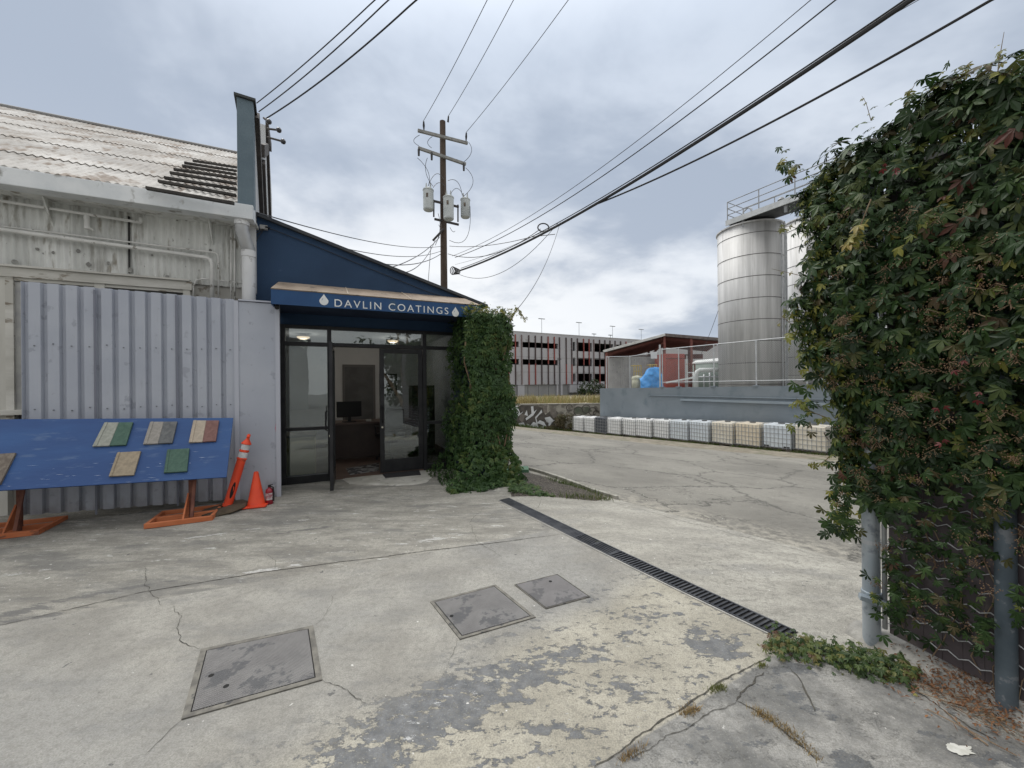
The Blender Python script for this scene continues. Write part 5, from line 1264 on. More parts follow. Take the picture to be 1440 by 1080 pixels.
blades('dry_grass', MDRY, P_, .25, .95, .06, .6, 4)
P_ = []
for i in range(3500):
    s_ = rg.uniform(-2, 17); o_ = rg.gauss(-.05, .14)+(.25 if rg.random() < .3 else 0); p = N0+LA*s_+LW*o_
    if mnoise.noise(Vector((s_*1.1, 0, 3))) > -.15: P_.append((p.x, p.y, gz(p.x, p.y)))
blades('weeds_along_tanks', MWEED, P_, .03, .16, .015, .8, 6)
P_ = []
for i in range(2200):
    x_ = rg.uniform(-4, 6.8); y_ = 30.6-abs(rg.gauss(0, .35)); P_.append((x_, y_, gz(x_, y_)))
blades('weeds_along_wall', MWEED, P_, .05, .35, .03, .8, 7)
# grass in the cracks near the fence
def alongpx(pts, n, spread, seed):
    rg = random.Random(seed); out = []
    W_ = [G(*p) for p in pts]
    for _ in range(n):
        i = rg.randrange(len(W_)-1); p = W_[i].lerp(W_[i+1], rg.random()); p = p+Vector((rg.gauss(0, spread), rg.gauss(0, spread), 0)); out.append((p.x, p.y, gz(p.x, p.y)))
    return out
MSTRAW = leafmat('straw', [(0, (.22, .13, .06)), (.5, (.36, .25, .12)), (1, (.30, .25, .13))], .9, .1, .1)
blades('dry_crack_grass', MSTRAW, alongpx([(1060, 1000), (1080, 1010), (1110, 1030), (1150, 1068)], 480, .016, 1)+alongpx([(960, 1005), (980, 998)], 200, .012, 2)+alongpx([(1082, 906), (1105, 912), (1120, 912)], 260, .012, 3)+alongpx([(870, 1072), (905, 1050)], 160, .010, 8), .006, .028, .003, 1.4, 2)
blades('crack_moss', leafmat('moss', [(0, (.10, .13, .03)), (1, (.24, .24, .09))], .9, .1, .1), alongpx([(1000, 972), (1018, 966)], 260, .012, 4)+alongpx([(1066, 938), (1075, 935)], 120, .010, 5)+alongpx([(838, 763), (843, 764)], 60, .01, 5), .006, .022, .003, 1.2, 3)
# ================================================================ LEAVES
def leaflet(v, f, base, d, nrm, ln, wd, cup=.15, droop=.25):
    """pointed leaflet from base along d"""
    sd_ = d.cross(nrm).normalized(); k = len(v)
    prof_ = ((.0, 0.02), (.25, .24), (.58, .5), (.82, .30), (1.0, 0))
    for t, w_ in prof_:
        c = base+d*(ln*t)-nrm*(droop*ln*t*t)
        if w_ == 0: v.append(c)
        else:
            v.append(c-sd_*(w_*wd)+nrm*(cup*wd*w_)); v.append(c); v.append(c+sd_*(w_*wd)+nrm*(cup*wd*w_))
    for i in range(3):
        a = k+3*i; f += [(a, a+1, a+4, a+3), (a+1, a+2, a+5, a+4)]
    a = k+9; t = k+12; f += [(a, a+1, t), (a+1, a+2, t)]
def palmate(v, f, p, out, upd, size, rg, n=5):
    """creeper leaf hanging from p, facing out"""
    nrm = (out+Vector((rg.gauss(0, .35), rg.gauss(0, .35), rg.gauss(.25, .3)))).normalized()
    dn = (-upd+nrm*upd.dot(nrm)); dn = (dn-nrm*dn.dot(nrm)).normalized()
    rot = rg.gauss(0, .5)
    angs = {5: (-1.45, -.72, 0, .72, 1.45), 3: (-.8, 0, .8)}[n]; k0 = len(v)
    v.append(p.copy())
    for a in angs:
        t = a+rot; d = (Matrix.Rotation(t, 3, nrm) @ dn)
        L_ = size*(1.0 if abs(a) < .1 else .88 if abs(a) < .9 else .66)*rg.uniform(.85, 1.1)
        s0 = len(v); leaflet(v, f, p, d, nrm, L_, L_*rg.uniform(.30, .40), rg.uniform(.05, .5), rg.uniform(.05, .45))
        f.append((k0, s0, s0+2))      # joins the leaflets into one island
class Leaves:
    def __init__(s): s.v = []; s.f = []
    def build(s, name, m_, parent=None):
        me = bpy.data.meshes.new(name); inv = WM(parent).inverted() if parent else Matrix.Identity(4)
        me.from_pydata([tuple(inv @ p) for p in s.v], [], s.f); me.materials.append(m_)
        o = bpy.data.objects.new(name, me); COL.objects.link(o); o.parent = parent; return o
UP = Vector((0, 0, 1))
MSTEM = mat('vine_stem', (.14, .09, .055), (.24, .18, .11), 12, .85)
# ---- creeper around the added block beside the shop door
cr = thing('wall_creeper', 'dense dark green creeper column beside the shop door', 'climbing plant', lp(.8, .6, 0), FA)
rg = random.Random(11)
MIVY = leafmat('creeper_leaf', [(0, (.018, .045, .013)), (.35, (.03, .075, .018)), (.65, (.055, .11, .026)), (.86, (.10, .145, .035)), (1, (.17, .15, .05))], .5, .22, .35, 1.5, .45)
L_ = Leaves()
def creeperpt(rg):
    z_ = rg.uniform(0, 1)**.95*2.72
    fl = (1-sm(z_, 0, .75))
    t0_, t1_ = .46-.36*fl+.05*math.sin(z_*5)-.07*(1-sm(z_, .3, 1.8)), 1.20+.04*math.sin(z_*6+1)
    o1 = 1.20+.40*fl+.05*math.sin(z_*4+2)
    face = rg.random()
    if face < .50: t = rg.uniform(t0_, t1_); return t, o1, z_, -FN*-1
    if face < .72: return t1_, rg.uniform(.1, o1), z_, FD
    return t0_, rg.uniform(.1, o1), z_, -FD
for i in range(7600):
    t, o, z_, out = creeperpt(rg)
    b = mnoise.noise(Vector((t*3, o*3, z_*2.2)))*.10+mnoise.noise(Vector((t*8, o*8, z_*7)))*.05
    dep = rg.random()**2*.16
    p = lp(t, o, z_+.02)+out*(b-dep+.02)
    g_ = gz(p.x, p.y)
    if p.z < g_+.01: p.z = g_+.02+rg.random()*.06
    palmate(L_.v, L_.f, p, out, UP, rg.uniform(.05, .095), rg, 3)
for i in range(1150):         # top and skirt
    if i < 600: p = lp(rg.uniform(.42, 1.22), rg.uniform(.0, 1.25), 2.72+rg.gauss(.03, .05)+.06*math.sin(i)); out = UP
    else:
        t = rg.uniform(0, 1.12); o = 1.42+rg.random()**1.6*.34*(1-abs(t-.45)*.8); p = lp(t, o, 0); p.z = gz(p.x, p.y)+rg.uniform(.01, .16)*(1-(o-1.4)/.5); out = (UP+FN*.5).normalized()
    palmate(L_.v, L_.f, p, out, (UP-out*.2), rg.uniform(.045, .08), rg, 3)
L_.build('foliage', MIVY, cr)
L2 = Leaves()                 # yellow new shoots along the top edge
for i in range(420):
    t = rg.uniform(.4, 1.25); p = lp(t, rg.uniform(.2, 1.28), 2.76+abs(rg.gauss(0, .07))); palmate(L2.v, L2.f, p, (UP*.4+FN).normalized(), UP, rg.uniform(.03, .055), rg, 3)
# a shoot that climbs off the right side
sh_ = [at(718, 452, 6.3), at(724, 440, 6.25), at(728, 432, 6.2), at(735, 445, 6.2), at(742, 450, 6.2)]
for i in range(40):
    k = rg.randrange(4); p = sh_[k].lerp(sh_[k+1], rg.random())+Vector((rg.gauss(0, .015), 0, rg.gauss(0, .02))); palmate(L2.v, L2.f, p, FN, UP, rg.uniform(.03, .05), rg, 3)
MYL = leafmat('young_leaf', [(0, (.12, .14, .03)), (.5, (.22, .22, .05)), (.8, (.30, .26, .06)), (1, (.26, .13, .05))], .5, .3, .3)
L2.build('young_shoots', MYL, cr)
q = MB(); q.tube(sh_, .005, 5); q.build('stem', MSTEM, cr)
q = MB()
for i in range(10):
    t = rg.uniform(.5, 1.1); pts = [lp(t+.1*math.sin(k*1.3+i), 1.12+.04*math.sin(k), .05+k*.38) for k in range(7)]; q.tube(pts, .012, 5)
q.build('stem', MSTEM, cr)
# pale wall lamp peeping out at the top
wlp = lp(1.16, 1.16, 2.70)
q = MB(); q.box((0, 0, 0), (.12, .08, .07), Matrix.Translation(wlp) @ Matrix.Rotation(R(40), 4, 'Z')); q.cyl(wlp+Vector((0, 0, -.03)), wlp+Vector((0, 0, -.12)), .02)
tag(q.build('wall_lamp', mat('lamp_cream', (.6, .58, .52)), bevel=.005), 'small pale wall lamp poking out at the top of the shop creeper', 'lamp')
# ground cover by the bed
gc_ = Leaves()
for i in range(620):
    u_ = rg.uniform(716, 780); v_ = 680+(u_-716)*.20+rg.uniform(-3, 14)*(1-(u_-716)/120); p = G(u_, v_); p.z += rg.uniform(.01, .09)*(1-(u_-716)/90)
    palmate(gc_.v, gc_.f, p, (UP+FN*.4).normalized(), UP, rg.uniform(.04, .07), rg, 3)
gco = gc_.build('ground_creeper', leafmat('low_creeper_leaf', [(0, (.03, .07, .015)), (.6, (.07, .13, .03)), (1, (.16, .19, .05))], .5, .25)); tag(gco, kind='stuff')
blades('bed_weeds', MWEED, alongpx([(770, 675), (800, 684), (840, 697)], 700, .07, 9)+alongpx([(790, 699), (862, 704)], 300, .04, 10), .02, .10, .006, 1, 12)
gbx = G(731, 664); q = MB(); q.b2(gbx+Vector((-.3, -.1, 0)), gbx+Vector((.16, .2, .07))); tag(q.build('valve_box', mat('box_green', (.05, .13, .08), (.08, .17, .1), 6, .7), bevel=.01), 'flat green irrigation valve box at the top of the gravel bed', 'valve box')
# ---- fence on the right
P1 = G(1226, 905); P2 = G(1416, 1008); P1.z = gz(P1.x, P1.y); P2.z = gz(P2.x, P2.y)
fd = (P1-P2); fd.z = 0; dist = fd.length; fd.normalize(); fn_ = Vector((-fd.y, fd.x, 0))
if fn_.x > 0: fn_ = -fn_
print('P1', P1, 'P2', P2, dist, fd, fn_)
def rf_(s_, o, z_): p = P2+fd*s_+fn_*o; return Vector((p.x, p.y, z_))
rfc = thing('slatted_chain_link_fence', 'chain-link fence with dark brown privacy slats and galvanised posts, under the creeper', 'fence', rf_(.2, 0, 0), 0)
MPOST = mat('galv_post', (.30, .35, .39), (.40, .44, .47), 3, .5, metal=.35, c3=(.22, .25, .28), s3=12, t3=(.55, .7), bump=.15)
q = MB(); q.tube([Vector((P1.x, P1.y, -.05)), Vector((P1.x, P1.y, 1.5)), Vector((P1.x, P1.y, 2.9))], .043, 24); q.build('post', MPOST, rfc, smooth=True)
q = MB(); q.tube([Vector((P2.x, P2.y, -.05)), Vector((P2.x, P2.y, 1.5)), Vector((P2.x, P2.y, 2.9))], .036, 24); q.build('post', mat('dark_post', (.07, .095, .115), (.12, .15, .175), 4, .6, metal=.3, c3=(.2, .22, .24), s3=16, bump=.2), rfc, smooth=True)
OB = -.035
q = MB()
for s_ in (dist-.10, dist+.0): pass
q.tube([rf_(dist-.06, OB+.02, .12), rf_(dist-.06, OB+.02, 2.8)], .012, 8); q.build('tension_bar', MGAL, rfc, smooth='all')
for z_ in (.28, .62, .98): 
    q = MB(); q.tube([rf_(dist-.08, OB+.02, z_), rf_(dist-.02, -.01, z_)], .008, 6); q.lathe([(.045, z_-.012), (.0455, z_+.012)], 20, Matrix.Translation((P1.x, P1.y, 0))); q.build('tie_band', MGAL, rfc)
q = MB(); q.lathe([(.046, .27), (.049, .275), (.049, .315), (.046, .32)], 24, Matrix.Translation((P1.x, P1.y, 0))); q.box((0, 0, 0), (.13, .05, .028), Matrix.Translation((P1.x-.035, P1.y-.05, .285)) @ Matrix.Rotation(R(-30), 4, 'Z') @ Matrix.Rotation(R(10), 4, 'Y')); q.build('hinge_clamp', MPOST, rfc, bevel=.003)
MSL = mat('slat_brown', (.055, .045, .05), (.075, .062, .066), 3, .6, c3=(.10, .085, .08), s3=7, t3=(.55, .7))
k = 0; s_ = dist-.075
while s_ > -2.2:
    q = MB(); w_ = .0765; q.prism([rf_(s_, OB, .10), rf_(s_-w_, OB, .10), rf_(s_-w_, OB, 2.8), rf_(s_, OB, 2.8)], fn_*.006); q.build('slat', MSL, rfc); s_ -= .079
q = MB(); 
for iz in range(28):
    z_ = .16+iz*.095; pts = []; n_ = int((dist+2.1)/.0395)
    for i in range(n_): pts.append(rf_(dist-.06-i*.0395, OB+.012+(.004 if i % 2 else -.001), z_+(.012 if i % 2 else -.012)))
    q.tube(pts, .003, 4, caps=False)
q.build('wire_mesh', mat('wire_bright', (.52, .54, .55), (.40, .42, .43), 9, .5, metal=.3), rfc)
# kerb rubble under the fence
MRUBB = mat('rubble', (.20, .195, .18), (.36, .35, .32), 7, .95, bump=.8, bscale=30, c3=(.11, .11, .10), s3=9)
q = MB(); n_ = 40
for i in range(n_+1):
    s0_ = dist+.12-(dist+2.2)*i/n_; hh = .08+.07*mnoise.noise(Vector((s0_*4, 1, 1))); w0_ = .05+.06*mnoise.noise(Vector((s0_*5, 5, 1)))
    g_ = 0
    q.v += [tuple(rf_(s0_, w0_+.02, -.02)), tuple(rf_(s0_, w0_-.03+.02*mnoise.noise(Vector((s0_*9, 2, 2))), hh*.7)), tuple(rf_(s0_, -.04, hh)), tuple(rf_(s0_, -.3, hh*.7)), tuple(rf_(s0_, -.35, -.02))]
for i in range(n_):
    for j in range(4): q.f.append((i*5+j, (i+1)*5+j, (i+1)*5+j+1, i*5+j+1)); q.mi.append(0)
tag(q.build('broken_kerb', MRUBB, smooth=True), kind='structure')
# loose broken concrete lumps by the fence foot
for k, (u_, v_, s_) in enumerate(((1322, 935, .10), (1362, 960, .075), (1292, 922, .06), (1388, 975, .05))):
    g_ = G(u_, v_); q = MB(); rg_ = random.Random(k); vs = []; fs = []
    for j in range(6):
        for i in range(10):
            a = i/10*6.283; b = j/5*1.5; n_ = 1+.45*mnoise.noise(Vector((math.cos(a)*1.7+k*3, math.sin(a)*1.7, b*1.3)))
            vs.append((g_.x+math.cos(a)*math.cos(b)*s_*1.5*n_, g_.y+math.sin(a)*math.cos(b)*s_*n_+.05, g_.z-.01+math.sin(b)*s_*.8*n_))
    fs = [(j*10+i, j*10+(i+1) % 10, (j+1)*10+(i+1) % 10, (j+1)*10+i) for j in range(5) for i in range(10)]
    q.add(vs, fs); tag(q.build('concrete_lump', MRUBB), ('largest broken concrete lump under the creeper, between the two fence posts', 'flat broken concrete lump near the dark right fence post', 'small concrete lump closest to the left galvanised post', 'smallest concrete lump, at the foot of the dark post')[k], 'rubble', 'broken concrete at the fence foot')
# ---- creeper on the right fence
vc = thing('fence_creeper', 'huge creeper with five-fingered green leaves, berries and red tints smothering the right fence', 'climbing plant', rf_(.2, 0, 0), 0)
rg = random.Random(21)
def ztop(s_): return 2.98+.08*sm(s_, -.3, .5)-.34*sm(s_, dist+.12, dist+.36)+.06*math.sin(s_*9)
def smax(z_): return dist+(-.08+.10*sm(z_, .8, 1.15)+.13*sm(z_, 1.2, 2.1)+.05*math.sin(z_*7)-.22*sm(z_, 2.8, 3.1))
def bulge(s_, z_): return .12+.11*sm(z_, .9, 2.0)+.08*mnoise.noise(Vector((s_*3, z_*2.2, 1)))+.06*mnoise.noise(Vector((s_*7, z_*6, 4)))-.10*sm(z_, 2.6, 3.1)
LV = Leaves(); LY = Leaves()
def emit(p, out, size, y_=0.0, n=5):
    T_ = LY if rg.random() < y_ else LV
    palmate(T_.v, T_.f, p, out, UP, size*(.8 if T_ is LY else 1), rg, n)
cnt = 0
while cnt < 11500:
    r_ = rg.random()
    z_ = rg.uniform(.78, 3.12)
    if r_ < .66:        # face
        s_ = rg.uniform(-1.1, smax(z_)+.02)
        if z_ > ztop(s_): continue
        lo_ = .98+.10*math.sin(s_*8+1)+(.0 if s_ < .08 or s_ > dist-.1 else .03)
        if z_ < lo_ and rg.random() < .90: continue
        dep = rg.random()**1.6*.22
        p = rf_(s_, bulge(s_, z_)-dep, z_); out = (fn_+fd*.15*rg.gauss(0, 1)).normalized(); yy = .04+.20*sm(s_, dist-.2, dist+.2)+(.12 if mnoise.noise(Vector((s_*3, z_*3, 9))) > .25 else 0)
    elif r_ < .88:                # left end
        if z_ > ztop(smax(z_)-.1): continue
        if z_ < .9: continue
        t = rg.random(); a = t*2.6; sm_x = smax(z_)
        p = rf_(sm_x+.06*math.cos(a)+rg.gauss(0, .04), bulge(dist, z_)*math.cos(a*.9)-rg.random()*.05, z_); out = (fd*math.sin(a*.6+.3)+fn_*math.cos(a)).normalized(); yy = .36
    else:                        # top
        s_ = rg.uniform(-1.1, dist+.35); p = rf_(s_, rg.uniform(-.3, bulge(s_, 2.9)), ztop(s_)+rg.gauss(-.02, .05)); out = (UP+fn_*.4).normalized(); yy = .04
    emit(p, out, .026+.062*rg.random()**1.3, yy); cnt += 1
# trailing clusters: near post, low on the fence, at foot
def cluster(u, v, Y_, su, sv, n, size=(.05, .09), y_=.05, sy=.06):
    for _ in range(n):
        p = at(rg.gauss(u, su), rg.gauss(v, sv), Y_+rg.gauss(0, sy)); emit(p, (fn_+Vector((0, -.4, 0))).normalized(), rg.uniform(*size), y_)
cluster(1140, 520, 2.62, 10, 34, 46, (.04, .07), .5); cluster(1128, 585, 2.66, 9, 10, 12, (.035, .06), .6); cluster(1188, 690, 2.5, 13, 32, 90, (.035, .065), y_=.25); cluster(1172, 730, 2.5, 10, 10, 20, (.04, .07), .3)
cluster(1112, 232, 2.75, 12, 8, 14, (.035, .06), .0); cluster(1285, 838, 2.2, 26, 24, 120, (.03, .06), y_=.03); cluster(1345, 870, 2.05, 24, 18, 70, (.03, .06), y_=.02); cluster(1258, 790, 2.3, 8, 22, 40, (.025, .05)); cluster(1300, 760, 2.15, 30, 30, 70, (.025, .055), y_=.02); cluster(1355, 790, 2.0, 24, 40, 90, (.025, .055), y_=.02); cluster(1385, 890, 1.9, 14, 22, 50, (.02, .045)); cluster(1195, 740, 2.45, 10, 8, 26, (.025, .05), .3); cluster(1398, 735, 1.95, 14, 34, 80, (.03, .06), y_=.02); cluster(1325, 705, 2.1, 50, 9, 50, (.03, .06)); cluster(1432, 850, 1.75, 5, 20, 12, (.03, .05)); cluster(1230, 845, 2.3, 8, 6, 14, (.02, .04))
cluster(1255, 690, 2.3, 20, 14, 40)
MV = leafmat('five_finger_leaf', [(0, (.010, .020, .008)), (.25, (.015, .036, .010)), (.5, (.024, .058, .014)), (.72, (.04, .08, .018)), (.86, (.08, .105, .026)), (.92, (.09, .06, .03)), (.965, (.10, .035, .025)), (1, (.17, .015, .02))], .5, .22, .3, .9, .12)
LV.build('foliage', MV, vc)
LY.build('yellow_leaves', leafmat('yellowing_leaf', [(0, (.11, .15, .03)), (.5, (.19, .21, .04)), (.85, (.33, .31, .06)), (1, (.38, .25, .07))], .45, .35, .4), vc)
LR = Leaves()
for (u, v) in ((1322, 569), (1247, 232), (1255, 240), (1380, 555), (1352, 520), (1330, 620)):
    for _ in range(2): palmate(LR.v, LR.f, rp(u+rg.gauss(0, 6), v+rg.gauss(0, 5), rf_(0, .25, 0), fn_), fn_, UP, .028, rg, 3)
LR.build('red_leaves', leafmat('crimson_leaf', [(0, (.10, .008, .012)), (1, (.22, .012, .02))], .5, .3), vc)
# berries
q = MB(); ico = [(0, 0, 1), (.894, 0, .447), (.276, .851, .447), (-.724, .526, .447), (-.724, -.526, .447), (.276, -.851, .447), (.724, .526, -.447), (-.276, .851, -.447), (-.894, 0, -.447), (-.276, -.851, -.447), (.724, -.526, -.447), (0, 0, -1)]
icf = [(0, 1, 2), (0, 2, 3), (0, 3, 4), (0, 4, 5), (0, 5, 1), (1, 6, 2), (2, 7, 3), (3, 8, 4), (4, 9, 5), (5, 10, 1), (2, 6, 7), (3, 7, 8), (4, 8, 9), (5, 9, 10), (1, 10, 6), (6, 11, 7), (7, 11, 8), (8, 11, 9), (9, 11, 10), (10, 11, 6)]
st_ = MB()
def berries(c, rad, n):
    for _ in range(n):
        p = c+Vector((rg.gauss(0, rad), rg.gauss(0, rad), rg.gauss(0, rad*.6))); r_ = rg.uniform(.0018, .0036)
        q.add([p+Vector(a)*r_ for a in ico], icf)
    for _ in range(4): st_.tube([c-Vector((0, 0, .0)), c+Vector((rg.gauss(0, rad), rg.gauss(0, rad), -rad*1.2))], .0012, 3, caps=False)
for _ in range(150):
    z_ = rg.triangular(.7, 2.7, 1.4); s_ = rg.uniform(-.35, dist+.1); berries(rf_(s_, bulge(s_, z_)+.01, z_), .022, 26)
for (u, v, Y_) in ((1305, 785, 2.1), (1340, 800, 2.0), (1290, 845, 2.1), (1360, 880, 1.95), (1235, 820, 2.3), (1390, 830, 1.8), (1270, 760, 2.2), (1330, 860, 2.0), (1375, 790, 1.85), (1300, 870, 2.1), (1245, 770, 2.25), (1380, 890, 1.9)):
    berries(at(u, v, Y_), .022, 34)
q.build('berries', mat('berry_orange', (.13, .075, .042), (.22, .135, .07), 60, .6), vc)
# stems and long shoots
def shoot(pts, r, lf=0, size=.04, y_=.5):
    st_.tube(pts, [r*(1-.7*i/(len(pts)-1)) for i in range(len(pts))], 5)
    for _ in range(lf):
        k = rg.randrange(len(pts)-1); p = pts[k].lerp(pts[k+1], rg.random())+Vector((rg.gauss(0, .012), 0, rg.gauss(0, .012))); palmate(LS.v, LS.f, p, fn_, UP, size*rg.uniform(.6, 1.1), rg, 5)
LS = Leaves()
shoot([at(1130, 470, 2.7), at(1100, 445, 2.72), at(1092, 455, 2.72)], .003, 5, .03)
shoot([at(1150, 330, 2.7), at(1110, 318, 2.75), at(1094, 322, 2.78)], .003, 8, .04)
shoot([at(1160, 395, 2.6), at(1115, 385, 2.7), at(1085, 378, 2.75)], .003, 4, .03)
shoot([at(1120, 245, 2.7), at(1105, 225, 2.75), at(1095, 231, 2.78)], .003, 9, .05)
shoot([at(1170, 590, 2.55), at(1130, 575, 2.62), at(1120, 560, 2.65)], .003, 9, .045)
shoot([at(1170, 640, 2.5), at(1150, 655, 2.55), at(1140, 650, 2.55)], .003, 6, .04)
shoot([at(1400, 130, 1.8), at(1405, 85, 1.8), at(1412, 45, 1.8)], .003, 12, .03); shoot([at(1345, 135, 1.95), at(1352, 105, 1.95), at(1362, 92, 1.95)], .003, 12, .035); shoot([at(1270, 160, 2.1), at(1280, 130, 2.12), at(1290, 112, 2.12)], .003, 12, .035); shoot([at(1225, 170, 2.3), at(1218, 145, 2.3), at(1212, 135, 2.3)], .002, 5, .02)
shoot([at(1300, 300, 1.95), at(1350, 275, 1.9), at(1385, 245, 1.85)], .004, 6, .06); shoot([at(1225, 280, 2.1), at(1205, 330, 2.15), at(1180, 350, 2.2)], .0035, 10, .06)
for i in range(9):
    s_ = rg.uniform(-.1, dist-.1); z0_ = .1; pts = [rf_(s_+.03*math.sin(k*1.7+i), -.03+.02*math.sin(k+i), z0_+k*.1) for k in range(15)]; st_.tube(pts, rg.uniform(.002, .004), 5)
LS.build('shoot_leaves', MYL, vc); st_.build('stem', MSTEM, vc)
# ---- foot of the fence: trailing creeper, dead leaves, twigs
lo = Leaves()
for i in range(760):
    t = rg.random(); p = G(1080+t*210+rg.gauss(0, 6), 908+t*52+rg.gauss(0, 9)-8*t); p.z += rg.uniform(.0, .07)
    palmate(lo.v, lo.f, p, (UP+Vector((-.3, -.5, 0))).normalized(), UP, rg.uniform(.018, .038), rg, 5)
tag(lo.build('trailing_creeper', leafmat('trailing_leaf', [(0, (.015, .03, .01)), (.35, (.04, .08, .018)), (.6, (.09, .13, .028)), (.75, (.16, .16, .04)), (.86, (.12, .06, .035)), (1, (.17, .03, .04))], .5, .25)), kind='stuff')
dl_ = Leaves()
for i in range(3800):
    t = rg.random(); p = G(1290+t*170+rg.gauss(0, 26), 928+t*76+rg.gauss(0, 22)); p.z += abs(rg.gauss(0, .018))+.008+.05*sm(p.dot(fn_)-P2.dot(fn_), .12, -.02)
    leaflet(dl_.v, dl_.f, p, Vector((rg.gauss(0, 1), rg.gauss(0, 1), rg.gauss(0, .3))).normalized(), (UP+Vector((rg.gauss(0, .4), rg.gauss(0, .4), 0))).normalized(), rg.uniform(.010, .030), rg.uniform(.002, .012), .5, .3)
tag(dl_.build('leaf_litter', leafmat('dead_leaf', [(0, (.10, .045, .025)), (.5, (.20, .09, .045)), (.85, (.32, .16, .08)), (1, (.40, .30, .17))], .85, .1)), kind='stuff')
q = MB()
for i in range(70):
    t = rg.random(); p = G(1285+t*150+rg.gauss(0, 20), 935+t*80+rg.gauss(0, 14)); a = rg.gauss(-.6, .6); ln = rg.uniform(.06, .28); p.z += .008
    q.tube([p, p+Vector((math.cos(a)*ln*.5, math.sin(a)*ln*.5, rg.uniform(0, .02))), p+Vector((math.cos(a+.2)*ln, math.sin(a+.2)*ln, .0))], rg.uniform(.001, .003), 4)
tag(q.build('twig_litter', mat('twig_tan', (.30, .22, .14), (.18, .11, .07), 20, .9)), kind='stuff')
yl = Leaves(); p = G(1287, 978); palmate(yl.v, yl.f, p+Vector((0, 0, .012)), UP, Vector((0, 1, .2)), .022, rg, 3); tag(yl.build('fallen_leaf', leafmat('fallen_yellow', [(0, (.62, .58, .15)), (1, (.62, .58, .15))], .5, .1)), 'single fallen pale yellow leaf on the concrete beside the creeper', 'leaf')
q = MB(); c_ = G(1350, 1055); pts = []
for i in range(48):
    a = i/48*6.283; rr = .85+.25*mnoise.noise(Vector((math.cos(a)*5, math.sin(a)*5, 5)))+.35*mnoise.noise(Vector((math.cos(a)*1.6, math.sin(a)*1.6, 2))); x_ = c_.x+math.cos(a)*.058*rr; y_ = c_.y+math.sin(a)*.03*rr; pts.append((x_, y_, gz(x_, y_)+.004))
q.add(pts, [tuple(range(48))]); tag(q.build('white_paint_splash', mat('splash_white', (.62, .62, .58), (.5, .5, .45), 30, .8)), kind='structure')

# ================================================================ UTILITY POLE
PY = 18.3; pb = at(624.5, 405, PY)
MPOLE = mat('pole_wood', (.04, .028, .021), (.085, .062, .047), 3, .9, stretch=(1, 1, .08), bump=.5, bscale=12, c3=(.15, .13, .11), s3=8)
up_ = thing('utility_pole', 'tall dark wooden utility pole with crossarms and three transformers', 'utility pole', (pb.x, PY, -1.5))
ztp = at(624, 171, PY).z
q = MB(); q.tube([(pb.x, PY, -2), (pb.x, PY, ztp)], [.19, .135], 16); q.build('shaft', MPOLE, up_, smooth=True)
MARM = mat('arm_grey', (.20, .20, .19), (.28, .28, .27), 5, .85)
MINS = mat('insulator_black', (.02, .02, .022), rough=.4)
def crossarm(u0, v0, u1, v1, ins):
    a = at(u0, v0, PY-.5-.25); b = at(u1, v1, PY+.5-.25); q = MB(); q.bar(a, b, .10, .12); arm = q.build('crossarm', MARM, up_)
    out = []
    for t, dn in ins:
        p = a.lerp(b, t)+Vector((0, -.02, 0)); q = MB()
        if dn: q.tube([p+Vector((0, -.06, -.02)), p+Vector((0, -.06, -.12)), p+Vector((0, -.06, -.38))], [.03, .055, .045], 8)
        else: q.tube([p+Vector((0, 0, .05)), p+Vector((.02, -.12, .2)), p+Vector((.04, -.22, .34))], [.02, .05, .03], 8)
        q.build('insulator', MINS, arm); out.append(p)
    return out
i1 = crossarm(587.5, 183.5, 657.5, 201.5, ((.12, 0), (.97, 0)))
i2 = crossarm(588, 208, 655, 231, ((.02, 1), (.28, 1), (.96, 1)))
q = MB(); tp0 = at(630, 172, PY-.15); q.tube([tp0, tp0+Vector((.05, -.15, .2))], [.045, .03], 8); q.build('insulator', MINS, up_)
MTX = mat('transformer_grey', (.40, .43, .43), (.48, .51, .51), 3, .5)
for (u, v0, v1, Y_, rr) in ((602.5, 268.5, 296, PY-.45, .235), (631, 279, 309, PY-.45, .235), (654.5, 282, 306, PY+.45, .225)):
    a = at(u, v1, Y_); b = at(u, v0, Y_); tr_ = MB(); M_ = Matrix.Translation((a.x, Y_, 0))
    tr_.lathe([(rr*.85, a.z), (rr, a.z+.04), (rr, b.z), (rr*1.06, b.z), (rr*1.06, b.z+.05), (rr*.6, b.z+.12), (0, b.z+.13)], 24, M_); tro = tr_.build('transformer', MTX, up_, smooth=True)
    for dx_ in (-.09, .1): q = MB(); q.tube([(a.x+dx_, Y_, b.z+.08), (a.x+dx_, Y_, b.z+.2), (a.x+dx_, Y_, b.z+.36)], [.05, .04, .02], 8); q.build('bushing', MTX, tro)
    q = MB(); q.b2((a.x-.05, Y_-rr-.012, b.z-.38), (a.x+.04, Y_-rr+.02, b.z-.2)); q.build('warning_plate', mat('plate_dark', (.08, .06, .05), (.35, .3, .2), 30, .7, lo=.55, hi=.6), tro)
q = MB()
for (v_, w_) in ((283, 0), (308, 0)): q.bar(at(611, v_, PY-.3), at(645, v_+8, PY+.3), .07, .09)
q.bar(at(610, 281, PY-.35), at(610, 305, PY-.35), .06, .06, upv=(1, 0, 0)); q.bar(at(644, 288, PY+.35), at(644, 312, PY+.35), .06, .06, upv=(1, 0, 0)); q.build('transformer_bracket', MRAKE, up_)
q = MB(); q.bar(at(624, 322, PY-.2), at(609, 338, PY-.5), .09, .09); q.build('service_arm', MRAKE, up_)
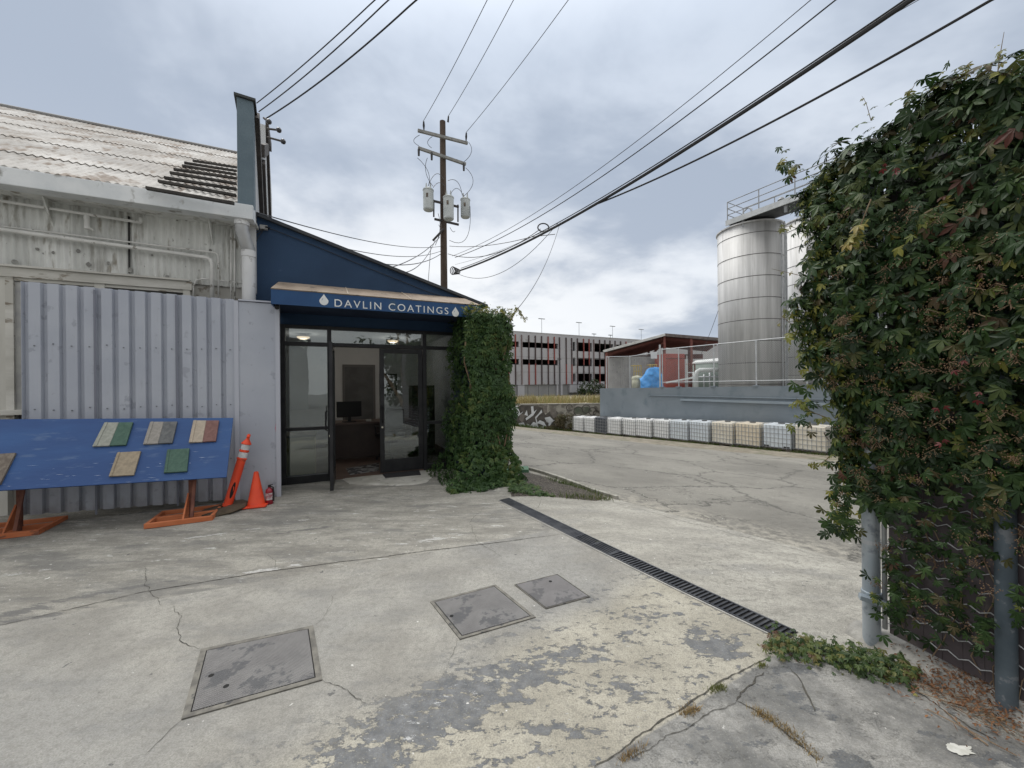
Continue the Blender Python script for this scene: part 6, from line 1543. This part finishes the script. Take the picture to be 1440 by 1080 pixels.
def jump(a, b, sag, r=.012, n=9, par_=None, out=Vector((0, 0, 0))):
    q = MB(); pts = [a.lerp(b, i/n)+Vector((0, 0, -sag*4*(i/n)*(1-i/n)))+out*(4*(i/n)*(1-i/n)) for i in range(n+1)]; q.tube(pts, r, 5); q.build('jumper_wire', MWIRE, up_)
MWIRE = mat('wire_grey', (.06, .06, .065), rough=.5, metal=.3); MCAB = mat('cable_black', (.012, .012, .014), rough=.5)
for (u0, v0, u1, v1, s_, o_) in ((587, 222, 602, 262, .0, .25), (601, 222, 609, 262, 0, -.2), (590, 190, 589, 205, 0, -.25), (608, 192, 607, 208, 0, -.2), (659, 200, 652, 228, 0, .25), (655, 236, 652, 276, 0, .4), (602, 262, 624, 252, -.4, 0), (609, 264, 626, 262, -.2, 0), (630, 254, 650, 275, -.3, .1), (634, 272, 652, 276, -.3, 0),
                              (661, 290, 632, 338, .7, .3), (616, 300, 612, 345, 0, .15), (606, 345, 602, 398, 0, 0), (617, 316, 614, 338, 0, .12), (633, 320, 640, 325, .1, 0)):
    jump(at(u0, v0, PY-.5 if u0 < 640 else PY+.4), at(u1, v1, PY-.5 if u1 < 640 else PY+.4), s_, .012, 9, None, Vector((o_, 0, 0)))
# coil at the cable landing
cc = at(640, 381, PY-.35); q = MB()
for k in range(5):
    rr = .15-.015*k; q.tube([cc+Vector((.06*k-.1+rr*.75*math.cos(a), -.05+.04*k, rr*math.sin(a)*1.2)) for a in [j*.45 for j in range(15)]], .022, 5)
q.build('cable_coil', MCAB, up_)
# ================================================================ OVERHEAD WIRES
def wire(a, b, sag, r, label, ext=1.0, m_=None, n=28, grp='overhead wires', name='overhead_wire'):
    q = MB(); pts = []
    for i in range(n+1):
        t = i/n*ext; p = a.lerp(b, t) if t <= 1 else a+(b-a)*t
        pts.append(p+Vector((0, 0, -sag*4*t*(1-t) if t < 1 else 0)))
    q.tube(pts, r, 6); return tag(q.build(name, m_ or MWIRE), label, 'wire', grp)
wire(i1[0]+Vector((.04, -.24, .34)), at(685, 0, 11.9), .1, .011, 'thin wire rising from the left end of the top crossarm', 1.9)
wire(tp0+Vector((.05, -.15, .2)), at(722, 0, 12.2), .1, .011, 'thin wire rising from the very top of the utility pole', 1.9)
wire(i1[1]+Vector((.04, -.24, .34)), at(799, 0, 12.6), .1, .011, 'thin wire rising from the right end of the top crossarm', 1.9)
wire(at(361, 145, 8.6), at(527, 0, 6.6), .05, .010, 'leftmost of the three dark wires rising from the warehouse parapet', 1.8, MCAB)
wire(at(364, 157, 8.6), at(546, 0, 6.5), .08, .011, 'middle of the three dark wires rising from the warehouse parapet', 1.8, MCAB)
wire(at(372, 168, 7.2), at(585, 0, 5.6), .10, .012, 'rightmost of the three dark wires, ending at the parapet insulators', 1.8, MCAB)
A_ = at(645, 381, PY-.4); B_ = at(1281, 0, 5.3)
wire(A_, B_, .42, .038, 'thickest black cable bundle running from pole to the upper right', 1.6, MCAB, 40)
wire(A_+Vector((.1, 0, .12)), B_+Vector((.02, 0, .07)), .40, .014, 'lashed strand hugging the top of the thick cable', 1.6, MCAB, 40)
wire(A_.lerp(B_, .60)-Vector((0, 0, .42*4*.6*.4+.02)), at(1394, 0, 5.1), .16, .021, 'black cable splitting off the thick bundle towards the right', 1.6, MCAB, 40)
wire(at(640, 362, PY), at(1175, 0, 6.6), .55, .014, 'dark middle wire above the thick cable, steeper than it', 1.6, MCAB, 40)
wire(at(636, 360, PY), at(1140, 0, 6.9), .55, .009, 'faint thin wire highest of those running to the upper right', 1.6, None, 40)
wire(at(640, 372, PY), at(1225, 38, 6.6), .6, .006, 'very faint hairline wire behind the thick cable bundle', 1.6, None, 40)
wire(at(362, 299, 5.9), at(622, 346, PY), .25, .010, 'thin sagging wire from the shop roof corner to the pole, uppermost')
wire(at(374, 319, 5.95), at(620, 357, PY), .55, .014, 'grey service wire from the shop wall bracket to the pole, lowermost', m_=MCAB)
wire(at(374, 319, 5.95), at(620, 353, PY), .35, .010, 'grey service wire between the roof-corner wire and the lowest one')
wire(at(632, 346, PY), at(748, 333, 14), .15, .012, 'short wire leaving the pole to the right above the coil', 1.2)
wire(at(630, 357, PY), at(760, 322, 14), .5, .014, 'sagging wire leaving the pole to the right towards the thick cable', 1.0)
wire(at(640, 383, PY), at(786, 312, 13), .9, .010, 'lowest drooping wire right of the cable coil', 1.0)
wire(at(618, 334, PY-.4), at(543, 378, 11), .2, .014, 'service drop from the pole bracket behind the shop roof, left')
wire(at(612, 338, PY-.4), at(558, 384, 11), .4, .014, 'service drop from the pole bracket behind the shop roof, right')
wire(at(788, 312, 12.3), at(716, 447, 6.4), .35, .007, 'thin wire dropping from the thick cable to the shop creeper')
wire(at(1010, 437, 22), at(985, 500, 27), .1, .012, 'thin guy wire slanting down to the canopy left of the silo')
q = MB(); c_ = at(764, 320, 14.2)
q.tube([c_+Vector((.20*math.cos(a), .05*math.sin(a), .17*math.sin(a))) for a in [i*.4 for i in range(17)]], .025, 6); tag(q.build('cable_loop', MCAB), 'small dark storage loop hanging on the thick cable', 'cable loop')
# wires on the blue wall
q = MB(); q.tube([lp(tz(372, 319)[0], .02, tz(372, 319)[1]), lp(tz(440, 345)[0], .015, tz(440, 345)[1]), lp(tz(520, 378)[0], .015, tz(520, 378)[1]), lp(tz(600, 410)[0], .015, tz(600, 410)[1]), lp(tz(628, 419)[0], .015, tz(628, 419)[1])], .005, 5); q.build('wall_cable', MCAB, shop)
q = MB(); p = fp(371, 320, .03); q.box((0, 0, 0), (.10, .06, .06), Matrix.Translation(p) @ Matrix.Rotation(FA, 4, 'Z')); q.build('wire_bracket', mat('bracket_grey', (.3, .3, .3)), shop)
q = MB(); q.tube([fp(371, 322, .03), fp(362, 335, .03), fp(356, 352, .02)], .005, 5); q.tube([fp(371, 322, .04), fp(362, 327, .05), fp(350, 325, .1)], .006, 5); q.build('wall_cable', MCAB, shop)

# ================================================================ PARKING GARAGE
GA = R(30); gD = Vector((math.cos(GA), math.sin(GA), 0)); gN = Vector((math.sin(GA), -math.cos(GA), 0))
g0 = at(735, 540, 70); g0.z = 0
GMt = Matrix.Translation(g0) @ Matrix.Rotation(GA, 4, 'Z')
def gp_(u, v, o=0.0): p = rp(u, v, g0+gN*o, gN); return (p-g0).dot(gD), p.z
def gq(x_, o, z_): return g0+gD*x_+gN*o+Vector((0, 0, z_))
pg = thing('parking_garage', 'long multi-storey concrete parking garage with red and black vertical fins', 'parking garage', g0+gD*10, GA)
MGC = mat('garage_concrete', (.35, .355, .385), (.39, .395, .42), .15, .85, c3=(.31, .31, .32), s3=.5)
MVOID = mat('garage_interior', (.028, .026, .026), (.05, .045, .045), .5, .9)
zT0 = gp_(720, 466)[1]; zBt = gp_(735, 541)[1]; xs0, xs1 = -40, 90
print('garage', zT0, gp_(850, 478.5)[1], zBt)
def zc_(y): return gp_(735, 440+y/6)[1]
rowsL = [(gp_(770, 482.5)[1], gp_(770, 490)[1]), (gp_(770, 506)[1], gp_(770, 513.5)[1])]
def Xz(x): return gp_(700+x/6, 500)[0]
ops = []
for (a, b) in ((90, 180), (210, 508)):
    ops += [(Xz(a), Xz(b), *rowsL[0]), (Xz(a), Xz(b), *rowsL[1])]
rowsR = [(gp_(820, 440+250/6)[1], gp_(820, 440+325/6)[1]), (gp_(820, 440+380/6)[1], gp_(820, 440+450/6)[1]), (gp_(820, 440+512/6)[1], gp_(820, 440+580/6)[1])]
for (a, b) in ((634, 655), (676, 796), (816, 975), (1000, 1150)):
    for r_ in rowsR: ops.append((Xz(a), Xz(b), *r_))
# wall built as a grid with real openings 0.5 deep
cx = sorted(set([xs0, xs1]+[o[0] for o in ops]+[o[1] for o in ops])); cz = sorted(set([zBt, zT0]+[o[2] for o in ops]+[o[3] for o in ops]))
q = MB()
for i in range(len(cx)-1):
    for j in range(len(cz)-1):
        mx_, mz_ = (cx[i]+cx[i+1])/2, (cz[j]+cz[j+1])/2
        if any(o[0] < mx_ < o[1] and o[3] < mz_ < o[2] for o in ops): continue
        q.add([gq(cx[i], 0, cz[j]), gq(cx[i+1], 0, cz[j]), gq(cx[i+1], 0, cz[j+1]), gq(cx[i], 0, cz[j+1])], [(0, 1, 2, 3)])
for o in ops:
    a, b, z1, z0_ = o
    q.add([gq(a, 0, z0_), gq(b, 0, z0_), gq(b, -.45, z0_), gq(a, -.45, z0_), gq(a, 0, z1), gq(b, 0, z1), gq(b, -.45, z1), gq(a, -.45, z1)], [(0, 1, 2, 3), (4, 7, 6, 5), (0, 3, 7, 4), (1, 5, 6, 2)])
q.build('facade', MGC, pg)
q = MB(); q.prism([gq(xs0, -12, zBt), gq(xs1, -12, zBt), gq(xs1, -12, zT0-.8), gq(xs0, -12, zT0-.8)], gN*-.3)
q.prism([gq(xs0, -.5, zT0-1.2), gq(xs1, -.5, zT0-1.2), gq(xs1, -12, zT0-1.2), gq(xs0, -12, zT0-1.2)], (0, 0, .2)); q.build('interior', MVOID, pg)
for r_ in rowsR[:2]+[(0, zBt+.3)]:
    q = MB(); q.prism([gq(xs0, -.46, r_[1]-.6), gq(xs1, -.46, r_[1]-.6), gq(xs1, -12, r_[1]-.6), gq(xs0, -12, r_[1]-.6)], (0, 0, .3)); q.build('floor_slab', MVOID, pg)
q = MB(); q.prism([gq(xs0, .05, zT0-.0), gq(xs1, .05, zT0-.0), gq(xs1, -.3, zT0), gq(xs0, -.3, zT0)], (0, 0, .12)); q.build('parapet_cap', MGC, pg)
for z_ in (zc_(372), zc_(500)): q = MB(); q.prism([gq(xs0, .01, z_), gq(xs1, .01, z_), gq(xs1, .01, z_+.06), gq(xs0, .01, z_+.06)], gN*-.008); q.build('panel_joint', mat('joint_grey', (.24, .24, .25)), pg)
MFR_ = mat('fin_red', (.24, .055, .045), (.20, .045, .04), 1, .6); MFK = mat('fin_dark', (.05, .03, .032), (.06, .04, .042), 1, .6)
fins = [(88, 'k', 'r'), (147, 'r', 'k'), (200, 'b', 'b'), (260, 'k', 'r'), (315, 'k', 'r'), (368, 'k', 'k'), (423, 'r', 'k'), (475, 'r', 'k'), (519, 'k', 'k'), (575, 'k', 'r'), (622, 'k', 'r'), (670, 'k', 'k'), (722, 'r', 'k'), (768, 'r', 'k'), (808, 'b', 'b'), (857, 'k', 'r'), (902, 'k', 'k'), (945, 'k', 'k'), (988, 'k', 'r'), (1035, 'k', 'k'), (1080, 'r', 'k'), (1125, 'k', 'k')]
zf0 = zBt; zf2 = gp_(735, 471)[1]; zfm = gp_(770, 511.7)[1]
MM = {'k': MFK, 'r': MFR_, 'b': mat('fin_brown', (.16, .12, .12), (.18, .14, .14), 1, .7)}
for x, c1_, c2_ in fins:
    X_ = Xz(x); w_ = .085
    for (a, b, c_) in ((zfm, zf2, c1_), (zf0, zfm, c2_)):
        q = MB(); q.prism([gq(X_-w_, .02, a), gq(X_+w_, .02, a), gq(X_+w_, .02, b), gq(X_-w_, .02, b)], gN*.2); q.build('fin', MM[c_], pg)
zG_ = -1.2
q = MB(); q.prism([gq(xs0, -.25, zG_), gq(xs1, -.25, zG_), gq(xs1, -.25, zBt), gq(xs0, -.25, zBt)], gN*-.3); q.build('ground_floor_wall', mat('garage_base', (.20, .205, .215), (.24, .245, .25), .3, .85), pg)
for x in (195, 520, 770): X_ = Xz(x); q = MB(); q.prism([gq(X_-.7, .0, zG_), gq(X_+.7, .0, zG_), gq(X_+.7, .0, zBt), gq(X_-.7, .0, zBt)], gN*-.24); q.build('pier', MGC, pg)
q = MB(); X_ = Xz(600); X2 = Xz(900); q.prism([gq(X_, -.2, zBt-1.6), gq(X2, -.2, zBt-1.6), gq(X2, -.2, zBt-.05), gq(X_, -.2, zBt-.05)], gN*.5); q.build('canopy_band', MGC, pg)
# light masts on the deck
for k, (x, y, o) in enumerate(((370, 50, -20), (685, 82, -20), (968, 113, -20), (1210, 140, -20), (812, 178, -3), (950, 188, -3), (125, 108, -3))):
    p0 = rp(700+x/6, 440+y/6, g0+gN*o, gN); lm = thing('deck_light_mast', 'slim light mast on the garage roof, %s' % ('tall, above the left slit windows', 'tall, second from the creeper', 'tall, third from the creeper', 'tall, behind the canopy roof ridge', 'short, above the stair windows', 'short, left of the canopy ridge', 'short, beside the creeper top')[k], 'light mast', (p0.x, p0.y, zT0-1), group='light masts on the garage roof')
    q = MB(); q.cyl((p0.x, p0.y, zT0-1), p0, .06, .045, 8); q.build('mast', mat('mast_grey', (.22, .24, .26)), lm)
    q = MB(); q.bar(p0-gD*(.9 if k < 4 else .5)+Vector((0, 0, 0)), p0+gD*(.9 if k < 4 else .5), .35, .12); q.build('lamp_head', mat('mast_grey', (.22, .24, .26)), lm)
# street lamp, fence and hedge in front of the garage
p = rp(787, 505, g0+gN*3, gN); q = MB(); q.cyl((p.x, p.y, -1), p, .12, .10, 8); q.bar(p-gD*.5, p+gD*.3, .2, .15); tag(q.build('street_lamp', mat('lamp_black', (.05, .05, .055))), 'dark short street lamp in front of the garage facade', 'street lamp')
sf = thing('security_fence', 'dark bar fence in front of the garage ground floor', 'fence', g0+gN*6)
MSF = mat('fence_dark', (.06, .065, .07))
for z_ in (-.4, 1.35): q = MB(); q.bar(gq(-15, 6, z_), gq(24, 6, z_), .05, .06); q.build('rail', MSF, sf)
for k in range(20): q = MB(); q.bar(gq(-15+k*2.05, 6, -1.0), gq(-15+k*2.05, 6, 1.45), .08, .08, upv=(1, 0, 0)); q.build('post', MSF, sf)
def bush(name, label, cat, c, rx_, ry_, rz_, n, size, m_, seed, trunk=None, group=None):
    rg = random.Random(seed); t = thing(name, label, cat, (c.x, c.y, c.z-rz_), 0, group); L_ = Leaves()
    cs = [(Vector((rg.gauss(0, .42)*rx_, rg.gauss(0, .42)*ry_, rg.gauss(0, .4)*rz_)), rg.uniform(.3, .55)) for _ in range(9)]
    for _ in range(n):
        o, r_ = rg.choice(cs); d = Vector((rg.gauss(0, 1), rg.gauss(0, 1), rg.gauss(0, 1))).normalized(); p = c+o+Vector((d.x*rx_, d.y*ry_, d.z*rz_))*r_*rg.uniform(.6, 1)
        leaflet(L_.v, L_.f, p, Vector((rg.gauss(0, 1), rg.gauss(0, 1), rg.gauss(0, 1))).normalized(), d, size*rg.uniform(.6, 1.3), size*.5)
    L_.build('foliage', m_, t)
    q = MB()
    for k in range(5):
        e = cs[k][0]; q.tube([(c.x+e.x*.1, c.y, c.z-rz_), (c.x+e.x*.6, c.y+e.y*.6, c.z-rz_*.3), c+e*1.2], [.04*rz_, .03*rz_, .01*rz_], 6)
    q.build('stem', MSTEM, t); return t
MHG = leafmat('shrub_dark', [(0, (.02, .035, .015)), (.6, (.035, .06, .02)), (1, (.07, .09, .03))], .7, .15)
for k, (x, w_) in enumerate(((640, 2.2), (720, 2.4), (790, 2.0), (850, 2.2))):
    c = gq(Xz(x), 3.5, .3); bush('hedge_shrub', ('dark shrub by the garage fence, leftmost of the hedge', 'dark shrub by the garage fence, second in the hedge', 'dark shrub by the garage fence, third in the hedge', 'dark shrub by the garage fence, beside the blue-grey wall')[k], 'shrub', c, w_, 1.2, 1.5, 500, .4, MHG, 50+k, group='dark hedge shrubs in front of the garage')
MBR = leafmat('shrub_dry', [(0, (.08, .06, .04)), (.5, (.13, .10, .06)), (.8, (.10, .11, .05)), (1, (.18, .15, .08))], .85, .15)
c = gh(793, 591); c.y = 30.1; bush('dry_shrub', 'brownish dry shrub against the graffiti wall left of the tanks', 'shrub', Vector((c.x, 30.1, c.z)), .95, .5, .75, 1500, .13, MBR, 61)
c = gh(772, 601); bush('dry_shrub', 'low dry weed tuft at the foot of the graffiti lettering', 'shrub', Vector((c.x, 30.2, c.z)), .7, .4, .35, 500, .10, MBR, 62)
# ================================================================ ACROSS THE YARD, BEHIND THE VIEWPOINT (mirrored in the shop glass)
bk = thing('pale_building', 'plain pale rendered building across the yard, mirrored in the shop windows', 'building', (1, -16, 0))
q = MB(); q.b2((-14, -24, -.2), (5.5, -15, 4.6)); q.build('wall', mat('render_pale', (.42, .42, .40), (.5, .5, .48), .6, .9), bk)
q = MB(); q.b2((-14.2, -24.2, 4.6), (5.7, -14.8, 4.8)); q.build('roof', MRAKE, bk)
for x_ in (-11, -6.5, -2, 2): q = MB(); q.b2((x_, -15, 1.2), (x_+1.8, -14.95, 2.6)); q.build('window', mat('dusty_pane', (.1, .1, .1)), bk)
MCARS = [mat('car_silver', (.42, .43, .44), rough=.3, metal=.6), mat('car_dark', (.05, .055, .065), rough=.3, metal=.4)]
MTY = mat('tyre', (.02, .02, .02), rough=.85)
def car(x, y, rz, m_, label):
    t = thing('parked_car', label, 'car', (x, y, gz(x, y)), rz, 'cars parked across the yard'); M_ = Matrix.Translation((x, y, gz(x, y))) @ Matrix.Rotation(rz, 4, 'Z')
    low = [(-2.15, .35), (-2.2, .7), (-2.1, .95), (-1.0, 1.02), (1.1, 1.05), (1.95, 1.0), (2.15, .7), (2.15, .3)]
    q = MB(); q.prism([Vector((a, -.87, b)) for a, b in low], (0, 1.74, 0), M_); b_ = q.build('body', m_, t, bevel=.08)
    top = [(-1.25, 1.0), (-.45, 1.42), (.9, 1.46), (1.75, 1.0)]
    q = MB(); v = []
    for sgn, ins in ((-1, 0), (1, 0)):
        for a, b in top: v.append((a*(1 if b < 1.1 else .96), sgn*(.82 if b < 1.1 else .66), b))
    q.add(v, [(0, 1, 2, 3), (7, 6, 5, 4), (0, 4, 5, 1), (1, 5, 6, 2), (2, 6, 7, 3)], M_); q.build('glasshouse', mat('car_glass', (.03, .035, .04), rough=.12), t)
    q = MB(); q.prism([Vector((-.47, -.67, 1.425)), Vector((.92, -.67, 1.465)), Vector((.92, .67, 1.465)), Vector((-.47, .67, 1.425))], (0, 0, .03), M_); q.build('roof', m_, t)
    for sx in (-1.35, 1.35):
        for sy in (-.86, .86):
            q = MB(); q.cyl((sx, sy-.1, .32), (sx, sy+.1, .32), .32, n=20, M=M_); wh_ = q.build('wheel', MTY, t)
            q = MB(); q.cyl((sx, sy*1.0+(.101 if sy > 0 else -.101), .32), (sx, sy+(.106 if sy > 0 else -.106), .32), .2, n=16, M=M_); q.build('rim', MGAL, wh_)
    for sy in (-.62, .62): q = MB(); q.b2((-2.2, sy-.18, .68), (-2.1, sy+.18, .84), M_); q.build('headlight', MREF, t, bevel=.02)
car(-1.2, -9.5, R(20), MCARS[0], 'silver parked car across the yard, mirrored in the left shop window')
car(-3.8, -12.2, R(8), MCARS[1], 'dark parked car across the yard, mirrored behind the silver one')
MTR_ = leafmat('tree_leaf', [(0, (.02, .035, .012)), (.6, (.04, .07, .02)), (1, (.08, .10, .03))], .6, .2)
for k, (x_, y_) in enumerate(((9.5, -9), (12.5, -3.5), (13.5, -13))):
    bush('broadleaf_tree', ('dark broadleaf tree across the yard, nearest the pale building', 'dark broadleaf tree beyond the creeper-covered fence', 'dark broadleaf tree farthest behind the fence')[k], 'tree', Vector((x_, y_, 3.4)), 2.6, 2.6, 3.4, 2600, .42, MTR_, 80+k, group='trees behind the fence')
